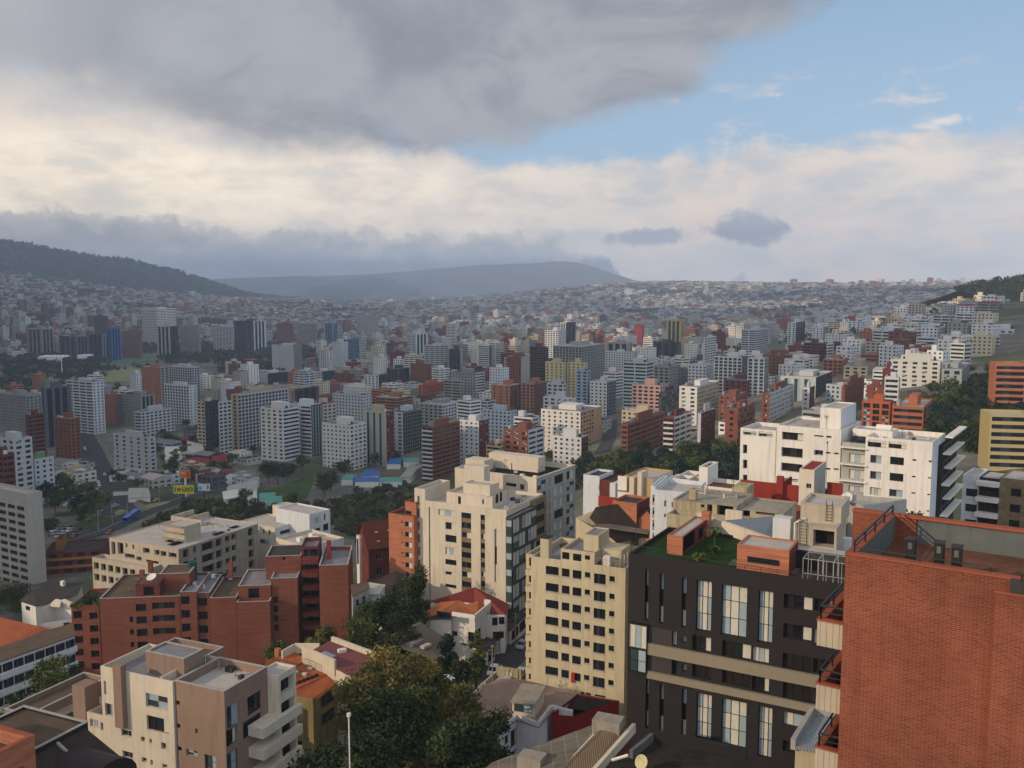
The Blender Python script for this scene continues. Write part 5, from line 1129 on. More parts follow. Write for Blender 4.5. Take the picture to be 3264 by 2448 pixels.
L_((M1, 1708, 1712, 1812, 322, 600), 700, 'blank', W2, 'white slab with rows of small windows touching the big gridded block', side_style='wide', gap=3.8)
L_((M1, 1808, 1862, 2255, 265, 705), None, 'frames', '#a28f72', 'large pale gridded apartment block with a brown patterned flank', side=W2, side_style='frames', name='apartment_building', cat='building', short='the big gridded block')
L_((M2, 72, 250, 378, 378, 792), None, 'wide', W3, 'white twin tower with short dark windows, left of the pair beside the gridded block', side=W1, side_style='band', gap=5.2, short='the white twin towers')
L_((M2, 305, 470, 556, 348, 775), 690, 'balc', W1, 'white tower with dark green glass flank behind the white twin tower', side='#47504d', side_style='glass')
L_((M2, 556, 775, 905, 505, 862), None, 'grid', W3, 'ornate white tower with a gabled crown above the sports field', side_style='wide', short='the gabled white tower')
L_((M2, 885, 1058, 1118, 398, 722), 660, 'slots', BG, 'cream tower with dark brick inlays behind the gabled white tower', side='bd', side_style='grid')
L_((M2, 1085, 1190, 1335, 402, 745), 700, 'wide', W2, 'grey tower with a glass front left of the red tower with white balconies', side='#6b7470', side_style='glass')
B = L_((M2, 1340, 1425, 1636, 515, 945), None, 'balc', 'br', 'tall red brick tower with white balcony bands beside the school', side_style='balc', short='the white balconied red tower')
L_((M2, 1630, 1785, 1862, 472, 735), 640, 'grid', W1, 'white tower with a brick flank right of the red tower with white balconies', side='bd', side_style='wide')
L_((M2, 1815, 2035, 2082, 392, 610), 720, 'grid', '#a4adb5', 'pale blue grey block with small windows left of the orange brick pair', side_style='grid')
L_((M3, 12, 208, 330, 545, 785), 520, 'wide', 'br', 'rounded red brick block with stacked white balconies, above the cream building', side=W1, side_style='band', short='the rounded red block')
L_((M3, 400, 622, 676, 602, 798), None, 'grid', W1, 'low white block with scattered small windows and a dark red flank', side='bd', side_style='band', short='the low white block')
L_((M3, 306, 616, 782, 398, 605), 640, 'grid', W3, 'wide pale block with small square windows and an orange brown right wing', side='#a98668', side_style='wide', gap=4.2, short='the wide pale block')
L_((M3, 935, 985, 1282, 495, 778), None, 'band', 'br', 'broad red brick block with thin white floor lines in the middle of the ravine edge', side_style='band', short='the broad red brick block')
L_((M3, 938, 1190, 1236, 402, 520), 590, 'grid', BG, 'beige block with a grey lift house behind the broad red brick block')
L_((M3, 1264, 1352, 1488, 440, 720), None, 'balc', 'bd', 'white and dark brick block with strong horizontal balconies right of the broad red brick block', side=W3, side_style='band', short='the white banded block')
L_((M3, 1534, 1560, 1672, 412, 735), None, 'wide', W2, 'narrow dark red tower with a grey box on top near the ravine trees', side='bd', side_style='grid', gap=4.4)
L_((M3, 1750, 1850, 1985, 375, 705), None, 'grid', 'br', 'red brick tower with a grey lift house close to the white terraced building', side_style='wide')
L_((M3, 1700, 1835, 1922, 272, 600), 640, 'grid', 'br', 'stepped red brick tower behind the red brick tower with the grey lift house')
L_((M3, 1740, 1925, 2030, 155, 420), 760, 'wide', 'bd', 'dark red pyramid stepped tower rising over the stepped red brick one', side_style='wide')
L_((M3, 1390, 1530, 1702, 205, 565), 640, 'wide', W3, 'beige twin slab with grey flank between the glass block and the red towers', side=BG, side_style='wide')
L_((M3, 1230, 1236, 1388, 250, 470), 660, 'blank', DK, 'dark glass block with pale floor lines right of the pink gabled tower', side='#5a6468', side_style='frames')
L_((M3, 950, 1132, 1190, 12, 380), 760, 'band', '#9fb0a8', 'tall green glass tower with white floor bands in the centre', side='#a4a29d', side_style='band', short='the green glass tower')
L_((M3, 1018, 1240, 1300, 195, 420), 700, 'wide', '#b58f86', 'pinkish gabled block below the green glass tower')
L_((M3, 1190, 1310, 1385, 45, 260), 820, 'wide', GY, 'grey tower with a slanted top right of the green glass tower')
L_((M3, 340, 478, 498, 12, 200), 900, 'grid', '#b5a67e', 'sandy tower with an arched window column, the left one of a matching pair', gap=5)
L_((M3, 510, 648, 668, 15, 200), 905, 'grid', '#b5a67e', 'sandy tower with an arched window column, the right one of a matching pair', gap=5)
L_((M3, 324, 520, 548, 290, 420), 690, 'wide', W1, 'white block with a set back top above the wide pale block')
L_((M3, 352, 480, 500, 180, 300), 720, 'wide', W2, 'grey white top storeys behind the white block above the wide pale block')
L_((M3, 580, 672, 694, 78, 330), 800, 'wide', '#8996a6', 'blue grey tower with a dark glass cap left of the cream stepped tower')
L_((M3, 690, 822, 895, 165, 450), 780, 'grid', '#c2c0b8', 'cream white stepped tower left of the green glass tower', side='#7f8894', side_style='frames')
L_((M3, 156, 250, 352, 180, 420), 830, 'frames', 'bo', 'orange brick tower of stepped balconies, the right one of two', side='br', side_style='frames')
L_((M2, 1882, 2030, 2118, 195, 400), 850, 'grid', 'bo', 'orange brick tower with a plain lit face, the left one of two', gap=6, side='br', side_style='frames')
L_((M2, 1310, 1368, 1516, 190, 325), 1000, 'frames', '#b5502c', 'bright orange framed office block with dark glass', side='#b5502c', side_style='frames', short='the bright orange office block')
L_((M2, 1552, 1762, 1832, 95, 400), 950, 'grid', GY, 'tall grey tower with a white inner face right of the bright orange office block', side=W1, side_style='band')
L_((M2, 1510, 1640, 1660, 155, 340), 930, 'band', '#8a8580', 'grey brown slab behind the tall grey tower')
L_((M2, 1320, 1500, 1655, 345, 480), 800, 'wide', GY, 'white block with a green glass shoulder below the bright orange office block', side=W1, side_style='wide')
L_((M2, 1248, 1390, 1412, 25, 160), 1150, 'grid', 'br', 'square red brick block behind the bright orange office block')
L_((M2, 975, 1140, 1268, 292, 400), 880, 'band', '#8a5d40', 'brown ribbed office block with long bands left of the bright orange office block')
L_((M2, 638, 880, 945, 268, 460), 830, 'grid', W2, 'cool white slab with small windows behind the gabled white tower')
L_((M2, 305, 340, 532, 222, 365), 1000, 'slots', BG, 'dark glazed block with a beige flank behind the white twin towers', side=DK, side_style='slots')
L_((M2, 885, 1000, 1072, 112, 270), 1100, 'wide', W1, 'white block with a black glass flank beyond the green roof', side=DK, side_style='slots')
L_((M2, 1064, 1160, 1242, 62, 250), 1150, 'slots', DK, 'black glass block left of the square red brick block', side_style='slots')
L_((M2, 725, 900, 945, 205, 290), 1050, 'grid', W3, 'warm white block catching the sun below the green roof')
L_((M2, 40, 130, 290, 100, 210), 1250, 'grid', W1, 'white and dark grey block behind the gridded block', side=DK, side_style='band')
L_((M2, 650, 790, 800, 100, 190), 1200, 'band', 'br', 'brick block with pale bands left of the white black flanked block')
L_((M2, 468, 560, 660, 85, 200), 1250, 'frames', W3, 'cream block with open corner frames above the dark glazed block', side=DK)
# right side
L_((M4, 296, 352, 598, 235, 460), 560, 'grid', 'br', 'white and red brick striped tower just left of the big white terraced building', side=W1, side_style='wide', gap=4.4)
L_((M4, 430, 690, 810, 122, 340), 650, 'slots', W2, 'dark grey apartment block under a long pale roof behind the white terraced building', side=DK, side_style='band', roof=ROOFP)
L_((M4, 590, 645, 682, 195, 420), 600, 'grid', W1, 'white block with red corner piers behind the tall lift house', side='bd', side_style='band')
C = L_((F4, 1168, 1556, 1568, 862, 1120), 600, 'wide', '#b8b6ae', 'tall pale grey tower with a regular window grid and a dark brown strip', gap=5.4, short='the pale gridded tower')
L_((M4, 1612, 1760, 1948, 62, 310), 560, 'frames', '#8c9290', 'grey framed apartment block with deep balconies left of the round brick tower', side='#7d8483', side_style='frames')
D_ = L_((M4, 2005, 2230, 2300, 20, 290), 420, 'balc', 'bo', 'orange brick tower with curved balcony bands cut by the right edge', side_style='balc', top=0, theta=75, short='the orange edge tower')
L_((M4, 1968, 2290, 2330, 395, 795), 300, 'band', '#a4946a', 'yellow building with dark horizontal window bands at the right edge', theta=78, top=0, fl=2.5, roof=ROOFP, short='the yellow banded building')
L_((M4, 1030, 1235, 1258, 300, 480), 420, 'frames', '#a05434', 'orange brick block of square balconies behind the white building lift house', short='the orange balcony block')
L_((M4, 1250, 1480, 1545, 338, 565), 400, 'band', '#96593f', 'brown orange block with horizontal balconies right of the orange balcony block')
L_((M4, 880, 905, 1062, 185, 420), 520, 'blank', 'br', 'slim red brick tower left of the orange balcony block', side='br', side_style='grid')
L_((M4, 1062, 1190, 1200, 182, 300), 520, 'grid', 'br', 'square red brick block left of the narrow white face', gap=6)
L_((M4, 1194, 1298, 1302, 122, 290), 500, 'band', W1, 'narrow white face with dark window bands in front of the pale gridded tower')
L_((M4, 1178, 1250, 1262, 60, 200), 540, 'blank', 'bd', 'dark red stair tower beside the pale gridded tower')
L_((F4, 640, 790, 835, 850, 950), 760, 'frames', '#a8654c', 'orange red block with square balconies in the middle right', side='bo')
L_((F4, 800, 985, 1052, 905, 1000), 720, 'wide', '#a49a86', 'beige box shaped house row left of the pale gridded tower', name='apartment_building', cat='building')
L_((F4, 48, 180, 215, 838, 1020), 760, 'frames', W1, 'white tower with large square windows behind the dark red pyramid tower', side=GY)
L_((F3, 1664, 1880, 1928, 830, 1040), 800, 'frames', W3, 'broad white block with uneven dark windows left of the white square windowed tower', side='#6a6660')
L_((F3, 1458, 1600, 1658, 895, 1000), 830, 'grid', W1, 'white block with red balcony spots in the middle')
L_((F4, 1322, 1395, 1528, 590, 710), 1050, 'grid', W3, 'white seven storey block on the right hillside', side_style='grid', short='the white block on the hillside')
L_((F4, 1768, 1935, 1975, 610, 745), 950, 'frames', W1, 'modern white framed building with dark glass on the right hillside', side='bd')
L_((F4, 1958, 2130, 2212, 690, 900), 820, 'wide', W1, 'white stepped flats above the orange tower at the right edge', top=1)
L_((F4, 1482, 1605, 1690, 415, 470), 1500, 'grid', '#cdb68f', 'sunlit cream block with a pink right wing high on the hillside', side='#b58c7c')
L_((F4, 1820, 1900, 1975, 345, 440), 1400, 'grid', '#cfc3a2', 'sunlit pale block near the dark forest on the right skyline')
L_((F4, 1616, 1700, 1762, 528, 600), 1200, 'grid', W2, 'grey white block above the white block on the hillside')
L_((F4, 1955, 2080, 2130, 500, 590), 1150, 'band', W2, 'banded white office with a dark roof high on the right')
L_((F4, 710, 835, 842, 618, 680), 1300, 'wide', '#b4ab90', 'beige block with small windows on the middle slope')
L_((F4, 1005, 1085, 1112, 545, 640), 1300, 'wide', W3, 'cream stepped block on the middle slope')
L_((F4, 555, 640, 680, 598, 745), 1150, 'grid', W1, 'white tower with slit windows on the middle slope', side=GY)
L_((F4, 362, 425, 498, 560, 700), 1250, 'wide', W1, 'white tower with a black glass right half on the middle slope', side='#23272d', side_style='slots')
L_((F4, 0, 115, 342, 618, 780), 1200, 'band', W2, 'long banded slab of grey and white in the middle right', side=W2, side_style='band')
L_((F3, 1578, 1590, 1680, 678, 830), 1050, 'blank', W1, 'white tower striped with dark bars in the centre right', side='#c4c2be', side_style='band')
L_((F3, 400, 625, 812, 748, 900), 1000, 'frames', '#8e8c88', 'grey building wrapped in white rectangular frames in the centre', side_style='frames', short='the white framed grey building')
L_((F3, 218, 345, 356, 752, 900), 1050, 'band', '#4d3b38', 'dark brown ribbed block left of the white framed grey building')
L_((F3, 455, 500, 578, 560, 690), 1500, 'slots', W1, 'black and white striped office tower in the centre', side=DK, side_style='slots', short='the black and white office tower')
L_((F3, 335, 440, 502, 622, 740), 1400, 'wide', W1, 'white stepped block in front of the black and white office tower')
L_((F3, 814, 1000, 1022, 722, 790), 1250, 'slots', '#8f8682', 'white and brown slatted row right of the white framed grey building', name='apartment_building', cat='building')
L_((F3, 812, 1015, 1030, 790, 870), 1150, 'grid', W1, 'white row with small windows below the slatted row', name='apartment_building', cat='building')
L_((F3, 1290, 1405, 1432, 545, 650), 1800, 'slots', '#b09a5c', 'yellow twin office block in the far centre right')
L_((F3, 1034, 1100, 1112, 580, 670), 1700, 'blank', '#7a2f35', 'maroon tower in the far centre')
L_((F3, 1185, 1390, 1395, 715, 800), 1350, 'slots', DK, 'dark glazed office row in the centre right', name='office_building', cat='building')
L_((F3, 35, 150, 218, 830, 960), 1000, 'grid', 'br', 'brick tower with a pale right wing in the centre left', side='#a9a39b')
# far left office rows and the big ones behind the park
L_((F1, 1108, 1225, 1382, 452, 600), 2350, 'band', W3, 'large white government slab with horizontal bands behind the park', side_style='band', name='office_building', cat='building', fl=4, short='the large white slab')
L_((F1, 210, 325, 420, 612, 810), 2000, 'slots', '#8a8578', 'grey twin framed office block at the park edge', side='#7d7a70', side_style='slots', name='office_building', cat='building', fl=4, short='the grey twin framed office')
L_((F1, 438, 600, 690, 668, 800), 1950, 'slots', '#4d535c', 'dark glass office block with pale ribs at the park edge', side='#5a6068', side_style='slots', name='office_building', cat='building', fl=4)
L_((F1, 690, 800, 870, 655, 775), 1950, 'slots', '#3f464f', 'black glass office block left of the blue one', side='#8d99a0', side_style='slots', name='office_building', cat='building')
L_((F1, 838, 870, 946, 610, 768), 1900, 'slots', '#20508c', 'bright blue glass office block at the park edge', side='#2a5d9e', side_style='slots', name='office_building', cat='building', short='the bright blue office')
L_((F1, 735, 830, 836, 510, 620), 2200, 'blank', '#4c4547', 'dark brown tower behind the bright blue office')
L_((F1, 950, 1095, 1102, 630, 760), 1950, 'grid', '#7d5a54', 'reddish office block right of the bright blue office', name='office_building', cat='building')
L_((F1, 1390, 1555, 1562, 590, 710), 2050, 'grid', '#8b8781', 'plain grey slab right of the large white slab', name='office_building', cat='building')
L_((F1, 1225, 1330, 1395, 590, 740), 2000, 'slots', '#a5a5a2', 'white and black piered office below the large white slab', side='#2a2e35', name='office_building', cat='building')
L_((F1, 1660, 1815, 1822, 590, 695), 2100, 'band', W1, 'white banded office slab beside the black glass pair', name='office_building', cat='building')
L_((F1, 1820, 1985, 2082, 548, 690), 2100, 'slots', '#2f3640', 'black glass pair with white piers far behind the park', side='#b5b8bb', side_style='slots', name='office_building', cat='building')
L_((F2, 518, 985, 1000, 505, 650), 2700, 'grid', '#8e9090', 'very long grey building with a curved pale roof far behind', name='office_building', cat='building', theta=80, short='the very long grey building')
L_((F2, 325, 500, 520, 570, 700), 2300, 'band', '#9a958a', 'beige slab with thin bands in front of the very long grey building', name='office_building', cat='building')
L_((F2, 578, 640, 682, 568, 690), 2250, 'slots', '#5f7f9e', 'pale blue glass block in front of the very long grey building', name='office_building', cat='building')
L_((F2, 200, 322, 330, 568, 680), 2350, 'grid', '#7a4640', 'dark red block left of the beige banded slab', name='office_building', cat='building')
L_((F2, 162, 335, 400, 740, 925), 1450, 'grid', W1, 'tall white tower with a black left edge by the park trees', side=GY, side_style='wide', short='the white tower by the park')
L_((F2, 640, 700, 760, 715, 840), 1500, 'grid', W1, 'white slab left of the blue banded block')
L_((F2, 758, 850, 902, 690, 800), 1600, 'band', '#5f7896', 'blue banded office block in the centre left', side=W1)
L_((F2, 1530, 1600, 1606, 570, 690), 1800, 'band', W3, 'white tapering tower with slit windows in the distance')
L_((F2, 1780, 1866, 1870, 740, 920), 1250, 'band', W1, 'tower of white and dark stripes in the centre left', side=DK, side_style='band')
L_((F2, 1866, 1960, 1980, 718, 920), 1300, 'band', W2, 'striped white tower right of the other striped tower', side_style='band')
L_((F2, 1550, 1640, 1652, 768, 900), 1250, 'slots', DK, 'black glass tower with a white side left of the striped towers', side=W2)
L_((F2, 1358, 1480, 1548, 740, 880), 1350, 'band', W2, 'white balconied slab with a red roof edge in the centre left')
L_((F2, 1218, 1290, 1385, 650, 740), 1700, 'band', W1, 'black and white office pair in the far centre left', side_style='slots')
# ============ big white terraced building on the right, and its neighbours
def white_terraced():
    fr = Frame(M4(1545, 595), 172, theta=56); rt = R_('apartment_building', fr, -15, 8, 'big white sunlit apartment building with a square lift house and a glazed balcony end')
    z0 = rt['_o'][2] - 3; zt = fr.zt; F = lambda a, b, w=0, st='dark': fr.rF(M4(*a), M4(*b), w) + (st,)
    s1 = fr.sx(M4(875, 0)[0]); s2 = fr.sx(M4(140, 0)[0]); wR = fr.wx(M4(1590, 0)[0]); wE = 13
    h = [F((1088, 687), (1168, 755), 0, 'sky'), F((1233, 700), (1332, 768)), F((1397, 718), (1425, 735)), F((1515, 728), (1547, 745)), F((1086, 805), (1166, 873), 0, 'sky'), F((1230, 818), (1328, 888)), F((1392, 840), (1420, 855)), F((1510, 850), (1545, 865)),
         F((1084, 922), (1164, 990), 0, 'curt'), F((1226, 937), (1323, 1003), 0, 'sky'), F((1388, 960), (1417, 975)), F((1505, 972), (1540, 987)), F((1500, 1093), (1535, 1108)), F((1070, 578), (1205, 640), 0, 'room'), F((1222, 590), (1355, 650), 0, 'room'),
         F((1060, 1040), (1140, 1100), 0, 'sky')]
    sm = fr.sx(M4(1055, 0)[0])
    block(fr, rt, sm, 0, 0, wE, z0, zt, (WHITE, ROOFP, WHITEC), h, par=1.0, depth=.5)
    hb = [F((933, 675), (1050, 755), .8, 'curt'), F((932, 792), (1048, 872), .8, 'curt'), F((929, 908), (1046, 968), .8, 'curt')]
    block(fr, rt, s1, sm - .004, .8, wE, z0, fr.onF(M4(878, 592), .8)[1], (GREYR, ROOFG), hb, par=.9, depth=.4)
    for y in (635, 758, 880): z = fr.onF(M4(960, y), -.3)[1]; boxpart('balcony_slab', fr, rt, s1 - .2, sm + .5, -.4, .79, z - .22, z, WHITE)
    zt2 = fr.onF(M4(660, 490), 1.2)[1]; s3, s4 = fr.sx(M4(405, 0)[0], 1.2), fr.sx(M4(876, 0)[0], 1.2)
    h2 = [F((442, 518), (597, 590), 1.2, 'room'), F((438, 630), (592, 715), 1.2, 'dark3'), F((436, 743), (590, 822), 1.2, 'dark3'), F((455, 855), (560, 890), 1.2, 'curt'), F((678, 542), (745, 560), 1.2), F((765, 548), (803, 566), 1.2), F((677, 650), (741, 695), 1.2, 'darkw'), F((762, 665), (798, 682), 1.2), F((822, 670), (858, 687), 1.2), F((762, 782), (797, 800), 1.2), F((820, 785), (857, 802), 1.2)]
    block(fr, rt, s3, s4 - .01, 1.2, wE + 3, z0, zt2, (WHITE, ROOFP), h2, par=.5, depth=.9, name='middle_wing')
    zt3 = fr.onF(M4(140, 490), 1.6)[1]; s5 = fr.sx(M4(140, 0)[0], 1.6)
    h3 = [F((158, 508), (255, 550), 1.6, 'sky'), F((270, 515), (374, 562), 1.6, 'sky')] + [F((156, 612 + 110 * k), (186, 680 + 110 * k), 1.6) for k in range(3)]
    block(fr, rt, s5, s3 - .25, 1.6, wE - 1, z0, zt3, (WHITE, ROOFP), h3, par=.8, depth=.8, name='left_wing')
    q = fr.onF(M4(720, 335), 5); lw = 5; a = fr.sx(M4(718, 0)[0], lw), fr.sx(M4(870, 0)[0], lw); top = fr.onF(M4(718, 340), lw)[1]
    block(fr, rt, a[0], a[1], lw, fr.wx(M4(985, 0)[0], a[1], top), zt2 - 1, top, (WHITE, ROOFP, WHITEC), [], [(4, zt2 + .6, 4.5, zt2 + 1.6, 'one'), (1, zt2 + .3, 1.5, zt2 + 1.3, 'one')], par=.25, name='lift_house', roofname='lift_house_roof')
    t2 = fr.onF(M4(900, 500), 6)[1]; block(fr, rt, fr.sx(M4(960, 0)[0], 6), fr.sx(M4(1250, 0)[0], 6), 6, 11, zt - 1, fr.onF(M4(1250, 518), 6)[1], (WHITE, ROOFP), [], par=.3, name='penthouse', roofname='penthouse_roof')
    p = fr.onF(M4(1135, 490), 7.5); r = fr.onF(M4(1245, 498), 7.5); mb = MB(); mb.bar(fr.P(p[0], 7.5, p[1]), fr.P(r[0], 7.5, p[1]), .75, n=14); obj('water_tank', mb, WHITE, rt, smooth=False)
    CLUT.append((fr, rt, sm + 1, -2, 2, wE - 1, zt - 1, 9, 11)); CLUT.append((fr, rt, s3 + 1, s4 - 2, 4, wE, zt2 - .5, 6, 12))
    # dark glazed end with white fins
    zt4 = zt - .3; wG = min(fr.wx(M4(1772, 0)[0], .5), wR + 16)
    block(fr, rt, .004, .8, wR + .02, wG, z0, zt4 - 1.2, (DARKB, ROOFD), [], [(wR + .4 + i * (wG - wR - .8) / 4, zt4 - 4.1 - 3 * k, wR + .2 + (i + 1) * (wG - wR - .8) / 4, zt4 - 1.9 - 3 * k, 'gold') for i in range(4) for k in range(5)], par=.3, name='glazed_end', depth=.15)
    for k in range(6):
        z = zt4 + .4 - 3.0 * k; boxpart('balcony_slab', fr, rt, .81, 2.2, wR - .2 + (0 if k % 2 else 2), wG + (2.2 if k % 2 == 0 else .5), z - .28, z, WHITE)
    # long grey walled yard in front
    y0, y1 = M4(880, 965), M4(1355, 1010)
white_terraced()
def right_grey():
    fr = Frame(M4(1880, 845), 200, theta=52); rt = R_('apartment_building', fr, -4, 6, 'white and brown stone flats with projecting balconies right of the big white building')
    z0 = rt['_o'][2] - 2; zt = fr.zt; sl = fr.sx(M4(1765, 0)[0])
    block(fr, rt, sl, 0, 0, 10, z0, zt, (WHITEC, ROOFP), [(sl + .8, zt - 4.6 - 3.4 * k, sl + 3.2, zt - 2.9 - 3.4 * k, 'dark') for k in range(4)], par=.3)
    s1 = fr.sx(M4(2040, 0)[0], 1); block(fr, rt, .004, s1, 1.0, 10, z0, zt - .3, (DARKB, ROOFP), [(.3, zt - 3.2 - 3.4 * k, s1 - .3, zt - 1.2 - 3.4 * k, 'dark3') for k in range(5)], par=.2, name='balcony_wing')
    for k in range(5): z = zt - .9 - 3.4 * k; boxpart('balcony', fr, rt, -.2, s1 + .1, -1.3, .99, z - .9, z, WHITE)
    s2 = fr.sx(M4(2260, 0)[0], .5); block(fr, rt, s1 + .005, s2 + 4, .3, 12, z0, zt + .2, (STONE, ROOFP), [(s1 + 2.2, zt - 3.5 - 3.4 * k, s1 + 4.2, zt - 1.8 - 3.4 * k, 'dark') for k in range(5)], par=.3, name='stone_wing')
right_grey()
# stained concrete house behind the roof garden
def stained():
    fr = Frame(N4(1650, 610), 128, theta=61); rt = R_('unfinished_house', fr, -8, 6, 'weather stained concrete building with open rooms under flat slabs, behind the barbecue house', 'building')
    z0 = rt['_o'][2] - 2; zt = fr.zt; F = lambda a, b, w=0, st='gold': fr.rF(N4(*a), N4(*b), w) + (st,)
    s0 = fr.sx(N4(905, 0)[0]); 
    z2 = fr.onF(N4(840, 690), -3)[1]; sA = fr.sx(N4(835, 0)[0], -3)
    block(fr, rt, s0, 0, 0, 9, z2 - 3, zt, (OLDC, CONC), [F((1230, 580), (1272, 622)), F((1305, 578), (1362, 730)), F((1422, 585), (1610, 740))], par=.12, depth=1.4, name='upper_storey', coping=CONC)
    block(fr, rt, .004, fr.sx(N4(2200, 0)[0], .8), .8, 9, z0, zt - .5, (OLDC, CONC), [F((1715, 620), (1808, 735), .8), F((1880, 600), (2100, 720), .8, 'sky')], par=.12, depth=1.0, name='side_room', coping=CONC)
    block(fr, rt, sA, fr.sx(N4(1700, 0)[0], -3), -3, -.004, z0, z2, (OLDC, CONCL), [F((1045, 845), (1150, 890), -3), F((1220, 850), (1250, 900), -3), F((1360, 870), (1480, 960), -3)], par=1.0, depth=.6, name='lower_storey')
    CLUT.append((fr, rt, s0 + 1, -1, 1, 8, zt - .12, 7, 13))
    boxpart('slab_block', fr, rt, s0 + 6, -1, 9.01, 13, z0, zt + .8, OLDC); boxpart('chimney', fr, rt, s0 + 2, s0 + 3, 1, 2, zt, zt + 1.4, OLDC)
    boxpart('parapet_block', fr, rt, fr.sx(N4(1520, 0)[0], -2.9), fr.sx(N4(1716, 0)[0], -2.9), -2.98, -2.4, z2 + .01, z2 + 1.5, CREAM)
stained()
def white_curved():
    fr = Frame(N4(1000, 470), 150, theta=58); fr = Frame(N4(690, 385), 160, theta=112); rt = R_('white_building', fr, 3, 6, 'cool white narrow building with a column of tall windows, left of the stained concrete building', 'building')
    fr = Frame(N4(690, 395), 158, theta=68); z0 = rt['_o'][2] - 2; zt = fr.zt; F = lambda a, b, w=0, st='darkc': fr.rF(N4(*a), N4(*b), w) + (st,)
    block(fr, rt, 0, fr.sx(N4(1160, 0)[0]), 0, 10, z0, zt - .2, (WHITEC, ROOFP), [F((800, 535), (828, 610)), F((888, 555), (905, 620)), F((800, 690), (825, 735))], par=.7, depth=.3)
    s0 = fr.sx(N4(642, 0)[0], .4); block(fr, rt, s0, -.004, .4, 10, z0, zt + .3, (WHITEC, ROOFP), [F((664, 468 + 148 * k), (688, 590 + 148 * k), .4, 'slit') for k in range(4)], par=.5, name='window_bay')
    # white lower wings with a square chimney tower
    fr = Frame(N4(1315, 370), 172, theta=60); rt = R_('white_house', fr, -2, 4, 'low white house with walled terraces and a square white tower', 'house'); z0 = rt['_o'][2] - 2
    s1 = fr.sx(N4(1690, 0)[0], 0); zl = fr.onF(N4(1360, 345))[1]
    block(fr, rt, -9, s1, 0, 8, z0, fr.onF(N4(1110, 345))[1], (WHITE, PAVET), [fr.rF(N4(1140, 385), N4(1193, 440)) + ('curt',), fr.rF(N4(1238, 400), N4(1290, 440)) + ('darkw',)], par=.8)
    block(fr, rt, fr.sx(N4(895, 0)[0], 3), -9.004 if fr.sx(N4(895, 0)[0], 3) < -10 else -5, 3, 12, z0, fr.onF(N4(890, 320), 3)[1] + .8, (WHITE, ROOFG), par=.8)
    a = fr.sx(N4(1208, 0)[0], 4); b = fr.sx(N4(1310, 0)[0], 4); t = fr.onF(N4(1310, 150), 4)[1]; block(fr, rt, a, b, 4, fr.wx(N4(1435, 0)[0], b, t), zl - 3, t, (WHITE, ROOFB), par=.4, name='tower', roofname='tower_roof', coping=WHITE)
    fr = Frame(N4(673, 280), 205, theta=58); rt = R_('ochre_house', fr, -8, 5, 'ochre house with two tall fins and a white framed screen wall', 'house'); z0 = rt['_o'][2] - 2; zt = fr.zt
    block(fr, rt, fr.sx(N4(330, 0)[0]), 0, 0, fr.wx(N4(903, 0)[0]), z0, zt, (mat('ochre_wall', '#a08a62', .85, .2, .08), ROOFP, WHITEC), [], [(3, zt - 3, 9, zt - 1.2, 'band')], par=.6)
    sx_ = lambda x, w: fr.sx(N4(x, 0)[0], w)
    boxpart('fin_wall', fr, rt, sx_(490, -1), sx_(540, -1), -1.2, 2.2, z0, fr.onF(N4(490, 200), -1)[1], CREAM); boxpart('fin_wall', fr, rt, sx_(395, -1), sx_(450, -1), -1.2, 1.5, z0, fr.onF(N4(395, 262), -1)[1], CREAM)
    a = fr.onF(N4(262, 243), -.6); b = fr.onF(N4(365, 420), -.6); boxpart('screen_wall', fr, rt, a[0], b[0], -.9, -.6, b[1], a[1], WHITE); boxpart('screen_wall', fr, rt, a[0], a[0] + 3.2, -.9, -.6, b[1] - 5.5, b[1] - .4, WHITE)
    fr = Frame(N4(40, 310), 215, theta=60); rt = R_('small_house', fr, 0, 4, 'small white and red brick house with a black roof beside the cream rear building', 'house'); z0 = rt['_o'][2] - 2
    a = fr.sx(N4(-150, 0)[0]); block(fr, rt, a, 0, 0, 8, z0, fr.zt + 1.2, (WHITEC, ROOFD), [(a + 4, fr.zt - 2, a + 5, fr.zt - .8, 'dark')], par=.5)
    b = fr.sx(N4(183, 0)[0]); block(fr, rt, .004, b, .2, 8, z0, fr.zt + .3, (BRICKD, ROOFD), [(3, fr.zt - 2.2, 4.2, fr.zt - 1, 'dark')], par=.3); boxpart('side_wall', fr, rt, b - .2, b + 1.2, -.6, 8.1, z0, fr.zt, WHITEC)
white_curved()
def orange_houses():
    fr = Frame(N4(480, 570), 192, theta=60); rt = R_('orange_house', fr, -3, 4, 'orange walled house with a gabled side beside the cool white building', 'house'); z0 = rt['_o'][2] - 2; zt = fr.zt
    block(fr, rt, -5.5, 0, 0, 7, z0, zt, (BRICKO, ROOFD, BRICKD), [], [], par=.5); s1 = fr.sx(N4(640, 0)[0], 1)
    gwalls(fr, rt, .004, s1 + 1, 1, 9, z0, zt - 3.4, zt - 1.2, 'w', BRICKO); gable(fr, rt, .1, s1 + 1, 1, 9, zt - 3.4, zt - 1.2, 'w', TILEB, .3)
    boxpart('red_parapet', fr, rt, -9.5, -5.51, 1.5, 2.0, zt - 2, zt + .2, REDP)
orange_houses()
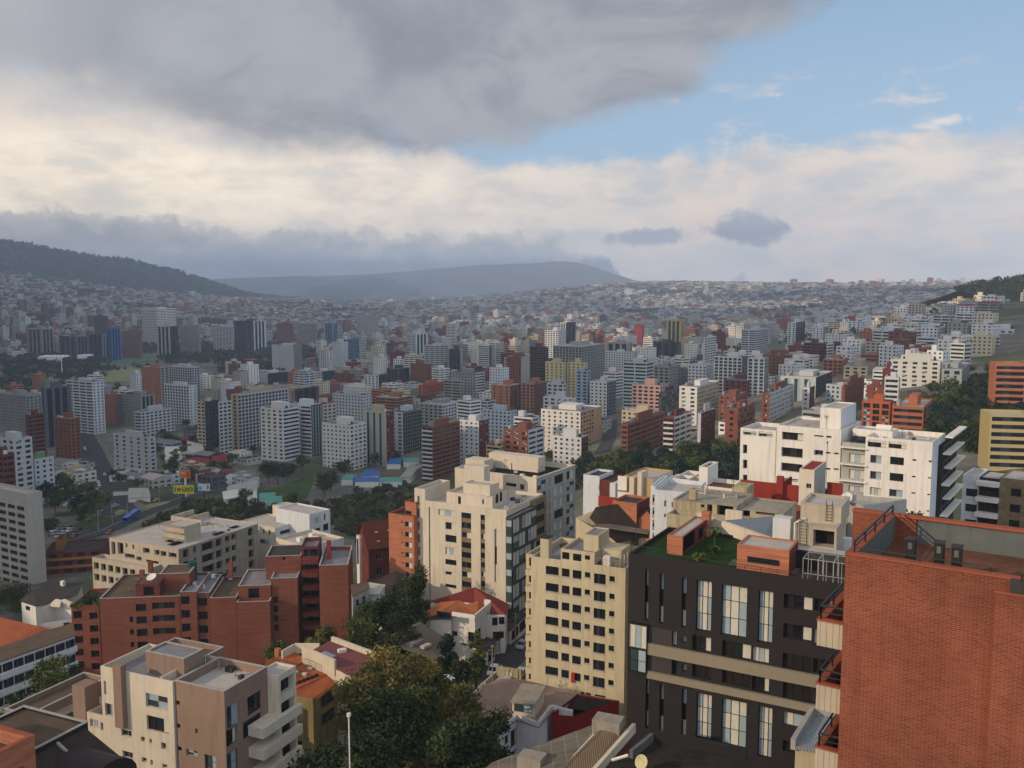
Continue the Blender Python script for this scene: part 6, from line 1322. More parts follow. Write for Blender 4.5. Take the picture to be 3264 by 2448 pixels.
def red_walls():
    fr = Frame(M4(680, 800), 140, theta=60); rt = R_('red_walled_house', fr, 0, 4, 'red walled roof terraces with a beige stair tower in front of the white building', 'house'); z0 = rt['_o'][2] - 2
    a, b = fr.sx(M4(570, 0)[0]), fr.wx(M4(765, 0)[0]); block(fr, rt, a, 0, 0, b, z0, fr.zt, (CREAM, REDP, GREYR), [fr.rF(M4(620, 897), M4(655, 935)) + ('darkw',)], par=.1, name='stair_tower', roofname='stair_tower_roof')
    zl = fr.onF(M4(300, 905), .5)[1]; s = fr.sx(M4(140, 0)[0], .5); zw = fr.onF(M4(140, 870), .5)[1]
    block(fr, rt, s, a - .01, .8, 7, z0, zw - 1.5, (CREAM, PAVET), par=.3); boxpart('red_wall', fr, rt, s, a - .01, .5, .79, zw - 2.6, zw, REDP); boxpart('red_wall', fr, rt, a - 3, a - 2.7, .8, 7, zw - 2.6, zw, REDP); boxpart('red_pier', fr, rt, fr.sx(M4(405, 0)[0], -.2), fr.sx(M4(452, 0)[0], -.2), -.3, .49, z0, fr.onF(M4(405, 845), -.3)[1], REDP)
    boxpart('lower_slab', fr, rt, fr.sx(M4(430, 0)[0], -3), .5, -3.5, -.31, z0, zw - 2.8, TERRA)
    s2 = fr.sx(M4(880, 0)[0], 2); boxpart('red_wall', fr, rt, fr.sx(M4(775, 0)[0], 3), s2, 3, 3.4, z0, fr.onF(M4(880, 900), 3)[1], REDP)
    dish(rt, fr.P(5, -1, zw - .8), .9, WHITEC, (-.5, -.5, .6)); dish(rt, fr.P(1.4, -1.4, zw - 1), .6, WHITEC, (-.5, -.5, .6))
    rt2 = R_('walled_yard_building', fr, 9, 3, 'low grey building with a long angled parapet in front of the big white building', 'building')
    T = [at(M4(885, 975), 150), at(M4(1355, 1012), 140), at(M4(1040, 1065), 128), at(M4(930, 1020), 138)]; zt = sum(p.z for p in T) / 4; mb = MB(); Q = []
    for p in (M4(885, 975), M4(1355, 1012), M4(1040, 1062), M4(930, 1030)): r = ray(p); k = (zt - CAMZ) / r.z; Q.append(Vector((r.x * k, r.y * k, zt)))
    z0 = rt2['_o'][2] - 2
    for k in range(4): a, b = Q[k], Q[(k + 1) % 4]; mb.quad((a.x, a.y, z0), (b.x, b.y, z0), b, a)
    mb.quad(*[q - Vector((0, 0, .8)) for q in Q]); obj('wall', mb, GREYR, rt2)
red_walls()
# ---------------------------------------------------------------- houses given by their roof outlines
def zat(px, z): r = ray(px); k = (z - CAMZ) / r.z; return Vector((r.x * k, r.y * k, z))
def house(name, label, cat, ref, roofs, outline, wallm, ww=(), zg=None, extra=None):
    """ref = (pixel, distance) fixes the level dz = 0; roofs = [(material, [(pixel, dz), ...])]; outline = eaves ring carried down to the ground"""
    zr = at(*ref).z; pt = lambda p, dz: zat(p, zr + dz); O = [pt(*o) for o in outline]; c = sum(O, Vector()) / len(O)
    g0 = (min(gz(p.x, p.y) for p in O) - 1.5) if zg is None else zg; rt = root(name, (c.x, c.y, g0), label, cat); n = len(O)
    mb = MB()
    for k in range(n): a, b = O[k], O[(k + 1) % n]; mb.quad((a.x, a.y, g0), (b.x, b.y, g0), (b.x, b.y, b.z - .02), (a.x, a.y, a.z - .02))
    obj('wall', mb, wallm, rt)
    for m, P in roofs:
        T = [pt(*p) for p in P]; cc = sum(T, Vector()) / len(T); T = [t + (t - cc).normalized() * .25 for t in T]; mb = MB(); dn = Vector((0, 0, .14)); up = Vector((0, 0, .03))
        mb.poly([t + up for t in T]); mb.poly([t - dn for t in reversed(T)])
        for k in range(len(T)): a, b = T[k], T[(k + 1) % len(T)]; mb.quad(a - dn, b - dn, b + up, a + up)
        obj('roof', mb, m, rt)
    for k, t0, t1, h0, h1, st in ww:                  # window on outline edge k, heights below the eaves
        a, b = O[k], O[(k + 1) % n]; d = b - a; d.z = 0; L = d.length; d.normalize(); nrm = Vector((-d.y, d.x, 0))
        if (a - c).dot(nrm) > 0: nrm = -nrm
        flip = nrm.dot(Vector((-d.y, d.x, 0))) < 0
        p = a + d * (L * (t1 if flip else t0)); zz = min(a.z, b.z) - h1; dd = -d if flip else d
        me = win_mesh(L * (t1 - t0), h1 - h0, st); o = bpy.data.objects.new('window', me); COL.objects.link(o); o.parent = rt
        o.location = Vector((p.x, p.y, zz)) - nrm * .05 - Vector(rt['_o']); o.rotation_euler = (0, 0, math.atan2(dd.y, dd.x))
    if extra: extra(rt, pt, zr, g0)
    return rt, zr, O
def pbox(rt, name, p, sx_, sy, h, m, ang=-.5, dz=-.3):
    c, s = math.cos(ang), math.sin(ang); u, v = Vector((c, s, 0)), Vector((-s, c, 0)); mb = MB(); mb.box(Vector(p) - u * sx_ / 2 - v * sy / 2 + Vector((0, 0, dz)), u * sx_, v * sy, Vector((0, 0, h - dz))); return obj(name, mb, m, rt)
def pwall(rt, name, a, b, h, m, t=.3, down=.3):
    a, b = Vector(a), Vector(b); d = (b - a).normalized(); n = Vector((-d.y, d.x, 0)) * t; mb = MB(); mb.box(a - Vector((0, 0, down)), b - a, n, Vector((0, 0, h + down))); return obj(name, mb, m, rt)

# white house under an orange roof, red roofed house behind it
house('red_roofed_house', 'house with a broad dark red hipped roof below the cream tower', 'house', (N3(1525, 85), 196),
      [(TILER, [(N3(975, 255), -3.2), (N3(1530, 265), -3.2), (N3(1525, 85), 0)]), (TILER, [(N3(1525, 85), 0), (N3(1530, 330), -3.4), (N3(1880, 400), -3.2), (N3(1925, 285), -3.2)])],
      [(N3(1005, 262), -3.2), (N3(1720, 405), -3.2), (N3(1880, 400), -3.2), (N3(1905, 290), -3.2), (N3(1500, 180), -3.2)], WHITE, [(1, .05, .45, .6, 2.2, 'dark'), (1, .55, .95, .5, 2.0, 'dark'), (1, .1, .9, 3.6, 5, 'dark3')])
def _oh(rt, pt, zr, g0):
    a, b, c_, d = pt(N3(1255, 400), .4), pt(N3(1525, 440), .4), pt(N3(1715, 280), .4), pt(N3(1640, 270), .4)
    pwall(rt, 'parapet', a, b, .5, WHITE); pwall(rt, 'parapet', b, c_, .5, WHITE); pwall(rt, 'parapet', c_, d, .9, WHITE)
    pbox(rt, 'dormer_glass', pt(N3(1160, 420), -.6), 3, .3, .9, GLASS, -.45)
house('orange_roofed_house', 'white house with angled orange brown tile roofs beside the street', 'house', (N3(1330, 245), 190),
      [(TILEO, [(N3(795, 470), -2.6), (N3(1085, 395), -1.2), (N3(1340, 240), 0), (N3(1120, 262), -1.2)]), (TILEO, [(N3(1085, 395), -1.2), (N3(1250, 420), -1.4), (N3(1420, 290), -.6), (N3(1340, 240), 0)]), (TILEO, [(N3(1250, 412), -1.3), (N3(1530, 430), -1.6), (N3(1650, 300), -1.2), (N3(1560, 250), -.2), (N3(1400, 300), -.6)])],
      [(N3(860, 475), -2.7), (N3(1250, 460), -1.8), (N3(1250, 400), -1.2), (N3(1527, 445), -1.2), (N3(1718, 290), -1.2), (N3(1330, 250), -1.5)], WHITE,
      [(0, .62, .98, 3.0, 5.2, 'dark'), (2, .05, .25, 3.4, 4.3, 'dark'), (2, .72, .99, 3.0, 5.6, 'dark3'), (3, .02, .3, 2.8, 5.6, 'dark3'), (3, .72, .78, 1, 3.6, 'dark')], None, _oh)
def _gr(rt, pt, zr, g0):
    pbox(rt, 'chimney', pt(N3(435, 690), -2.8), .8, .8, 2.4, WHITE); pbox(rt, 'skylight', pt(N3(830, 730), -1.6), 3.2, 1.4, .3, ROOFG, .9); pbox(rt, 'skylight', pt(N3(950, 770), -1.9), 2.0, 1.0, .25, CONCL, .9)
house('grey_roofed_house', 'low house with a large patched grey fibre cement roof behind the eucalyptus trees', 'house', (N3(880, 490), 177),
      [(TILEG, [(N3(590, 690), -.9), (N3(880, 490), 0), (N3(1190, 700), -2.6), (N3(1100, 780), -2.9), (N3(1220, 860), -3.6), (N3(1090, 940), -3.8), (N3(700, 800), -2)]), (CONCL, [(N3(350, 730), -1.6), (N3(880, 490), 0), (N3(590, 690), -.9)]),
       (TILEG, [(N3(200, 800), -3.2), (N3(590, 690), -2.6), (N3(740, 750), -2.4), (N3(500, 890), -3.2)])],
      [(N3(260, 800), -3.6), (N3(500, 890), -3.4), (N3(1080, 935), -4.0), (N3(1190, 720), -3.0), (N3(700, 620), -2.8)], OLDC, [(2, .1, .4, .6, 1.8, 'dark')], None, _gr)
def _mr(rt, pt, zr, g0):
    pwall(rt, 'parapet', pt(Q3(760, 160), .1), pt(Q3(1280, 355), .1), .7, CREAM, .5); pwall(rt, 'parapet', pt(Q3(415, 320), 0), pt(Q3(800, 490), 0), 1.4, CREAM, .4, 1.2)
    pwall(rt, 'parapet', pt(Q3(330, 240), -.8), pt(Q3(620, 240), -.4), .7, CREAM, .3, 1); pwall(rt, 'parapet', pt(Q3(190, 320), -.8), pt(Q3(330, 240), -.8), .6, CREAM, .3, 1)
    a = [pt(Q3(*q), .12) for q in ((575, 325), (690, 275), (820, 330), (700, 395))]; mb = MB(); mb.poly(a); mb.poly([v - Vector((0, 0, .4)) for v in a])
    for k in range(4): mb.quad(a[k] - Vector((0, 0, .4)), a[(k + 1) % 4] - Vector((0, 0, .4)), a[(k + 1) % 4], a[k])
    obj('skylight', mb, CURTB, rt); pbox(rt, 'roof_vent', pt(Q3(890, 290), 0), 1.3, .9, .5, WHITE, .5)
PLUM = mat('plum_roof_sheet', '#6b3f3d', .8, .2, .08, .3)
house('plum_roofed_building', 'building with a flat plum red roof, a big skylight and white parapets', 'building', (Q3(760, 170), 152),
      [(PLUM, [(Q3(500, 300), 0), (Q3(760, 160), 0), (Q3(1275, 360), 0), (Q3(1180, 560), 0), (Q3(940, 540), 0)])],
      [(Q3(420, 330), -.1), (Q3(940, 545), -.1), (Q3(1180, 565), -.1), (Q3(1275, 362), -.1), (Q3(760, 165), -.1)], CREAM, [], None, _mr)
def _yb(rt, pt, zr, g0):
    for q, s in ((Q3(200, 490), 1.0), (Q3(135, 330), 1.1)): pbox(rt, 'chimney', pt(q, 0), .9, .7, 1.2, BRICKO)
    for q in (Q3(345, 540), Q3(445, 565), Q3(510, 500)): pbox(rt, 'roof_vent', pt(q, 0), .8, .6, .35, CREAM)
    for k in range(9): t = k / 8; p = pt(Q3(190 + 400 * t, 730 - 150 * t), 0); pbox(rt, 'plant_pot', p, .45, .45, .4, DARKB)
    pwall(rt, 'ledge', pt(Q3(120, 570), 0), pt(Q3(310, 515), 0), .3, TERRA, .25); pwall(rt, 'ledge', pt(Q3(310, 515), 0), pt(Q3(590, 580), 0), .3, TERRA, .25); pwall(rt, 'ledge', pt(Q3(340, 470), 0), pt(Q3(440, 430), 0), .3, TERRA, .25)
    railing('railing', rt, [pt(Q3(430, 450), 0), pt(Q3(650, 540), 0)], 1.3, RAILM, r=.02)
TERR = mat('terracotta_roof_paint', '#9c5636', .85, .15, .14, .4, .2)
OCH = mat('stained_ochre_render', '#8f8058', .85, .15, .14, .25, .7)
house('ochre_building', 'stained ochre building with a terracotta roof terrace and a sloping orange eave', 'building', (Q3(540, 830), 134),
      [(TERR, [(Q3(-60, 740), 0), (Q3(0, 390), 0), (Q3(330, 300), 0), (Q3(560, 440), 0), (Q3(820, 495), 0), (Q3(250, 765), 0)]), (TERR, [(Q3(250, 765), -.05), (Q3(820, 495), -.05), (Q3(960, 540), -.6), (Q3(600, 840), -.9), (Q3(380, 800), -.5)])],
      [(Q3(-60, 745), -.3), (Q3(545, 835), -.6), (Q3(900, 600), -.6), (Q3(820, 500), -.3), (Q3(560, 440), -.3), (Q3(330, 310), -.3), (Q3(0, 400), -.3)], OCH,
      [(0, .33, .47, .5, 2.1, 'dark'), (0, .66, .78, 4.0, 5.2, 'dark'), (0, .66, .78, 6.9, 8.1, 'dark'), (1, .25, .66, .6, 2.4, 'band'), (1, .25, .66, 3.5, 5.2, 'band'), (1, .8, .98, .6, 2.4, 'dark')], None, _yb)
# pinkish roof yard with the glazed shed, white zigzag parapet; the red walled building; ribbed tan roof; dark terrace
def _py(rt, pt, zr, g0):
    Z = [Q4(22, 615), Q4(410, 600), Q4(525, 505), Q4(665, 560), Q4(755, 440), Q4(893, 480)]
    P = [pt(q, .05) for q in Z]
    for a, b in zip(P[:-1], P[1:]): pwall(rt, 'parapet', a, b, .55, WHITEC, .25, .6)
    pwall(rt, 'parapet', pt(Q4(22, 612), .05), pt(Q4(300, 290), .05), .7, CREAM, .25, .4)
    a, b, c_, d = pt(Q4(490, 500), 0), pt(Q4(640, 520), 0), pt(Q4(705, 400), 0), pt(Q4(560, 385), 0)
    mb = MB(); up = Vector((0, 0, 2.4))
    for p, q in ((a, b), (b, c_), (c_, d), (d, a)): mb.quad(p, q, q + up, p + up)
    obj('shed_wall', mb, CREAM, rt); T = [v + up + (v - (a + c_) / 2) * .12 for v in (a, b, c_, d)]; mb = MB(); mb.poly(T); mb.poly([t + Vector((0, 0, .2)) for t in T])
    for k in range(4): mb.quad(T[k], T[(k + 1) % 4], T[(k + 1) % 4] + Vector((0, 0, .2)), T[k] + Vector((0, 0, .2)))
    obj('shed_roof', mb, CONC, rt); d_ = (b - a); L = d_.length; o = bpy.data.objects.new('shed_window', win_mesh(L * .8, 1.1, 'green')); COL.objects.link(o); o.parent = rt; d_.normalize()
    o.location = a + d_ * L * .1 + Vector((0, 0, 1.1)) - Vector((-d_.y, d_.x, 0)) * .05 - Vector(rt['_o']); o.rotation_euler = (0, 0, math.atan2(d_.y, d_.x))
    mb = MB()
    for k in range(26): p = pt(Q4(rnd.uniform(545, 640), rnd.uniform(465, 510)), .1); q = p + Vector((rnd.uniform(-.8, .8), rnd.uniform(-.8, .8), rnd.uniform(0, .6))); mb.bar(p, q, .05, n=4)
    for k in range(10): p = pt(Q4(rnd.uniform(410, 480), rnd.uniform(450, 490)), .1); q = p + Vector((rnd.uniform(-.7, .7), rnd.uniform(-.7, .7), rnd.uniform(0, .6))); mb.bar(p, q, .06, n=4)
    w = obj('timber_pile', mb, mat('old_timber', '#8a5a3a', .85), None, tuple(pt(Q4(590, 490), 0))); tag(w, 'heap of broken orange brown timber beside the roof shed', 'timber pile')
PINK = mat('pinkish_roof_screed', '#8b7669', .92, .1, .16, .4)
house('white_yard_building', 'white building with a pinkish flat roof, a small glazed shed and a zigzag white parapet', 'building', (Q4(410, 600), 127),
      [(PINK, [(Q4(30, 612), 0), (Q4(300, 290), 0), (Q4(420, 240), 0), (Q4(560, 250), 0), (Q4(940, 340), 0), (Q4(880, 470), 0), (Q4(755, 450), 0), (Q4(665, 560), 0), (Q4(525, 510), 0), (Q4(410, 598), 0)])],
      [(Q4(22, 620), -.1), (Q4(410, 605), -.1), (Q4(525, 512), -.1), (Q4(665, 565), -.1), (Q4(755, 450), -.1), (Q4(940, 345), -.1), (Q4(560, 255), -.1), (Q4(300, 292), -.1)], WHITEC,
      [(1, .25, .4, 1.0, 2.2, 'dark'), (1, .6, .9, 1.0, 3.4, 'room'), (1, .6, .9, 4.2, 6.6, 'room'), (1, .25, .4, 4.2, 5.4, 'dark')], None, _py)
house('red_walled_building', 'dark red walled building with a black roof at the foot of the beige tower', 'building', (Q4(1205, 385), 136),
      [(mat('black_tar_roof', '#1c1b1c', .9, .1, .3, .5), [(Q4(870, 425), -.3), (Q4(930, 345), -.3), (Q4(1200, 388), -.3), (Q4(1000, 445), -.3)])],
      [(Q4(755, 475), -.25), (Q4(905, 490), -.25), (Q4(1000, 450), 0), (Q4(1207, 385), 0), (Q4(930, 340), 0)], mat('crimson_paint', '#701717', .8, .2, .12, .3, .3), [(2, .3, .65, 1.6, 3.4, 'room')])
def _tr(rt, pt, zr, g0):
    pbox(rt, 'chimney', pt(Q4(1135, 585), -.1), 2.6, 1.8, 1.2, CONC, -.4); pbox(rt, 'chimney', pt(Q4(622, 828), -1.6), 2.2, 1.6, 1.1, CONC, -.4)
    a, b = pt(Q4(1040, 612), .1), pt(Q4(820, 850), -.9); mb = MB(); n = 44
    for k in range(0, n, 2): p = a.lerp(b, k / n); q = a.lerp(b, (k + 1) / n); mb.bar(p, q, .1, n=5)
    obj('ridge_capping', mb, WHITE, rt)
    pwall(rt, 'parapet', pt(Q4(1296, 560), .1), pt(Q4(1030, 860), -.6), .35, CREAM, .35, .5)
house('tan_roofed_house', 'house with a tan and grey pitched sheet roof and white ridge capping', 'house', (Q4(1060, 545), 84),
      [(mat('tan_sheet_roof', '#7b6a55', .9, .1, .14, .5, 0, 0, 0, 'tiles'), [(Q4(1070, 600), .2), (Q4(1180, 600), .2), (Q4(1300, 560), 0), (Q4(1020, 870), -.8), (Q4(800, 870), -.6)]), (mat('grey_sheet_roof', '#6a645a', .92, .1, .2, .4, 0, .01, 0, 'slabs', '#857d70'), [(Q4(370, 800), -2.6), (Q4(1050, 545), -.6), (Q4(1068, 600), .2), (Q4(800, 870), -.6), (Q4(300, 860), -2.6)])],
      [(Q4(420, 800), -2.9), (Q4(1060, 550), -.9), (Q4(1290, 565), -.4), (Q4(1040, 880), -1.2), (Q4(380, 870), -2.9)], BRICKD, [], None, _tr)
def _dt(rt, pt, zr, g0):
    pwall(rt, 'parapet', pt(Q4(1440, 665), 0), pt(Q4(2060, 790), 0), .9, DARKB, .4); pwall(rt, 'parapet', pt(Q4(1300, 780), 0), pt(Q4(1440, 665), 0), .7, SLATE, .3)
    o = dish(None, pt(Q4(1362, 800), .9), .55, mat('yellowed_dish', '#b5ae86', .6)); tag(o, 'pale satellite dish standing on the dark terrace at the bottom edge', 'satellite dish')
    mb = MB(); mb.bar(pt(Q4(1160, 785), .3), pt(Q4(1268, 752), .9), .12, n=6); tag(obj('white_pipe', mb, WHITE, None), 'white pipe lying across the dark terrace left of the dish', 'pipe')
house('dark_terrace_building', 'low building with a cluttered dark grey roof terrace at the foot of the dark building', 'building', (Q4(1440, 665), 72),
      [(mat('dirty_dark_terrace', '#2e2b28', .95, .1, .35, .8, 0, .02), [(Q4(1100, 860), 0), (Q4(1300, 720), 0), (Q4(1440, 665), 0), (Q4(2070, 790), 0), (Q4(2070, 900), 0), (Q4(1100, 900), 0)])],
      [(Q4(1100, 900), -.1), (Q4(1110, 850), -.1), (Q4(1440, 668), -.1), (Q4(2070, 795), -.1), (Q4(2070, 900), -.1)], DARKB, [], None, _dt)
# metal roofed lean-to at the foot of the near brick building
def _lt(rt, pt, zr, g0): pwall(rt, 'parapet', pt(Z4(412, 1535), .1), pt(Z4(517, 1355), .1), .4, GREYR, .3); pwall(rt, 'parapet', pt(Z4(517, 1355), .1), pt(Z4(640, 1372), .1), .4, GREYR, .3)
house('sheet_roofed_house', 'cream house with a ribbed pale metal roof beside the lowest brick balcony', 'house', (Z4(412, 1535), 56),
      [(mat('pale_ribbed_metal', '#868c90', .45, .5, .1, .5, 0, 0, 0, 'tiles'), [(Z4(425, 1535), 0), (Z4(515, 1365), 0), (Z4(640, 1385), 0), (Z4(560, 1560), 0)])],
      [(Z4(412, 1540), -.1), (Z4(570, 1570), -.1), (Z4(650, 1390), -.1), (Z4(515, 1362), -.1)], BEIGE, [], None, _lt)

house('dark_roofed_house', 'cream house with a large dark pitched roof and glazed dormer, behind the beige tower', 'house', (N4(250, 590), 172),
      [(TILEB, [(N4(10, 625), 0), (N4(250, 590), 0), (N4(590, 945), -5), (N4(235, 1010), -5), (N4(-60, 740), -1.5)])], [(N4(235, 1012), -5.2), (N4(585, 950), -5.2), (N4(250, 600), -.4), (N4(10, 640), -.4), (Z3(325, 262), -2)], BEIGE, [(0, .5, .75, .3, 1.6, 'dark')], None,
      lambda rt, pt, zr, g0: (pbox(rt, 'dormer_glass', pt(N4(330, 915), -3.6), 9.5, .5, .9, GLASS, .0 - .55), pbox(rt, 'dormer_roof', pt(N4(320, 870), -2.7), 10.5, 2.4, .2, TILEG, -.55, 0)))

# brick gabled house with skylights, dark roofs below it
def gabled_brick():
    fr = Frame(Z2(470, 470), 232, theta=118); rt = R_('gabled_brick_house', fr, 0, 6, 'steep gabled red brick house with white arched window bays and small skylights', 'house')
    fr = Frame(Z2(395, 440), 238, theta=118 - 55); z0 = rt['_o'][2] - 3; A, Bp = Z2(385, 400), Z2(540, 300)
    z1 = at(Z2(395, 310), 238).z; ze = z1 - 6.5; s0, s1, w0, w1 = -3.5, 5.5, 0, 19
    fr = Frame(Z2(480, 420), 232, theta=30); zr_ = fr.zt + 5.2; ze = fr.zt - 1
    gwalls(fr, rt, -8, 0, 0, 14, z0, ze, zr_, 'w', BRICKD, [(-6.2, ze - 5, -5, ze + .0 - .3), (-3.6, ze - 2.4, -2.4, ze - 1)], [(2, ze - 3, 3.6, ze - 1.4), (6, ze - 3, 7.6, ze - 1.4), (2, ze - 7, 3.6, ze - 5), (8, ze - 7, 11, ze - 4.6)])
    gable(fr, rt, -8, 0, 0, 14, ze, zr_, 'w', mat('brown_red_tiles', '#5e342b', .9, .1, .15, .6, 0, 0, 0, 'tiles'), .5)
    boxpart('bay', fr, rt, -6.6, -4.6, -.7, -.01, z0, ze + 2.4, WHITE); window(fr, rt, (-6.1, ze - 5, -5.1, ze + 1.6), 'F', -.74, 0, 'dark'); boxpart('chimney', fr, rt, -3.4, -2.4, 11, 12, zr_ - 2, zr_ + 2, BEIGE)
    for i in range(3):
        for j in range(2): p = fr.P(-1 - j * 1.3, 3 + i * 3.6, zr_ - (3 - j * 1.3) / 4 * (zr_ - ze) + .1); pbox(rt, 'skylight', p, .8, .8, .12, WHITEC, fr.ang(), -.1)
gabled_brick()
house('dark_roofed_cottage', 'low house with a dark brown pitched roof between the brick towers and the cream tower', 'house', (Z2(640, 565), 205),
      [(TILEB, [(Z2(475, 610), -1.4), (Z2(640, 565), 0), (Z2(715, 605), -1.6), (Z2(600, 700), -3.4)]), (TILEB, [(Z2(475, 610), -1.4), (Z2(600, 700), -3.4), (Z2(560, 700), -3.4)])],
      [(Z2(480, 625), -2), (Z2(580, 700), -3.8), (Z2(715, 615), -2.6), (Z2(640, 580), -1)], CREAM, [(0, .3, .6, .6, 1.6, 'dark')])
house('grey_walled_house', 'grey low house with a flat reddish roof just right of the tall brick corner tower', 'house', (Z2(390, 650), 186),
      [(ROOFB, [(Z2(385, 640), 0), (Z2(478, 620), 0), (Z2(480, 655), 0), (Z2(392, 700), 0)])], [(Z2(385, 650), -.1), (Z2(392, 705), -.1), (Z2(482, 660), -.1), (Z2(478, 625), -.1)], GREYR, [(1, .2, .35, 1, 2.2, 'dark'), (1, .6, .75, 1, 2.2, 'dark')])
house('pale_slat_house', 'small white house with a slatted sunlit roof above the dark trees', 'house', (Z2(480, 640), 190),
      [(ROOFP, [(Z2(478, 625), 0), (Z2(570, 640), -.2), (Z2(540, 685), -1), (Z2(482, 690), -1)])], [(Z2(480, 690), -1.2), (Z2(545, 688), -1.2), (Z2(572, 650), -.6), (Z2(480, 630), -.2)], WHITE, [])
house('blue_white_roof_shed', 'long shed under a bluish white sheet roof, half hidden by the eucalyptus trees', 'shed', (N3(1270, 1150), 140),
      [(WHITEC, [(N3(700, 1185), 0), (N3(760, 1130), 0), (N3(1190, 1110), 0), (N3(1275, 1150), 0), (N3(1050, 1285), 0)])], [(N3(705, 1190), -.1), (N3(1050, 1290), -.1), (N3(1272, 1155), -.1), (N3(1190, 1115), -.1)], BRICKD, [])
# street side garages
def garages():
    gs = [('low flat roofed garage nearest the white house, with a dark gate', [(1560, 700), (1750, 745), (1755, 700), (1640, 660)], 163), ('white framed garage roof in the middle of the street row', [(1605, 650), (1800, 700), (1885, 625), (1680, 590)], 166),
          ('long garage roof at the far end of the street row', [(1820, 560), (1940, 590), (2135, 400), (1900, 330)], 174), ('dark flat carport roof behind the garden wall', [(1370, 740), (1675, 830), (1760, 745), (1440, 690)], 158)]
    for lab, q, D in gs:
        rt, _, _ = house('garage', lab, 'garage', (N3(*q[1]), hit(N3(*q[1]), 3.2).y), [(ROOFD, [(N3(*p), 0) for p in q])], [(N3(*p), -.1) for p in q], WHITE, [(1, .08, .46, .5, 2.6, 'one'), (1, .54, .92, .5, 2.6, 'one')]); rt['group'] = 'garages along the street'
garages()
# left edge: grey roofed white houses, orange roof, long grey building
house('orange_flat_roof_building', 'low building with a big orange sloping roof at the left edge', 'building', (Q1(330, 470), 200),
      [(TERR, [(Q1(-120, 370), .6), (Q1(20, 398), .6), (Q1(330, 470), 0), (Q1(400, 490), -.6), (Q1(-120, 690), -1.6), (Q1(-120, 560), 0)])], [(Q1(-120, 700), -2), (Q1(395, 500), -1.2), (Q1(20, 410), 0), (Q1(-120, 380), 0)], mat('rust_wall', '#7a4030', .85), [])
def _lg(rt, pt, zr, g0):
    a, b = pt(Q1(-100, 800), 0), pt(Q1(625, 535), 0); d = b - a; n = Vector((d.y, -d.x, 0)).normalized()
    for k in range(2): mb = MB(); mb.box(a + n * .02 + Vector((0, 0, -3.1 - 3 * k)), d, n * .8, Vector((0, 0, 1.0))); obj('parapet_band', mb, WHITEC, rt)
house('long_grey_building', 'long grey building with a flat brown roof and white window bands at the left edge', 'building', (Q1(600, 560), 172),
      [(ROOFB, [(Q1(-120, 690), 0), (Q1(350, 520), 0), (Q1(600, 440), 0), (Q1(630, 540), 0), (Q1(-100, 800), 0)])], [(Q1(-100, 805), -.1), (Q1(628, 545), -.1), (Q1(600, 445), -.1), (Q1(-120, 700), -.1)], WHITEC,
      [(0, .03 + .122 * k, .03 + .122 * k + .108, .5 + 3 * j, 2.0 + 3 * j, 'band') for k in range(8) for j in range(3)], None, _lg)
house('dark_grey_roof_houses', 'wide dark grey pitched roof with a white chimney, behind the orange roofed building', 'house', (Q1(400, 120), 262),
      [(ROOFD, [(Q1(170, 245), -1.5), (Q1(300, 160), 0), (Q1(400, 110), 0), (Q1(700, 90), 0), (Q1(640, 200), -1.2), (Q1(420, 265), -1.8), (Q1(300, 290), -1.8)])], [(Q1(180, 260), -2), (Q1(300, 300), -2.2), (Q1(620, 210), -2), (Q1(690, 100), -.6), (Q1(300, 170), -.6)], WHITE, [(0, .3, .6, .5, 1.6, 'dark')], None, lambda rt, pt, zr, g0: pbox(rt, 'chimney', pt(Q1(530, 130), -.3), 1.1, .9, 1.6, WHITE))
house('white_gabled_house', 'bright white house with tiny gables and a walled yard left of the red brick wing', 'house', (Q1(560, 250), 215),
      [(CREAM, [(Q1(410, 290), -.8), (Q1(470, 240), 0), (Q1(510, 250), 0), (Q1(500, 300), -.9)]), (CREAM, [(Q1(510, 250), 0), (Q1(550, 240), .2), (Q1(610, 270), -.3), (Q1(610, 300), -.9)])],
      [(Q1(345, 310), -.6), (Q1(350, 440), -2.6), (Q1(612, 400), -2.2), (Q1(612, 290), -.8), (Q1(470, 250), -.3)], WHITE, [(1, .7, .9, .4, 1.4, 'dark')])
# ---------------------------------------------------------------- roads, lawns, vegetation, city carpet
ASPH = mat('asphalt', '#3a3a3c', .9, .2, .2, .25, 0, 0); PAVE = mat('pavement_concrete', '#6f6a63', .92, .15, .15, .4); LINE = mat('road_paint', '#b9b6ac', .8, .2, .1, 1)
GRASS = mat('grass', '#43552f', .95, .1, .3, .06); FIELD = mat('dry_field_grass', '#83855a', .95, .1, .2, .02); DIRT = mat('school_yard_earth', '#6a6150', .95, .1, .2, .1)
H = lambda *ps: [hit(p) for p in ps]
st = H(Z2(640, 1760), Z2(745, 1590), Z2(880, 1420), Z2(1090, 1215), Z2(1200, 1115), Z2(1300, 1010), Z2(1385, 925)); e = st[-1] + (st[-1] - st[-2]).normalized() * 60; st.append(e)
ribbon('street', st, -3.6, 3.6, .06, ASPH, 4); ribbon('pavement', st, -6.4, -3.6, .2, PAVE, 4, .14); ribbon('pavement', st, 3.6, 5.6, .2, PAVE, 4, .14)
ave = H(M1(950, 1200), M1(880, 1110), M1(830, 980), M1(770, 850), M1(720, 720), M1(670, 620), M1(640, 560), M1(625, 480))
ribbon('avenue', ave, -9, 9, .35, ASPH, 10); ribbon('pavement', ave, -13, -9, .45, PAVE, 10, .14); ribbon('pavement', ave, 9, 13, .45, PAVE, 10, .14)
ring = H(M1(560, 1400), M1(760, 1350), M1(930, 1270), M1(1100, 1190), M1(1280, 1120), M1(1450, 1060), M1(1700, 1010), M1(1980, 960))
ribbon('ring_road', ring, -8, 8, .3, ASPH, 8); ribbon('ring_road_line', ring, -.15, .15, .33, LINE, 8)
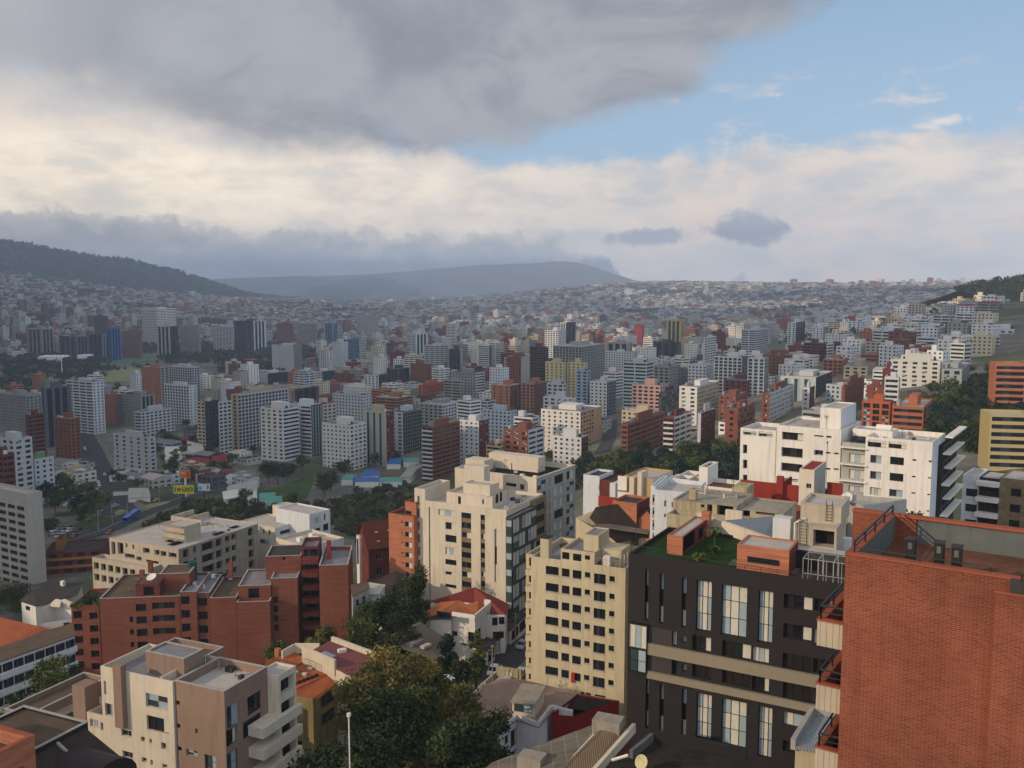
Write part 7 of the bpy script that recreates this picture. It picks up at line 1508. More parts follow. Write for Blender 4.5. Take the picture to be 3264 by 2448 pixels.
cross = H(M1(430, 1210), M1(640, 1190), M1(880, 1150), M1(1080, 1110), M1(1330, 1060), M1(1560, 1010), M1(1800, 960)); ribbon('road', cross, -5.5, 5.5, .42, ASPH, 8)
mv = H(M3(780, 720), M3(830, 640), M3(850, 560), M3(855, 470)); ribbon('side_street', mv, -5, 5, .3, ASPH, 8)
mw = H(M4(1400, 215), M4(1480, 320), M4(1600, 380), M4(1640, 430)); ribbon('hill_road', mw, -4, 4, .3, ASPH, 8)
patch('sports_field', [M2(60, 1030), M2(480, 880), M2(500, 940), M2(420, 1100), M2(250, 1110)], GRASS, .25, 12)
patch('school_yard', [M2(920, 900), M2(1010, 840), M2(1220, 830), M2(1190, 905)], DIRT, .3, 10)
patch('park_field', [M1(410, 145), M1(620, 95), M1(900, 60), M1(1110, 45), M1(1110, 150), M1(880, 165), M1(600, 175)], FIELD, .4, 30)
patch('park_lawn', [F1(820, 870), F1(940, 810), F1(1200, 820), F1(1230, 850), F1(980, 880)], mat('lawn_green', '#557a55', .95, .1, .2, .05), .4, 30)
patch('verge', [M1(870, 1185), M1(1080, 1140), M1(1340, 1100), M1(1300, 1125), M1(1060, 1190), M1(930, 1215)], FIELD, .28, 8)
patch('verge', [M1(640, 1330), M1(560, 1290), M1(700, 1230), M1(900, 1220), M1(820, 1280)], GRASS, .22, 8)

# leaf clouds
LEAF = mat('foliage', '#2f3a18', .85, .15, 0, .3, 0, 0, 0, 'attr'); BARK = mat('bark', '#5a4a3a', .95, .1, .25, 1.5)
nr = np.random.RandomState(11)
def leaf_quads(cent, size, nrm=None):
    n = len(cent); a = nr.randn(n, 3); a /= np.linalg.norm(a, axis=1, keepdims=True); b = np.cross(a, nr.randn(n, 3)); b /= np.linalg.norm(b, axis=1, keepdims=True)
    s = (size * nr.uniform(.6, 1.3, (n, 1))); return np.stack([cent - a * s - b * s * .6, cent + a * s - b * s * .6, cent + a * s + b * s * .6, cent - a * s + b * s * .6], 1).reshape(-1, 3)
def crown_pts(n, rx, ry, rz, clumps, cr, shell=.55):
    c = nr.randn(clumps, 3); c /= np.linalg.norm(c, axis=1, keepdims=True); c *= nr.uniform(shell, 1, (clumps, 1)) * np.array([rx, ry, rz]); c[:, 2] = np.where(c[:, 2] < -rz * .55, c[:, 2] * .5, c[:, 2])
    k = nr.randint(0, clumps, n); d = np.clip(nr.randn(n, 3), -2.2, 2.2) * .62 * cr * nr.uniform(.6, 1.25, (clumps, 1))[k]
    return c[k] + d * np.array([1, 1, .75]), k, c
PAL = {'euc': ['#5c5e34', '#6b6435', '#464c2a', '#7a6838'], 'dark': ['#28351f', '#313c22', '#202b1a', '#3a4326'], 'mid': ['#3a4a25', '#4a552c', '#2e3b20', '#565a30'], 'lit': ['#4a5527', '#5b622c', '#3a4722', '#67662f'], 'blue': ['#22322a', '#2a3a30', '#1c2a24', '#324238']}
def cols_for(k, nclump, pal):
    P = np.array([lin(c) for c in PAL[pal]]); cc = P[nr.randint(0, len(P), nclump)] * nr.uniform(.75, 1.25, (nclump, 1)); return cc[k] * nr.uniform(.8, 1.2, (len(k), 1))
def trunk_mesh(h, r, limbs, spread, m=BARK, lean=(0, 0)):
    mb = MB(); top = Vector((lean[0], lean[1], h * .62)); mb.bar((0, 0, -1), top * .5, r, 0, r * .75, 8); mb.bar(top * .5, top, r * .75, 0, r * .5, 8)
    for k in range(limbs):
        a = 2 * math.pi * k / limbs + nr.uniform(-.4, .4); s = top * nr.uniform(.6, 1); e = s + Vector((math.cos(a) * spread * nr.uniform(.5, .9), math.sin(a) * spread * nr.uniform(.5, .9), h * nr.uniform(.12, .3))); mb.bar(s, e, r * .38, 0, r * .14, 5)
    me = bpy.data.meshes.new('trunk'); me.from_pydata(mb.v, [], mb.f); me.materials.append(m); me.update(); return me
def tree_proto(h, rx, rz, n, clumps, cr, size, pal, trunk=.25, shell=.55, cz=None):
    p, k, c = crown_pts(n, rx, rx, rz, clumps, cr, shell); cz = h - rz if cz is None else cz; v = leaf_quads(p + np.array([0, 0, cz]), size)
    return np_mesh('crown', v, 4, [LEAF], cols_for(k, clumps, pal)), trunk_mesh(h, trunk, 5, rx * .8)
def tree(P, protos, label, scale=1.0, group=None, name='tree', rz=None):
    cr_, tk = protos; r = bpy.data.objects.new(name, None); COL.objects.link(r); r.location = P; r.rotation_euler = (0, 0, nr.uniform(0, 6.28) if rz is None else rz)
    s = scale; r.scale = (s * nr.uniform(.92, 1.08), s * nr.uniform(.92, 1.08), s)
    for nm, me in (('crown', cr_), ('trunk', tk)): o = bpy.data.objects.new(nm, me); COL.objects.link(o); o.parent = r
    return tag(r, label, 'tree', group)
def tree_at(top_px, D, h, rx, label, pal='mid', n=4500, size=.22, clumps=30, cr=None, rz=None, name='tree', trunk=.3):
    t = at(top_px, D); g_ = gz(t.x, t.y); hh = max(t.z - g_, h * .6); rz = rz or hh * .36
    pr = tree_proto(hh, rx, rz, int(n * 1.6), clumps, (cr or rx * .42) * .8, size * .75, pal, trunk, .5); return tree((t.x, t.y, g_), pr, label, name=name)
E = 'eucalyptus_tree'
tree_at(N3(770, 775), 134, 20, 4.0, 'tallest eucalyptus with a rounded brownish green crown, in the middle of the clump', 'euc', 5600, .24, 26, 1.7, 6.5, E)
tree_at(N3(450, 880), 131, 18, 4.6, 'broad eucalyptus on the left of the clump beside the terracotta roof', 'euc', 7000, .24, 36, 1.9, 7, E)
tree_at(N3(170, 1060), 126, 16, 3.4, 'lower eucalyptus leaning over the ochre building windows', 'euc', 5000, .24, 28, 1.7, 6, E)
tree_at(N3(1020, 960), 134, 16, 2.4, 'eucalyptus on the right of the clump in front of the grey roof', 'euc', 5000, .24, 28, 1.6, 5.5, E)
tree_at(N3(1380, 1190), 124, 14, 1.8, 'narrow eucalyptus right of the clump beside the roof yard wall', 'euc', 3500, .24, 22, 1.4, 5, E)
tree_at(N3(880, 1330), 118, 12, 3.0, 'low dark eucalyptus below the tallest one', 'mid', 6000, .24, 32, 1.8, 5, E)
tree_at(N3(420, 1350), 114, 12, 3.6, 'low dark green tree under the left side of the eucalyptus clump', 'dark', 6000, .24, 32, 1.8, 5)
tree_at(N3(1690, 1430), 118, 14, 2.5, 'dark eucalyptus standing in front of the pinkish roof yard', 'dark', 4500, .22, 24, 1.3, 5.5, E)
tree_at(Q3(800, 1330), 100, 9, 4.2, 'dark bushy tree at the bottom edge beside the white balconies', 'dark', 6000, .24, 32, 2, 4.5)
tree_at(Q3(1250, 1360), 98, 9, 4.2, 'dark bushy tree at the bottom edge left of the dark eucalyptus', 'dark', 6000, .24, 32, 2, 4.5)
tree_at(Z2(1000, 1400), 94, 9, 3.4, 'dark tree at the bottom edge below the roof yard', 'dark', 5000, .24, 28, 1.8, 4.5)
tree_at(Z2(200, 835), 165, 14, 2.6, 'slender yellow green tree in front of the brick corner tower', 'lit', 3500, .24, 22, 1.1, 6)
for k, (p, D, rx, pal, lab) in enumerate([(Z2(750, 548), 198, 3.2, 'dark', 'tall dark tree touching the foot of the cream tower'), (Z2(640, 660), 190, 4.5, 'dark', 'broad dark tree left of the tall one by the cream tower'), (Z2(560, 700), 184, 4.5, 'dark', 'dark tree in the garden behind the grey roofed house'), (Z2(700, 730), 182, 4.2, 'dark', 'dark tree behind the orange roofed house'),
    (Z2(480, 740), 180, 4.2, 'mid', 'dark green tree right of the brick corner tower'), (Z2(620, 800), 172, 4, 'dark', 'low dark tree above the chimney of the grey roofed house'), (Z2(440, 840), 170, 4.2, 'mid', 'olive bush like tree at the foot of the brick corner tower'), (Z2(925, 905), 152, 1.6, 'blue', 'small dark conifer in the garden by the white house'), (Z2(1080, 905), 158, 1.3, 'lit', 'small yellow green street tree in front of the white house'),
    (Z2(985, 1040), 150, 2.2, 'dark', 'dark garden shrub behind the street wall'), (Z1(330, 995), 146, 4.6, 'mid', 'round olive tree between the long grey building and the red brick wing'), (Z1(270, 1060), 140, 3.6, 'mid', 'smaller olive tree beside the round one left of the brick wing'), (Z1(30, 1205), 128, 3.2, 'mid', 'rounded green tree at the left edge near the terraces'), (Z1(110, 1212), 124, 1.7, 'lit', 'clipped round shrub beside the stepped terraces'),
    (Z1(60, 655), 285, 7, 'dark', 'dark tree mass at the left edge under the beige tower'), (Z1(160, 690), 275, 5, 'dark', 'dark tree right of the one under the beige tower'), (Z1(1540, 940), 178, 2.4, 'mid', 'small tree between the brick blocks and the taupe roof'), (Z4(1080, 205), 118, 3.4, 'mid', 'tree top rising behind the near brick terrace wall'), (Z4(555, 60), 150, 1.8, 'mid', 'small tree beside the beige stair tower of the red walled house')]):
    tree_at(p, D, 8, rx, lab, pal, 3600, .25, 26)
def planter(P, r, label, pal='mid', n=260, size=.14, name='plant', pot=None):
    p, k, c = crown_pts(n, r, r, r * .7, 8, r * .4, .4); me = np_mesh('foliage', leaf_quads(p + np.array([0, 0, r * .8]), size), 4, [LEAF], cols_for(k, 8, pal)); rt = root(name, tuple(P), label, 'plant')
    o = bpy.data.objects.new('leaves', me); COL.objects.link(o); o.parent = rt; mb = MB()
    mb.bar(Vector(P) + Vector((0, 0, -.1)), Vector(P) + Vector((0, 0, r * .45)), r * .32, 0, r * .42, 10); obj('pot', mb, pot or TERRA, rt); return rt
s_, w_ = FR_D.onZ(N4(1390, 1160), ZR_D); P_ = FR_D.P(s_, w_, ZR_D); planter(P_ + Vector((0, 0, 0)), .5, 'round terracotta pot with a small palm on the roof lawn', 'mid')
mb = MB(); mb.bar(P_ + Vector((0, 0, .3)), P_ + Vector((0, 0, 2.3)), .08, n=6)
for k in range(12):
    a = k * math.pi / 6; q = P_ + Vector((0, 0, 2.3)); r_ = q + Vector((math.cos(a) * .7, math.sin(a) * .7, .35)); t_ = q + Vector((math.cos(a) * 1.25, math.sin(a) * 1.25, -.1)); n_ = Vector((-math.sin(a), math.cos(a), 0)) * .12
    mb.quad(q - n_ * .3, q + n_ * .3, r_ + n_, r_ - n_); mb.quad(r_ - n_, r_ + n_, t_ + n_ * .2, t_ - n_ * .2)
tag(obj('palm', mb, mat('palm_green', '#33451f', .8), None, tuple(P_)), 'small dark palm growing from the roof lawn pot', 'palm')
s_, w_ = FR_D.onZ(N4(1200, 1245), ZR_D); planter(FR_D.P(s_, w_, ZR_D), .55, 'pale yellow green plant at the edge of the roof lawn', 'lit')
a = JB; 
for k in range(5): planter(FR_B.P(a[0] + 1.2 + k * 2.3, 3.8 + (k % 2) * 2, a[2] - .9), 1.2 + .5 * (k % 2), ['tall planter bush on the brick wing roof, first from the left', 'planter bush on the brick wing roof, second from the left', 'middle planter bush on the brick wing roof', 'planter bush on the brick wing roof, fourth from the left', 'planter bush on the brick wing roof next to the main block'][k], ['mid', 'dark', 'lit', 'mid', 'lit'][k], 500, .2)

# trees one can tell apart across the valley: shared crowns, every tree its own object
PROTO = [tree_proto(10, 3.6, 3.6, 700, 14, 1.5, .42, 'dark'), tree_proto(12, 4.4, 4.4, 800, 16, 1.7, .46, 'mid'), tree_proto(9, 3.2, 3.2, 600, 12, 1.4, .42, 'mid'), tree_proto(13, 2.6, 5.5, 700, 16, 1.2, .42, 'dark'), tree_proto(11, 4.2, 3.8, 800, 15, 1.6, .45, 'blue')]
KIND = ['round dark tree', 'broad green tree', 'small bushy tree', 'tall narrow dark tree', 'bluish green tree']
def near_lm(px, n=1):
    return sorted(LM_, key=lambda l: (l[0] - px[0]) ** 2 + (2.0 * (l[1] - px[1])) ** 2)[:n]
LM_ = [(V(620, 980)[0], V(620, 980)[1], 'the sports field'), (V(800, 1030)[0], V(800, 1030)[1], 'the school'), (V(230, 1120)[0], V(230, 1120)[1], 'the ring road'), (V(400, 1060)[0], V(400, 1060)[1], 'the yellow billboard'), (V(250, 800)[0], V(250, 800)[1], 'the park field'), (V(1400, 1000)[0], V(1400, 1000)[1], 'the broad red brick block'), (V(2100, 900)[0], V(2100, 900)[1], 'the orange edge tower'), (V(1540, 1000)[0], V(1540, 1000)[1], 'the white terraced building'),
       (V(1050, 1030)[0], V(1050, 1030)[1], 'the cream tower'), (V(200, 960)[0], V(200, 960)[1], 'the avenue'), (V(1250, 960)[0], V(1250, 960)[1], 'the low white block'), (V(680, 740)[0], V(680, 740)[1], 'the very long grey building'), (V(700, 1180)[0], V(700, 1180)[1], 'the brick corner tower'), (V(1850, 720)[0], V(1850, 720)[1], 'the right hillside'), (V(2150, 640)[0], V(2150, 640)[1], 'the forested crest')]
TREES = []
def want_tree(P, kind, scale):
    t = proj((P.x, P.y, P.z + 13 * scale))
    if not (535 < t[0] < 690 and t[1] < 1592 and P.y < 560): TREES.append((P, kind, scale))   # none grows in front of the billboards
def inpoly(p, poly):
    x, y = p; c = False
    for (a, b), (d, e) in zip(poly, poly[1:] + poly[:1]):
        if (b > y) != (e > y) and x < (d - a) * (y - b) / (e - b) + a: c = not c
    return c
for (x, y, k, s) in [(580, 1045, 0, 1.5), (600, 1048, 0, 1.5), (620, 1040, 0, 1.3), (655, 1022, 1, 1.0), (745, 1035, 0, 1.35), (700, 1075, 0, 1.5), (715, 1060, 0, 1.3), (810, 1010, 1, .9), (850, 1000, 0, 1), (840, 985, 0, .9), (930, 990, 0, 1), (1020, 1010, 1, .8), (480, 975, 0, 1.1), (515, 960, 0, 1), (530, 950, 4, 1.1), (360, 960, 0, .9), (400, 925, 0, .9), (140, 1075, 1, 1.2), (155, 1090, 0, 1.3), (180, 1100, 1, 1.2), (120, 1110, 0, 1.3), (200, 1110, 1, 1), (100, 1095, 4, 1.2), (1215, 985, 0, .9), (1235, 990, 1, .9), (1190, 1000, 0, .9)]:
    q = hit(V(x, y)); want_tree(q, k, s)
def scatter(poly, n, kinds, smin, smax, jitter=True):
    xs = [p[0] for p in poly]; ys = [p[1] for p in poly]; c = 0; t = 0
    while c < n and t < n * 12:
        t += 1; p = (rnd.uniform(min(xs), max(xs)), rnd.uniform(min(ys), max(ys)))
        if inpoly(p, poly):
            q = hit(V(*p))
            if q is None or any((q.x - f[0]) ** 2 + (q.y - f[1]) ** 2 < (f[2] * .8) ** 2 for f in FOOT): continue
            want_tree(q, rnd.choice(kinds), rnd.uniform(smin, smax)); c += 1
scatter([(400, 1090), (600, 1085), (680, 1100), (860, 1050), (900, 1060), (880, 1160), (770, 1130), (700, 1120), (520, 1130), (330, 1150)], 62, (0, 2, 1), .45, .8)
scatter([(1250, 1010), (1600, 990), (1600, 1060), (1300, 1060), (1240, 1030)], 46, (0, 1, 4, 0), .65, 1.05)
scatter([(2020, 880), (2140, 830), (2140, 990), (2060, 960), (2010, 940)], 26, (0, 1, 0, 4), .6, 1.0)
scatter([(1940, 830), (2140, 800), (2140, 850), (2010, 900)], 14, (0, 1), .6, .9)
scatter([(0, 900), (60, 1060), (220, 1130), (80, 1200), (0, 1250)], 14, (0, 1, 4), .8, 1.2)
scatter([(270, 960), (560, 900), (560, 1000), (420, 1060), (240, 1060)], 60, (0, 2, 1), .5, .9)

# forbidden ground for filler buildings, in overview pixels
NOB = [[(-50, 772), (60, 768), (180, 762), (330, 742), (600, 742), (720, 760), (640, 800), (430, 830), (300, 860), (140, 850), (-50, 870)], [(545, 980), (740, 975), (925, 980), (925, 1055), (700, 1075), (560, 1090)], [(240, 1160), (420, 1070), (660, 1060), (900, 1030), (920, 1250), (700, 1250), (240, 1300)],
       [(60, 1075), (250, 1065), (345, 1060), (560, 1050), (540, 1100), (250, 1200), (60, 1300)], [(165, 940), (190, 870), (240, 930), (290, 1090), (210, 1110)], [(1230, 985), (1610, 960), (1610, 1300), (900, 1300), (900, 1080)], [(2000, 860), (2110, 770), (2260, 740), (2260, 1300), (1900, 1300)], [(1310, 860), (1370, 860), (1380, 990), (1290, 1000)]]
# ---------------------------------------------------------------- the city carpet
WALLC = ['#c9cacb', '#b4b4b2', '#d3cfc4', '#a49d92', '#8f8d8a', '#bfb49b', '#7a4436', '#8c5440', '#a3674a', '#6c6f73', '#d8d5cf', '#9aa3aa', '#c3b9a6', '#4c5158', '#b7a07c', '#aeb2b5']
WALLW = [11, 9, 12, 9, 8, 8, 12, 12, 8, 5, 6, 3, 9, 5, 3, 6]
ROOFC = ['#7c7a78', '#918b84', '#6a6663', '#a29c95', '#7a4a38', '#8c5a42', '#5c5854']
WN = ['white', 'pale grey', 'cream', 'dull beige', 'grey', 'sand coloured', 'dark red brick', 'red brown', 'orange brick', 'slate grey', 'bright white', 'blue grey', 'beige', 'charcoal', 'ochre', 'light grey']
def fill_points():
    out = []
    for y0, y1, c in ((400, 700, 16), (700, 1250, 21), (1250, 2600, 22), (2600, 5000, 27), (5000, 8600, 44)):
        R0 = y1 * 1.3; n = int(R0 * 2 / c); a, b = np.meshgrid(np.arange(-n // 2, n // 2 + 1), np.arange(-n // 2, n // 2 + 1), indexing='ij')
        keep = (a % 7 != 0) | (y0 > 5000); keep &= (b % 6 != 0) | (y0 > 5000)         # street gaps
        u, v = (a + nr.uniform(-.18, .18, a.shape)) * c, (b + nr.uniform(-.18, .18, a.shape)) * c; t = R(28)
        x, y = u * math.cos(t) + v * math.sin(t), -u * math.sin(t) + v * math.cos(t); 
        ok = keep & (y >= y0) & (y < y1) & (np.abs(x) < y * .66 + 30); out.append(np.stack([x[ok], y[ok], np.full(ok.sum(), c)], -1))
    return np.concatenate(out)
FP = fill_points(); X, Yd, Cc = FP.T; Zg = ground(X, Yd)
zc = Yd * cp - (Zg - CAMZ) * sp_; PX = CX + FPX * X / zc; PY = CY - FPX * (Yd * sp_ + (Zg - CAMZ) * cp) / zc
vx, vy = PX / 1.4756, PY / 1.4756
bad = np.zeros(len(X), bool)
def polymask(poly):
    m = np.zeros(len(X), bool)
    for (a, b), (d, e) in zip(poly, poly[1:] + poly[:1]):
        if b == e: continue
        m ^= ((b > vy) != (e > vy)) & (vx < (d - a) * (vy - b) / (e - b) + a)
    return m
for k, poly in enumerate(NOB): bad |= polymask(poly) & ((Yd < 1000) | (k == 0) | (k == 6))
PARK = polymask(NOB[0]) & ~polymask([(155, 838), (240, 802), (370, 788), (470, 784), (470, 826), (300, 842)]) & ~polymask([(215, 795), (255, 764), (345, 765), (350, 788), (260, 799)])
for fx, fy, fr2 in FOOT: bad |= (X - fx) ** 2 + (Yd - fy) ** 2 < (fr2 + 7) ** 2
bad |= (Yd < 470) & (vx < 1700)
# building sizes
towery = np.clip((np.sin(X / 310 + 1) + np.cos(Yd / 420 + .6)) * .25 + .42, 0, 1)
towery = np.where(Yd > 3200, towery * .25, towery); towery = np.where(Yd > 5200, .03, towery); towery = np.where((vx < 560) & (vy > 930), 0.0, towery)
u_ = nr.uniform(0, 1, len(X)); tall = u_ < np.where(Yd < 2400, .18 + .5 * towery, .3 * towery)
Hh = np.where(tall, nr.uniform(17, 38, len(X)) * (.85 + .2 * towery), nr.uniform(5, 13, len(X))); Hh = np.where((Yd > 2600) & ~tall, nr.uniform(4, 9.5, len(X)), Hh)
lowz = (vx < 560) & (vy > 930); Hh = np.where(lowz, nr.uniform(3.5, 8, len(X)), Hh)
sl = (vx > 1700) & (Yd < 3000); Hh = np.where(sl, nr.uniform(7, 19, len(X)), Hh)
for a, b, py, D in VIS:                               # stay below what the photograph shows of the placed towers
    m = (PX > a - 9000 / Yd) & (PX < b + 9000 / Yd) & (Yd < D - 4)
    zmax = CAMZ + Yd * np.tan(-math.atan((py - CY) / FPX) - PITCH); Hh = np.where(m, np.minimum(Hh, zmax - Zg), Hh)
es = (vx > 1880) & (vy > 600) & (vy < 790) & (Yd > 650); Hh = np.where(es, np.maximum(Hh, nr.uniform(6, 12, len(X))), Hh)
bad |= Hh < 3.2; tr = nr.uniform(0, 1, len(X)) < .15; tr |= (np.sin(X / 170 + Yd / 230) + np.sin(Yd / 140 - X / 260) > 1.6)
W_ = np.where(tall, nr.uniform(.62, .92, len(X)), nr.uniform(.55, .98, len(X))) * Cc; D_w = np.where(tall, nr.uniform(.5, .8, len(X)), nr.uniform(.5, .9, len(X))) * Cc
TH = R(30) + nr.normal(0, .10, len(X)) + .35 * np.sin(X / 900 + Yd / 1300)
ci = nr.choice(len(WALLC), len(X), p=np.array(WALLW) / sum(WALLW)); ci = np.where(sl & (nr.uniform(0, 1, len(X)) < .45), 0, ci); WC_ = np.array([lin(c) for c in WALLC])[ci] * nr.uniform(.6, .95, (len(X), 1))
ri = nr.choice(len(ROOFC), len(X)); RC_ = np.array([lin(c) for c in ROOFC])[ri]
isb = ~bad & ~tr; treesel = (tr & ~bad) | (PARK)
FARM = mat('distant_facade', '#888888', .85, .2, 0, .3, 0, 0, 0, 'far')
def boxes(x, y, z0, z1, w, d, th):
    c, s = np.cos(th), np.sin(th); ux, uy = c * w / 2, -s * w / 2; vx_, vy_ = s * d / 2, c * d / 2
    P = [(x - ux - vx_, y - uy - vy_), (x + ux - vx_, y + uy - vy_), (x + ux + vx_, y + uy + vy_), (x - ux + vx_, y - uy + vy_)]; F = []
    for k in range(4): a, b = P[k], P[(k + 1) % 4]; F.append(np.stack([np.stack([a[0], a[1], z0], -1), np.stack([b[0], b[1], z0], -1), np.stack([b[0], b[1], z1], -1), np.stack([a[0], a[1], z1], -1)], 1))
    F.append(np.stack([np.stack([p[0], p[1], z1], -1) for p in P], 1)); return np.stack(F, 1)          # n,5,4,3
idx = np.nonzero(isb)[0]; order = idx[np.argsort(Yd[idx])]
inv = (PX[order] > 0) & (PX[order] < 3264); towers = [i for i, v in zip(order, inv) if v and Hh[i] > 14][:175]; lows = [i for i, v in zip(order, inv) if v and Hh[i] <= 14][:290]
IND = set(towers) | set(lows); rest = np.array([i for i in idx if i not in IND])
def boxmesh(name, sel, org=None):
    o = np.zeros(3) if org is None else np.array(org); q = boxes(X[sel], Yd[sel], Zg[sel] - 4, Zg[sel] + Hh[sel], W_[sel], D_w[sel], TH[sel]); n = len(sel)
    k2 = tall[sel] | (nr.uniform(0, 1, n) < .3)          # stair heads and tanks on the roofs
    f = boxes(X[sel] + nr.uniform(-2, 2, n), Yd[sel] + nr.uniform(-2, 2, n), Zg[sel] + Hh[sel] - .2, Zg[sel] + Hh[sel] + np.where(k2, nr.uniform(1.5, 4, n), .3), W_[sel] * .35, D_w[sel] * .4, TH[sel])
    V_ = np.concatenate([q, f], 1).reshape(-1, 3) - o; col = np.empty((n, 10, 3)); col[:] = WC_[sel][:, None]; col[:, 4] = RC_[sel]; col[:, 9] = RC_[sel] * 1.1
    al = np.ones((n, 10)); al[:, 5:] = 0; return np_mesh(name, V_, 4, [FARM], col.reshape(-1, 3), True, None, al.reshape(-1))
tag(link('distant_buildings', boxmesh('distant_buildings', rest), [FARM]), kind='stuff')
# individually built fillers with modelled windows
lmk = sorted([(a, b, t) for a, b, t, D in LM if len(t.split()) <= 6] + [(a, b, t) for a, b, t in LM_], key=lambda l: l[0])
for t in [(V(560, 900)[0], V(560, 900)[1], 'the white twin towers')]: pass
USED = {}
def place_label(px, text, extra=True):
    b = min(lmk, key=lambda l: (l[0] - px[0]) ** 2 + 2.5 * (l[1] - px[1]) ** 2); dx, dy = px[0] - b[0], px[1] - b[1]
    far = 'close to' if math.hypot(dx, dy) < 45 else None
    d = far or ('left of' if dx < -abs(dy) * .8 else 'right of' if dx > abs(dy) * .8 else 'above' if dy < 0 else 'below')
    return text, d, b[2]
ORD = ['', 'second ', 'third ', 'fourth ', 'fifth ', 'sixth ', 'seventh ', 'eighth ', 'ninth ', 'tenth ', 'eleventh ', 'twelfth ']
pend = []
GL = [GLASS, GLASSB]; wmats = {}
for i in list(towers) + list(lows):
    fr = Frame((1632, 1224), 10, theta=0); th = TH[i]; fr.f = Vector((math.cos(th), -math.sin(th), 0)); fr.w = Vector((-fr.f.y, fr.f.x, 0)); w, d = W_[i], D_w[i]
    c = Vector((X[i], Yd[i], 0)); fr.O = c - fr.f * (w / 2) - fr.w * (d / 2); fr.O.z = Zg[i] + Hh[i]; g0 = min(gz(*fr.P(a, b, 0)[:2]) for a in (0, w) for b in (0, d)) - .6; zt = Zg[i] + Hh[i]
    hi = Hh[i] > 14; wm = (BRICKD if ci[i] == 6 else BRICK if ci[i] == 7 else BRICKO if ci[i] == 8 else cm(WALLC[ci[i]])); mb = MB()
    st = rnd.choice(('g', 'g', 'b', 'w')); fl = 2.85
    def hs(L):
        if st == 'b': k = max(1, int(L / 8)); return [(L * j / k + .5, zt - .8 - (m + 1) * fl + .9, L * (j + 1) / k - .5, zt - .8 - (m + 1) * fl + 2.3) for j in range(k) for m in range(max(1, int((zt - g0 - 1) / fl)))]
        return gridrects(0, L, g0, zt - .3, 1.6 if st == 'g' else 2.6, 1.35, 3.4 if st == 'g' else 4.2, fl)
    PF = lambda u, dd, z: fr.P(u, dd, z); PR = lambda u, dd, z: fr.P(w - dd, u, z)
    for P_, L in ((PF, w), (PR, d)):
        for a, b, c_, d_ in wall_holes(mb, P_, 0, L, g0, zt, hs(L), .3, 0): mb.quad(P_(a, .28, b), P_(c_, .28, b), P_(c_, .28, d_), P_(a, .28, d_), 2)
    mb.quad(fr.P(0, d, g0), fr.P(0, 0, g0), fr.P(0, 0, zt), fr.P(0, d, zt)); mb.quad(fr.P(w, d, g0), fr.P(0, d, g0), fr.P(0, d, zt), fr.P(w, d, zt))
    pitched = (not hi) and rnd.random() < .35 and Hh[i] < 9; rc = ROOFC[ri[i]]
    rmx = {'#7a4a38': TILER, '#8c5a42': TILEO}.get(rc, ROOFG if rc in ('#7c7a78', '#918b84') else ROOFP if rc == '#a29c95' else ROOFD)
    name = 'apartment_block' if hi else 'low_house'
    if pitched:
        m_ = d / 2; e = .4; r2 = zt + 1.7; mb.quad(fr.P(-e, -e, zt - .1), fr.P(w + e, -e, zt - .1), fr.P(w + e, m_, r2), fr.P(-e, m_, r2), 1); mb.quad(fr.P(w + e, d + e, zt - .1), fr.P(-e, d + e, zt - .1), fr.P(-e, m_, r2), fr.P(w + e, m_, r2), 1)
        for s in (0, w): mb.poly([fr.P(s, 0, zt), fr.P(s, d, zt), fr.P(s, m_, r2 - .1)], 0)
    else:
        mb.quad(*[fr.P(a, b, zt - .25) for a, b in ((0, 0), (w, 0), (w, d), (0, d))], 1)
        a = w * rnd.uniform(.1, .5); mb.box(fr.P(a, d * .3, zt - .3), fr.f * w * .3, fr.w * d * .4, Vector((0, 0, (3.4 if hi else 1.6) * rnd.uniform(.7, 1.2))), 0)
        if rnd.random() < .6: mb.box(fr.P(w * .75, d * .15, zt - .3), fr.f * w * .15, fr.w * d * .2, Vector((0, 0, 1.4)), 1)
    o = obj(name, mb, (wm, rmx, rnd.choice(GL)), None, (c.x, c.y, g0)); px = proj((c.x, c.y, zt)); n_ = max(1, round((zt - Zg[i]) / fl))
    num = ['', 'one', 'two', 'three', 'four', 'five', 'six', 'seven', 'eight', 'nine', 'ten', 'eleven', 'twelve', 'thirteen', 'fourteen'][min(n_, 14)]
    kind = {'b': 'striped', 'g': 'gridded', 'w': 'glassy'}[st]
    text = '%s %s storey %s %s' % (WN[ci[i]], num, kind, 'block' if hi else ('gabled house' if pitched else 'flat house'))
    t_, d_, l_ = place_label(px, text); pend.append((o, t_, d_, l_, px, hi))
from collections import defaultdict
grp = defaultdict(list)
for p in pend: grp[p[1:4]].append(p)
for k, L in grp.items():
    L.sort(key=lambda p: p[4][0]); n = len(L)
    for j, (o, t, d, l, px, hi) in enumerate(L):
        lab = ('%s %s %s' % (t, d, l)) if n == 1 else ('%s%s %s %s, %s' % (ORD[j] if j else 'first ', t, d, l, 'from the left'))
        if len(lab.replace(',', '').split()) > 16: lab = lab.replace(' storey', '')
        if len(lab.replace(',', '').split()) > 16: lab = lab.replace(', from the left', ' from left')
        if len(lab.split()) > 16: lab = lab.replace(' gridded', '').replace(' glassy', '').replace(' striped', '')
        tag(o, lab, 'building' if hi else 'house', 'city blocks across the valley' if hi else 'low houses across the valley')
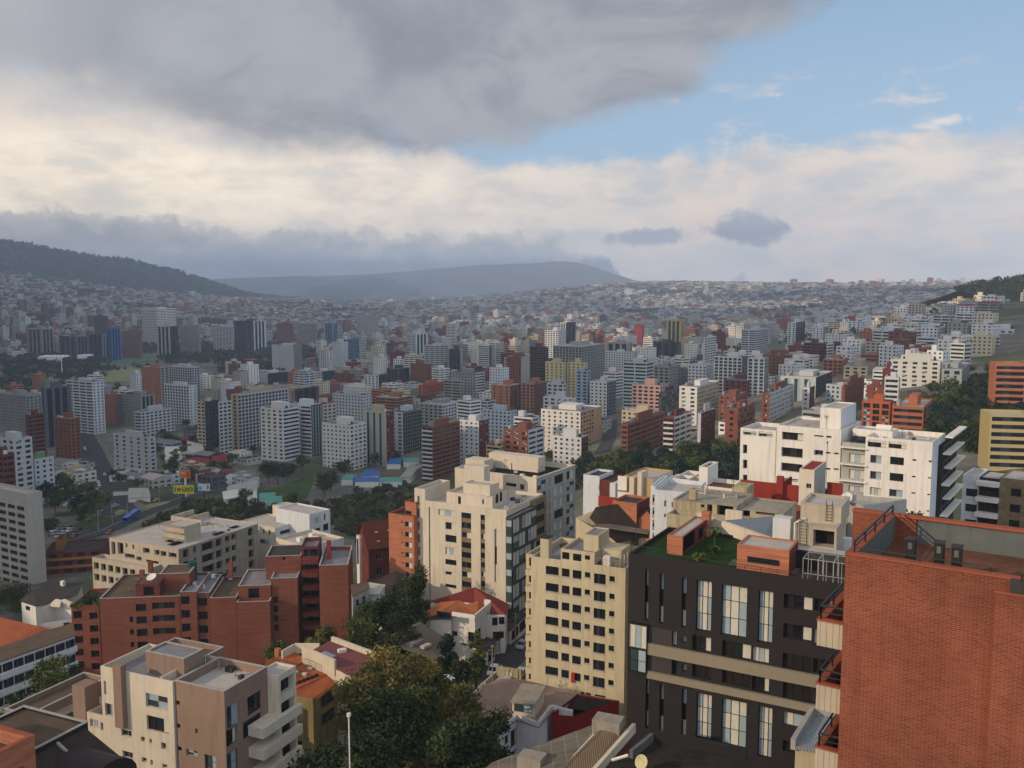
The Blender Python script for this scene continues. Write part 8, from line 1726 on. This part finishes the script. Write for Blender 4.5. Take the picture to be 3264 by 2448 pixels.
# filler trees: the near ones as objects, the rest one mass
ti = np.nonzero(treesel)[0]; ti = ti[np.argsort(Yd[ti])]; n_near = 0
SM = []
for i in ti:
    if Yd[i] < 1000 and n_near < 75 and 0 < PX[i] < 3264 and not PARK[i]: want_tree(Vector((X[i], Yd[i], Zg[i])), rnd.choice((0, 1, 2, 4)), rnd.uniform(.5, .85)); n_near += 1
    else: SM.append(i)
cnt = defaultdict(list)
for P, k, s in TREES:
    px = proj((P.x, P.y, P.z + 8 * s)); t_, d_, l_ = place_label(px, KIND[k]); cnt[(t_, d_, l_)].append((px, P, k, s))
for (t, d, l), L in cnt.items():
    L.sort(key=lambda q: q[0][0]); n = len(L)
    for j, (px, P, k, s) in enumerate(L):
        lab = '%s %s %s' % (t, d, l) if n == 1 else '%s%s %s %s, from the left' % (ORD[j] if 0 < j < 12 else ('first ' if j == 0 else 'last ' if j == n - 1 else 'later '), t, d, l)
        tree((P.x, P.y, P.z - .3), PROTO[k], lab, s, 'trees across the valley')
SM = np.array(SM)
def leafmass(name, x, y, z, r, nq, size, pal, rzf=.8):
    n = len(x); d = nr.randn(n, nq, 3); d /= np.linalg.norm(d, axis=2, keepdims=True); d *= nr.uniform(.5, 1, (n, nq, 1)); c = np.stack([x, y, z + r * .9], -1)[:, None] + d * (r[:, None, None] * np.array([1, 1, rzf]))
    P = np.array([lin(h) for h in pal]); cc = np.repeat((P[nr.randint(0, len(P), n)] * nr.uniform(.7, 1.25, (n, 1)))[:, None], nq, 1) * nr.uniform(.8, 1.2, (n, nq, 1))
    s = np.repeat(size[:, None], nq, 1).reshape(-1, 1); me = np_mesh(name, leaf_quads(c.reshape(-1, 3), s), 4, [LEAF], cc.reshape(-1, 3)); tag(link(name, me, [LEAF]), kind='stuff')
DP = ['#263022', '#303a26', '#202a1f', '#3a412b', '#2b3725']
rep = np.where(PARK[SM], 4, np.where(Yd[SM] > 2500, 2, 1)); sm = np.repeat(SM, rep); jx, jy = nr.uniform(-16, 16, len(sm)), nr.uniform(-16, 16, len(sm)); jx *= (np.repeat(rep, rep) > 1); jy *= (np.repeat(rep, rep) > 1)
rr = nr.uniform(2.6, 5.6, len(sm)) * np.where(Yd[sm] > 2500, 1.5, 1); zz = ground(X[sm] + jx, Yd[sm] + jy)
leafmass('distant_trees', X[sm] + jx, Yd[sm] + jy, zz, rr, 26, rr * .30, DP)
# woods on the hills
for nm, cnt_, r0 in (('forest_hill', 2600, 6), ('wooded_hill', 4200, 15)):
    me = bpy.data.objects[nm].data; nv = len(me.vertices); co = np.empty(nv * 3); me.vertices.foreach_get('co', co); co = co.reshape(-1, 3); n_x = nv // 25; rows_ = co.reshape(25, n_x, 3)
    t, u = nr.uniform(4, 13, cnt_), nr.uniform(0, n_x - 1.01, cnt_); i0, j0 = t.astype(int), u.astype(int); ft, fu = (t - i0)[:, None], (u - j0)[:, None]
    P = (rows_[i0, j0] * (1 - ft) * (1 - fu) + rows_[np.minimum(i0 + 1, 24), j0] * ft * (1 - fu) + rows_[i0, j0 + 1] * (1 - ft) * fu + rows_[np.minimum(i0 + 1, 24), j0 + 1] * ft * fu)
    r = nr.uniform(.6, 1.2, cnt_) * r0; leafmass('forest' if nm == 'forest_hill' else 'hill_forest', P[:, 0], P[:, 1], P[:, 2] - r * .5, r, 22, r * .32, DP if nm == 'forest_hill' else ['#27321f', '#2f3a26', '#222c1c'])
# scrub on the ravine banks
def scrub(name, poly, n, r0, r1, pal):
    xs = [p[0] for p in poly]; ys = [p[1] for p in poly]; Q = []
    while len(Q) < n:
        p = (rnd.uniform(min(xs), max(xs)), rnd.uniform(min(ys), max(ys)))
        if inpoly(p, poly):
            q = hit(V(*p)); 
            if q is not None: Q.append(q)
    Q = np.array([q[:] for q in Q]); r = nr.uniform(r0, r1, n); leafmass(name, Q[:, 0], Q[:, 1], Q[:, 2] - r * .4, r, 40, r * .22, pal, .6)
scrub('bushes', [(250, 1185), (330, 1130), (400, 1085), (600, 1075), (680, 1095), (860, 1045), (905, 1050), (890, 1190), (760, 1160), (700, 1140), (530, 1150)], 900, 1.2, 3.0, ['#39401f', '#4a4a26', '#2b351c', '#55502d', '#26301a'])
scrub('ravine_bushes', [(1240, 1000), (1600, 975), (1600, 1060), (1240, 1060)], 420, 1.5, 3.4, ['#232e1a', '#2c371e', '#1b2617'])
scrub('slope_bushes', [(1990, 880), (2080, 820), (2212, 800), (2212, 1000), (2010, 960)], 420, 1.5, 3.6, ['#232e1a', '#2c371e', '#1b2617'])
scrub('garden_bushes', [(760, 1270), (900, 1230), (910, 1290), (860, 1330), (800, 1380), (760, 1380)], 60, 1.0, 2.2, ['#232e1a', '#333d20', '#1b2617'])
# ---------------------------------------------------------------- vehicles, billboards, street furniture
def car_proto(paint, L=4.3, W=1.75, Hc=1.5, van=False):
    pm = mat('car_paint_' + paint.strip('#'), paint, .3, .6, .02); parts = []
    prof = [(-.5, .28), (-.49, .62), (-.44, .92 if van else .84), (-.40, 1.0), (-.30, 1.0) if not van else (-.42, 1.0)]
    x = [-.5, -.48, -.36 if not van else -.44, -.22 if not van else -.38, .12, .27, .46, .5]; zt = [.62, .88, .94, Hc, Hc, .95, .80, .55]
    mb = MB(); hw = W / 2
    for i in range(len(x) - 1):
        a, b = x[i] * L, x[i + 1] * L; za, zb = zt[i], zt[i + 1]; ta = hw * (.82 if za > 1.2 else .97); tb = hw * (.82 if zb > 1.2 else .97)
        mb.quad((a, -ta, za), (b, -tb, zb), (b, tb, zb), (a, ta, za))
        for s in (-1, 1): mb.quad((a, s * hw, .3), (b, s * hw, .3), (b, s * hw, min(zb, .9)), (a, s * hw, min(za, .9))); mb.quad((a, s * hw, min(za, .9)), (b, s * hw, min(zb, .9)), (b, s * tb, zb), (a, s * ta, za))
    mb.quad((x[0] * L, -hw, .3), (x[0] * L, hw, .3), (x[0] * L, hw, zt[0]), (x[0] * L, -hw, zt[0])); mb.quad((x[-1] * L, -hw, .3), (x[-1] * L, hw, .3), (x[-1] * L, hw, zt[-1]), (x[-1] * L, -hw, zt[-1])); mb.quad((-L / 2, -hw, .3), (L / 2, -hw, .3), (L / 2, hw, .3), (-L / 2, hw, .3))
    me = bpy.data.meshes.new('body'); me.from_pydata(mb.v, [], mb.f); me.materials.append(pm); me.update(); parts.append(('body', me, (0, 0, 0)))
    mb = MB(); e = .012; i2, i3, i4, i5 = x[2] * L, x[3] * L, x[4] * L, x[5] * L
    for s in (-1, 1): mb.quad((i2 + .25, s * (hw + e), .95), (i5 - .15, s * (hw + e), .95), (i4, s * (hw * .84 + e), Hc - .06), (i3 + .05, s * (hw * .84 + e), Hc - .06))
    mb.quad((i4 + .08, -hw * .78, Hc - .05), (i5 + .05, -hw * .88, 1.0), (i5 + .05, hw * .88, 1.0), (i4 + .08, hw * .78, Hc - .05)); mb.quad((i3 - .08, -hw * .78, Hc - .05), (i2 - .02, -hw * .88, .98), (i2 - .02, hw * .88, .98), (i3 - .08, hw * .78, Hc - .05))
    for k in range(0, len(mb.v)): pass
    me = bpy.data.meshes.new('windows'); me.from_pydata([(a, b, c + .012) for a, b, c in mb.v], [], mb.f); me.materials.append(GLASS); me.update(); parts.append(('glazing', me, (0, 0, 0)))
    mb = MB(); mb.bar((0, -.1, 0), (0, .1, 0), .32, n=12); wm_ = bpy.data.meshes.new('wheel'); wm_.from_pydata(mb.v, [], mb.f); wm_.materials.append(BLACK); wm_.update()
    for px in (-.31, .31):
        for s in (-1, 1): parts.append(('wheel', wm_, (px * L, s * (hw - .08), .32)))
    return parts
PC = {}
def car(P, ang, paint, label, name='parked_car', cat='car', group=None, **k):
    key = (paint, tuple(k.items()))
    if key not in PC: PC[key] = car_proto(paint, **k)
    r = bpy.data.objects.new(name, None); COL.objects.link(r); r.location = P; r.rotation_euler = (0, 0, ang)
    for nm, me, loc in PC[key]: o = bpy.data.objects.new(nm, me); COL.objects.link(o); o.parent = r; o.location = loc
    return tag(r, label, cat, group)
def along(P, a, b, off=0):                            # position and heading from two pixels on the ground
    A, B = hit(a), hit(b); d = (B - A); d.z = 0; d.normalize(); return math.atan2(d.y, d.x)
sa = along(0, Z2(1090, 1215), Z2(1300, 1010))
def gpt(px, dz=.1): q = hit(px); return (q.x, q.y, q.z + dz)
car(gpt(Z2(1185, 1130)), sa, '#c8c9cb', 'white estate car parked at the kerb beside the power pole', L=4.5, Hc=1.65)
car(gpt(Z2(1342, 985)), sa, '#8f959b', 'silver grey saloon car parked on the street near the beige tower')
car(gpt(Z2(1335, 1145)), sa, '#a9adae', 'pale car parked behind the gate post by the beige tower')
car(gpt(Z2(800, 1590)), sa, '#b9bbbd', 'white car glimpsed in the street under the eucalyptus trees')
car(gpt(Z2(1245, 1200)), sa + 1.3, '#9fb2c4', 'light blue white car standing in the yard beside the roof yard', group=None)
gp = 'cars along the valley roads'; cl = ['#c9cacb', '#8c8f93', '#23272c', '#b9bbbd', '#7d1f1c', '#d0cfc8', '#41474f']; av = along(0, M1(830, 980), M1(770, 850)); cn = ['white', 'grey', 'black', 'silver', 'dark red', 'cream', 'slate']
spots = [((720, 850), 'far'), ((738, 878), ''), ((745, 900), ''), ((770, 960), ''), ((778, 985), ''), ((785, 1005), ''), ((800, 1045), ''), ((806, 1060), ''), ((812, 1078), ''), ((832, 1115), ''), ((838, 1128), ''), ((668, 700), ''), ((660, 690), ''), ((672, 725), ''), ((690, 745), ''), ((760, 830), ''), ((820, 900), '')]
W_ORD = ['nearest', 'second', 'third', 'fourth', 'fifth', 'sixth', 'seventh', 'eighth', 'ninth', 'tenth', 'eleventh', 'twelfth', 'thirteenth', 'fourteenth', 'fifteenth', 'sixteenth', 'farthest']
sp = sorted([s[0] for s in spots], key=lambda s: -s[1])
for k, s in enumerate(sp): j = rnd.randrange(7); car(gpt(M1(*s), .5), av, cl[j], '%s small car on the avenue, %s one counted from the road junction' % (cn[j], W_ORD[k]), 'small_car', 'car', gp)
rg = along(0, M1(1100, 1190), M1(930, 1270)); cr2 = along(0, M1(880, 1150), M1(1330, 1060))
car(gpt(M1(1228, 1105), .5), cr2, '#b98a18', 'yellow taxi on the road below the billboards', 'taxi', 'taxi'); car(gpt(M1(1095, 1115), .5), cr2, '#a07028', 'ochre taxi left of the yellow taxi', 'taxi', 'taxi'); car(gpt(M1(905, 1150), .5), cr2, '#8fa0b4', 'pale blue grey car at the avenue junction', 'small_car'); car(gpt(M1(858, 1360), .4), rg, '#8a1f1c', 'red car on the ring road above the unfinished building', 'small_car')
for k in range(14):
    p = M1(400 + 16 * k + rnd.uniform(-6, 6), 1320 + (k % 4) * 22); j = rnd.randrange(7); car(gpt(p, .4), rg + rnd.uniform(-.2, .2), cl[j], '%s car in the junction traffic queue, %s counted from the left' % (cn[j], ['first', 'second', 'third', 'fourth', 'fifth', 'sixth', 'seventh', 'eighth', 'ninth', 'tenth', 'eleventh', 'twelfth', 'thirteenth', 'fourteenth'][k]), 'small_car', 'car', gp)
def bus():
    q = gpt(M1(1030, 1250), .4); a = rg; r = root('bus', q, 'blue articulated city bus on the ring road', 'bus'); u, v = Vector((math.cos(a), math.sin(a), 0)), Vector((-math.sin(a), math.cos(a), 0)); up = Vector((0, 0, 1)); m = mat('blue_bus_paint', '#1f4f9a', .4, .5, .05)
    for k, (x0, x1) in enumerate(((-8.8, .4), (1.2, 8.6))):
        o = Vector(q) + u * x0 - v * 1.25 + up * .45; mb = MB(); mb.box(o, u * (x1 - x0), v * 2.5, up * 2.7); obj('body', mb, m, r)
        mb = MB()
        for s in (-.02, 2.52): mb.box(o + u * .3 + v * (s - .01) + up * 1.2, u * (x1 - x0 - .6), v * .02, up * .95)
        mb.box(o + u * (x1 - x0) + up * 1.1 + v * .15, u * .02, v * 2.2, up * 1.2); obj('window_band', mb, GLASS, r)
        for wx_ in (.2, .8):
            mb = MB(); p = o + u * ((x1 - x0) * wx_); mb.bar(p - up * .0 - v * .02, p + v * 2.54, .48, n=12); obj('axle_wheels', mb, BLACK, r)
    mb = MB(); mb.box(Vector(q) + u * .4 - v * 1.1 + up * .6, u * .8, v * 2.2, up * 2.4); obj('bellows', mb, RAILM, r)
bus()
def text_mesh(s, size, depth, m, parent, loc, rz, name='lettering', bold=0):
    cu = bpy.data.curves.new(name, 'FONT'); cu.body = s; cu.size = size; cu.extrude = depth; cu.align_x = 'CENTER'; cu.align_y = 'CENTER'; cu.offset = bold; cu.space_character = 1.12
    o = bpy.data.objects.new(name, cu); me = o.to_mesh().copy(); bpy.data.objects.remove(o); me.materials.clear(); me.materials.append(m); me.name = name
    o = bpy.data.objects.new(name, me); COL.objects.link(o); o.parent = parent; o.location = loc; o.rotation_euler = (math.pi / 2, 0, rz); return o
def billboard(a, b, D, label, m, pole_px=None, deep=.8, rz=0.0, name='billboard'):
    A, B = at(a, D), at(b, D); w, h = B.x - A.x, A.z - B.z; cx = (A.x + B.x) / 2; g_ = gz(cx, D); r = root(name, (cx, D, g_), label, 'billboard'); mb = MB(); mb.box((A.x, D, B.z), (w, 0, 0), (0, deep, 0), (0, 0, h)); obj('panel', mb, m, r)
    mb = MB(); mb.box((A.x - .15, D - .04, B.z - .15), (w + .3, 0, 0), (0, .9, 0), (0, 0, .15)); mb.box((A.x - .15, D - .04, A.z + .002), (w + .3, 0, 0), (0, .9, 0), (0, 0, .15)); obj('frame', mb, GREYR, r)
    mb = MB(); mb.bar((cx, D + .6, g_ - 1), (cx, D + .6, B.z + h * .5), .5, n=10); obj('pole', mb, mat('dark_pole', '#3b3a38', .6), r); return r, A, B, w, h, cx, D, g_
BD = hit(M1(1440, 1095)).y
r, A, B, w, h, cx, D, g_ = billboard(M1(1357, 978), M1(1517, 1041), BD, 'yellow billboard with big black letters and a red heart above the bushes', mat('yellow_board', '#b5b02a', .6, .3, .05))
BK = mat('black_lettering', '#141312', .6); RD = mat('red_heart', '#a01a16', .6); mid_z = (A.z + B.z) / 2 - g_
def slab(s, x, wd, parts): pass
text_mesh('I', h * .7, .06, BK, r, (-w * .405, -.05, mid_z), 0, bold=.1); text_mesh('UIO', h * .7, .06, BK, r, (w * .20, -.05, mid_z), 0, bold=.1)
for px_, sw in ((-w * .405, .5),):                      # slab serifs of the I
    for dz in (-h * .205, h * .205): mb = MB(); mb.box((cx + px_ - sw, D - .1, g_ + mid_z + dz - .12), (sw * 2, 0, 0), (0, .08, 0), (0, 0, .24)); obj('lettering', mb, BK, r)
mb = MB(); pts = []
for k in range(40): t = 2 * math.pi * k / 40; pts.append((16 * math.sin(t) ** 3, 13 * math.cos(t) - 5 * math.cos(2 * t) - 2 * math.cos(3 * t) - math.cos(4 * t)))
mb.poly([Vector((cx - w * .225 + p[0] * h * .017, D - .06, g_ + mid_z + p[1] * h * .017)) for p in pts]); obj('heart', mb, RD, r)
r, A, B, w, h, cx, D, g_ = billboard(M1(1404, 860), M1(1490, 916), BD + 14, 'orange billboard on a tall white pole behind the yellow one', mat('orange_board', '#b5602c', .6, .3, .05)); mb = MB(); mb.box((cx - w * .38, D - .05, B.z + h * .55), (w * .45, 0, 0), (0, .04, 0), (0, 0, h * .2)); obj('pale_print', mb, mat('pale_yellow_print', '#cfa24a', .7), r)
mb = MB(); mb.bar((cx, D + .6, g_), (cx, D + .6, B.z), .62, n=10); obj('white_pole', mb, WHITE, r)
mb = MB(); q = [Vector((cx + w * x, D - .05, B.z + h * z)) for x, z in ((.12, .1), (.42, .1), (.44, .6), (.3, .95), (.15, .7))]; mb.poly(q); obj('red_print', mb, mat('red_orange_print', '#a8401f', .7), r)
r, A, B, w, h, cx, D, g_ = billboard(M1(1549, 966), M1(1643, 1017), BD + 6, 'white billboard with a red brown mark, right of the yellow one', mat('white_board', '#b9c2c6', .6, .3, .05)); mb = MB(); q = [Vector((cx + w * x, D - .05, B.z + h * z)) for x, z in ((.24, .3), (.36, .2), (.46, .45), (.4, .8), (.3, .85))]; mb.poly(q); obj('red_print', mb, mat('rust_print', '#a8401f', .7), r)
mb = MB(); mb.box((cx - w * .45, D - .05, B.z + .5), (w * .3, 0, 0), (0, .04, 0), (0, 0, h * .5)); obj('blue_print', mb, mat('sky_blue_print', '#5f9bb8', .7), r)
# school with blue and green roofs, market sheds, small houses by the field
def shed(px4, D, roof, label, wall=WHITE, hgt=3.2):
    P = [hit(p, 4.0) for p in px4]; z = sum(p.z for p in P) / 4; c = sum(P, Vector()) / 4; g_ = min(gz(p.x, p.y) for p in P) - .5; r = root('school_pavilion', (c.x, c.y, g_), label, 'building', 'low buildings beside the sports field'); mb = MB()
    m1, m2 = (P[0] + P[3]) / 2, (P[1] + P[2]) / 2; m1.z = m2.z = z + 1.2; Q = [Vector((p.x, p.y, z)) for p in P]; mb.quad(Q[0], Q[1], m2, m1); mb.quad(Q[2], Q[3], m1, m2); mb.poly([Q[1], Q[2], m2]); mb.poly([Q[3], Q[0], m1]); obj('roof', mb, roof, r); mb = MB()
    for k in range(4): a, b = Q[k].lerp(c, .04), Q[(k + 1) % 4].lerp(c, .04); mb.quad((a.x, a.y, g_), (b.x, b.y, g_), (b.x, b.y, z - .05), (a.x, a.y, z - .05))
    obj('wall', mb, wall, r)
BLU = mat('blue_sheet_roof', '#2f5f9e', .6, .3, .1, .2); GRN = mat('sea_green_sheet_roof', '#4c8f80', .6, .3, .1, .2); PAL_ = mat('pale_sheet_roof', '#9a968c', .6, .3, .1, .2)
for q, m, l in (([(858, 905), (1000, 900), (1010, 852), (905, 850)], BLU, 'gabled school pavilion with a bright blue roof by the yard'), ([(810, 945), (1008, 945), (1010, 915), (815, 912)], BLU, 'long blue roofed school wing'), ([(1008, 945), (1185, 945), (1190, 915), (1010, 915)], GRN, 'long sea green roofed wing joined to the blue roofed wing'), ([(705, 930), (800, 928), (832, 890), (745, 885)], GRN, 'small green roofed pavilion left of the blue roofs'),
    ([(1060, 810), (1170, 810), (1200, 755), (1110, 755)], BLU, 'blue roof at the back of the school yard'), ([(1190, 795), (1315, 795), (1320, 757), (1195, 757)], GRN, 'green roofed wing at the back of the school yard'), ([(1165, 910), (1245, 915), (1350, 820), (1290, 800)], PAL_, 'long pale roofed wing on the right of the school yard'), ([(1215, 850), (1260, 850), (1330, 800), (1290, 795)], PAL_, 'short pale roof beside the red tower foot'),
    ([(60, 1070), (190, 1075), (195, 1045), (70, 1040)], GRN, 'small green roofed house below the sports field'), ([(110, 1108), (240, 1105), (250, 1075), (140, 1070)], GRN, 'larger green roofed house below the sports field')): shed([M2(*p) for p in q], 0, m, l)
for q, m, l in (([(850, 905), (1080, 895), (1140, 850), (900, 855)], PAL_, 'long pale roofed market hall beside the avenue'), ([(1160, 930), (1290, 920), (1260, 880), (1150, 890)], TILER, 'red tiled shop roof in front of the market'), ([(1290, 915), (1385, 910), (1370, 875), (1300, 875)], PAL_, 'white canopy right of the red tiled shop'), ([(1560, 945), (1740, 915), (1690, 860), (1510, 870)], PAL_, 'broad grey roofed hall behind the billboards'), ([(1720, 900), (1850, 900), (1830, 850), (1730, 850)], TILER, 'red roofed house right of the grey roofed hall'),
    ([(1770, 1000), (2020, 975), (2010, 950), (1790, 970)], PAL_, 'long white roofed shed beside the field trees'), ([(1750, 1065), (1880, 1065), (1860, 1025), (1740, 1030)], WHITE, 'white house with dark windows below the long white shed'), ([(1915, 1080), (2015, 1085), (2010, 1040), (1920, 1030)], WHITE, 'tall gabled white hut beside the green roofed houses'), ([(880, 1010), (1060, 1000), (1050, 960), (900, 965)], ROOFD, 'dark shop row beside the avenue'), ([(1000, 1060), (1180, 1050), (1160, 1010), (1010, 1015)], PAL_, 'pale shop row by the junction'),
    ([(430, 1080), (560, 1085), (560, 1045), (440, 1040)], BLU, 'shop with blue panels left of the avenue'), ([(560, 1090), (690, 1090), (690, 1050), (570, 1045)], WHITE, 'white fronted shop left of the avenue'), ([(440, 1010), (660, 1000), (650, 950), (450, 950)], WHITE, 'white two storey house row left of the avenue'), ([(1450, 800), (1640, 800), (1640, 760), (1460, 760)], TILER, 'brick hall with striped skylights in the low quarter'), ([(1640, 800), (1800, 780), (1790, 730), (1680, 730)], TILER, 'larger brick hall right of the striped skylights'),
    ([(1290, 770), (1430, 770), (1400, 680), (1290, 690)], WHITE, 'white stepped villa in the low quarter'), ([(1470, 740), (1600, 730), (1590, 660), (1465, 640)], CREAM, 'cream square house with a flat roof in the low quarter')): shed([M1(*p) for p in q], 0, m, l)
# flag pole, power pole, white posts
def pole(px_top, px_bot, D, r0, m, label, name='flagpole', cat='pole', arms=False):
    t, b = at(px_top, D), at(px_bot, D); mb = MB(); mb.bar((t.x, t.y, min(b.z, gz(t.x, t.y)) - .5), t, r0, 0, r0 * .7, 8); mb.bar(t, t + Vector((0, 0, .3)), r0 * 2, n=8)
    if arms:
        for z in (.6, 1.3): mb.bar(t + Vector((-.9, 0, -z)), t + Vector((.9, 0, -z)), .05, n=4)
    tag(obj(name, mb, m, None, (t.x, t.y, b.z)), label, cat)
pole(Q3(970, 1050), Q3(990, 1650), 84, .1, WHITE, 'tall thin white flagpole in front of the dark trees at the bottom')
pole(Z2(1172, 985), Z2(1178, 1130), 168, .13, CONC, 'concrete power pole beside the white estate car', 'power_pole', 'pole', True)
pole(M4(775, 605), M4(775, 1000), 132, .045, RAILM, 'thin antenna mast in front of the white terraced building', 'antenna_mast', 'antenna'); pole(N4(480, 640), N4(490, 1030), 148, .05, RAILM, 'thin dark pole beside the dark pitched roof', 'thin_pole')
for k, (x, y) in enumerate(((1455, 1000), (1522, 940), (1590, 880))):
    b = hit(N3(x, y + 130)); mb = MB(); mb.box((b.x - .2, b.y - .2, b.z - .3), (.4, 0, 0), (0, .4, 0), (0, 0, 3.6)); tag(obj('gate_post', mb, WHITE, None, tuple(b)), '%s white garden wall post beside the street pavement' % ['nearest', 'middle', 'farthest'][k], 'post', 'white posts along the garden wall')
b0, b1 = hit(N3(1460, 1130)), hit(N3(1640, 930)); mb = MB(); d = b1 - b0; mb.box(b0 - Vector((0, 0, .3)), d, Vector((-d.y, d.x, 0)).normalized() * .3, Vector((0, 0, 1.1))); tag(obj('garden_wall', mb, WHITE, None, tuple(b0)), 'low white garden wall between the posts', 'wall')
b0, b1 = hit(N3(1630, 1290)), hit(N3(1830, 1110)); mb = MB(); d = b1 - b0; n_ = Vector((d.y, -d.x, 0)).normalized()
for o_ in (0, 3.2): mb.box(b0 + n_ * o_ - Vector((0, 0, .5)), d, n_ * .3, Vector((0, 0, 2.2)))
tag(obj('ramp_wall', mb, CREAM, None, tuple(b0)), 'pair of cream ramp walls dropping from the street to the roof yard', 'wall')
q = hit(N3(1930, 1190)); mb = MB(); mb.box(q - Vector((2.4, 0, .5)), (4.6, -1.6, 0), (.25, .6, 0), (0, 0, 3.4)); rt = root('gatehouse', tuple(q), 'small stained white gatehouse with a pale door by the beige tower', 'gatehouse'); obj('wall', mb, OLDC, rt); mb = MB(); mb.box(q + Vector((-.6, -.75, 0)), (1.1, -.38, 0), (.02, .05, 0), (0, 0, 2.2)); obj('door', mb, CREAM, rt)
q = hit(M1(425, 100)); mb = MB(); mb.box(q + Vector((9, 0, 0)), (8, 0, 0), (0, 3, 0), (0, 0, 2)); mb.bar(q + Vector((13, 1, 0)), q + Vector((12, 1, 27)), 1.1, 0, .6, 6); tag(obj('monument', mb, WHITE, None, tuple(q)), 'slender white monument in the park', 'monument')
for a, b, l in (((295, 868), (490, 822), 'wide white canopy roof among the park trees'), ((605, 868), (680, 815), 'smaller white canopy roof among the park trees')):
    q = hit(F1(*a)); D = q.y; A_, B_ = at(F1(*a), D), at(F1(*b), D); w, h = B_.x - A_.x, B_.z - q.z; mb = MB(); n = 6
    for k in range(n):
        x0 = q.x + w * k / n; x1 = x0 + w / n; xm = (x0 + x1) / 2; zt = q.z + h; y1 = D + 30
        mb.quad((x0, D, q.z - 1), (x1, D, q.z - 1), (x1, D, zt - 3), (x0, D, zt - 3)); mb.poly([(x0, D, zt - 3), (x1, D, zt - 3), (xm, D, zt)]); mb.quad((x0, D, zt - 3), (xm, D, zt), (xm, y1, zt), (x0, y1, zt - 3)); mb.quad((xm, D, zt), (x1, D, zt - 3), (x1, y1, zt - 3), (xm, y1, zt))
    tag(obj('park_canopy', mb, cm('#d8d8d6'), None, tuple(q)), l, 'canopy')
def lamp(px, dz, h, lab, grp):
    b = hit(px); r = root('street_lamp', tuple(b), lab, 'street lamp', grp); t = b + Vector((0, 0, h)); mb = MB(); mb.bar(b - Vector((0, 0, .5)), t, .16, 0, .1, 6); mb.bar(t, t + Vector((dz, 0, .3)), .07, n=5); obj('post', mb, GREYR, r)
    mb = MB(); mb.box(t + Vector((dz - .2, -.2, .2)), (.9, 0, 0), (0, .4, 0), (0, 0, .15)); obj('lamp_head', mb, WHITEC, r)
for k, q in enumerate(((1400, 1085), (1250, 1120), (1120, 1160), (1000, 1215), (880, 1275), (770, 1330))): lamp(M1(*q), 1.6, 9, '%s street lamp along the ring road, counted from the billboards' % W_ORD[k], 'lamps on the ring road')
pp = [hit(q) + Vector((0, 0, 7.6)) for q in (Z2(1178, 1130), Z2(1300, 985), Z2(1045, 1235))]
for q, l in ((pp[1], 'power pole farther up the street beside the garages'), (pp[2], 'power pole down the street below the white estate car')):
    mb = MB(); mb.bar(q - Vector((0, 0, 8.4)), q, .15, 0, .1, 8)
    for z in (.3, 1.0): mb.bar(q + Vector((-.9, .3, -z)), q + Vector((.9, -.3, -z)), .05, n=4)
    tag(obj('power_pole', mb, CONC, None, tuple(q - Vector((0, 0, 8)))), l, 'pole')
for a_, b_, l in ((pp[0], pp[1], 'sagging cables between the upper two street poles'), (pp[0], pp[2], 'sagging cables between the lower two street poles')):
    mb = MB()
    for o_ in (-.8, 0, .8):
        Q = [a_.lerp(b_, t / 8) + Vector((o_, -o_ * .3, -.3 - 1.1 * (1 - (t / 4 - 1) ** 2))) for t in range(9)]
        for u, v in zip(Q[:-1], Q[1:]): mb.bar(u, v, .025, n=3)
    tag(obj('power_cable', mb, RAILM, None, tuple(a_)), l, 'cable')
def clutter(fr, rt, s0, s1, w0, w1, z, n, seed=1):
    """small things people leave on flat roofs: vents, boxes, pipes, aerials"""
    q = random.Random(seed)
    for k in range(n):
        s, w, t = q.uniform(s0, s1), q.uniform(w0, w1), q.random()
        if t < .45: a = q.uniform(.4, 1.2); boxpart('roof_box', fr, rt, s, s + a, w, w + q.uniform(.4, 1), z - .05, z + q.uniform(.3, .9), q.choice((GREYR, WHITEC, CONC, ROOFD)))
        elif t < .75: mb = MB(); mb.bar(fr.P(s, w, z - .05), fr.P(s, w, z + q.uniform(.5, 1.6)), .09, n=6); mb.bar(fr.P(s, w, z + .12), fr.P(s + q.uniform(-4, 4), w + q.uniform(0, 3), z + .12), .05, n=5); obj('roof_pipe', mb, q.choice((WHITE, CONC)), rt)
        else:
            mb = MB(); h = q.uniform(1.6, 3); mb.bar(fr.P(s, w, z - .05), fr.P(s, w, z + h), .035, n=4)
            for j in range(4): mb.bar(fr.P(s - .5 + j * .06, w, z + h - .15 * j - .1), fr.P(s + .5 - j * .06, w, z + h - .15 * j - .1), .02, n=3)
            obj('aerial', mb, RAILM, rt)
for c in CLUT: clutter(*c)
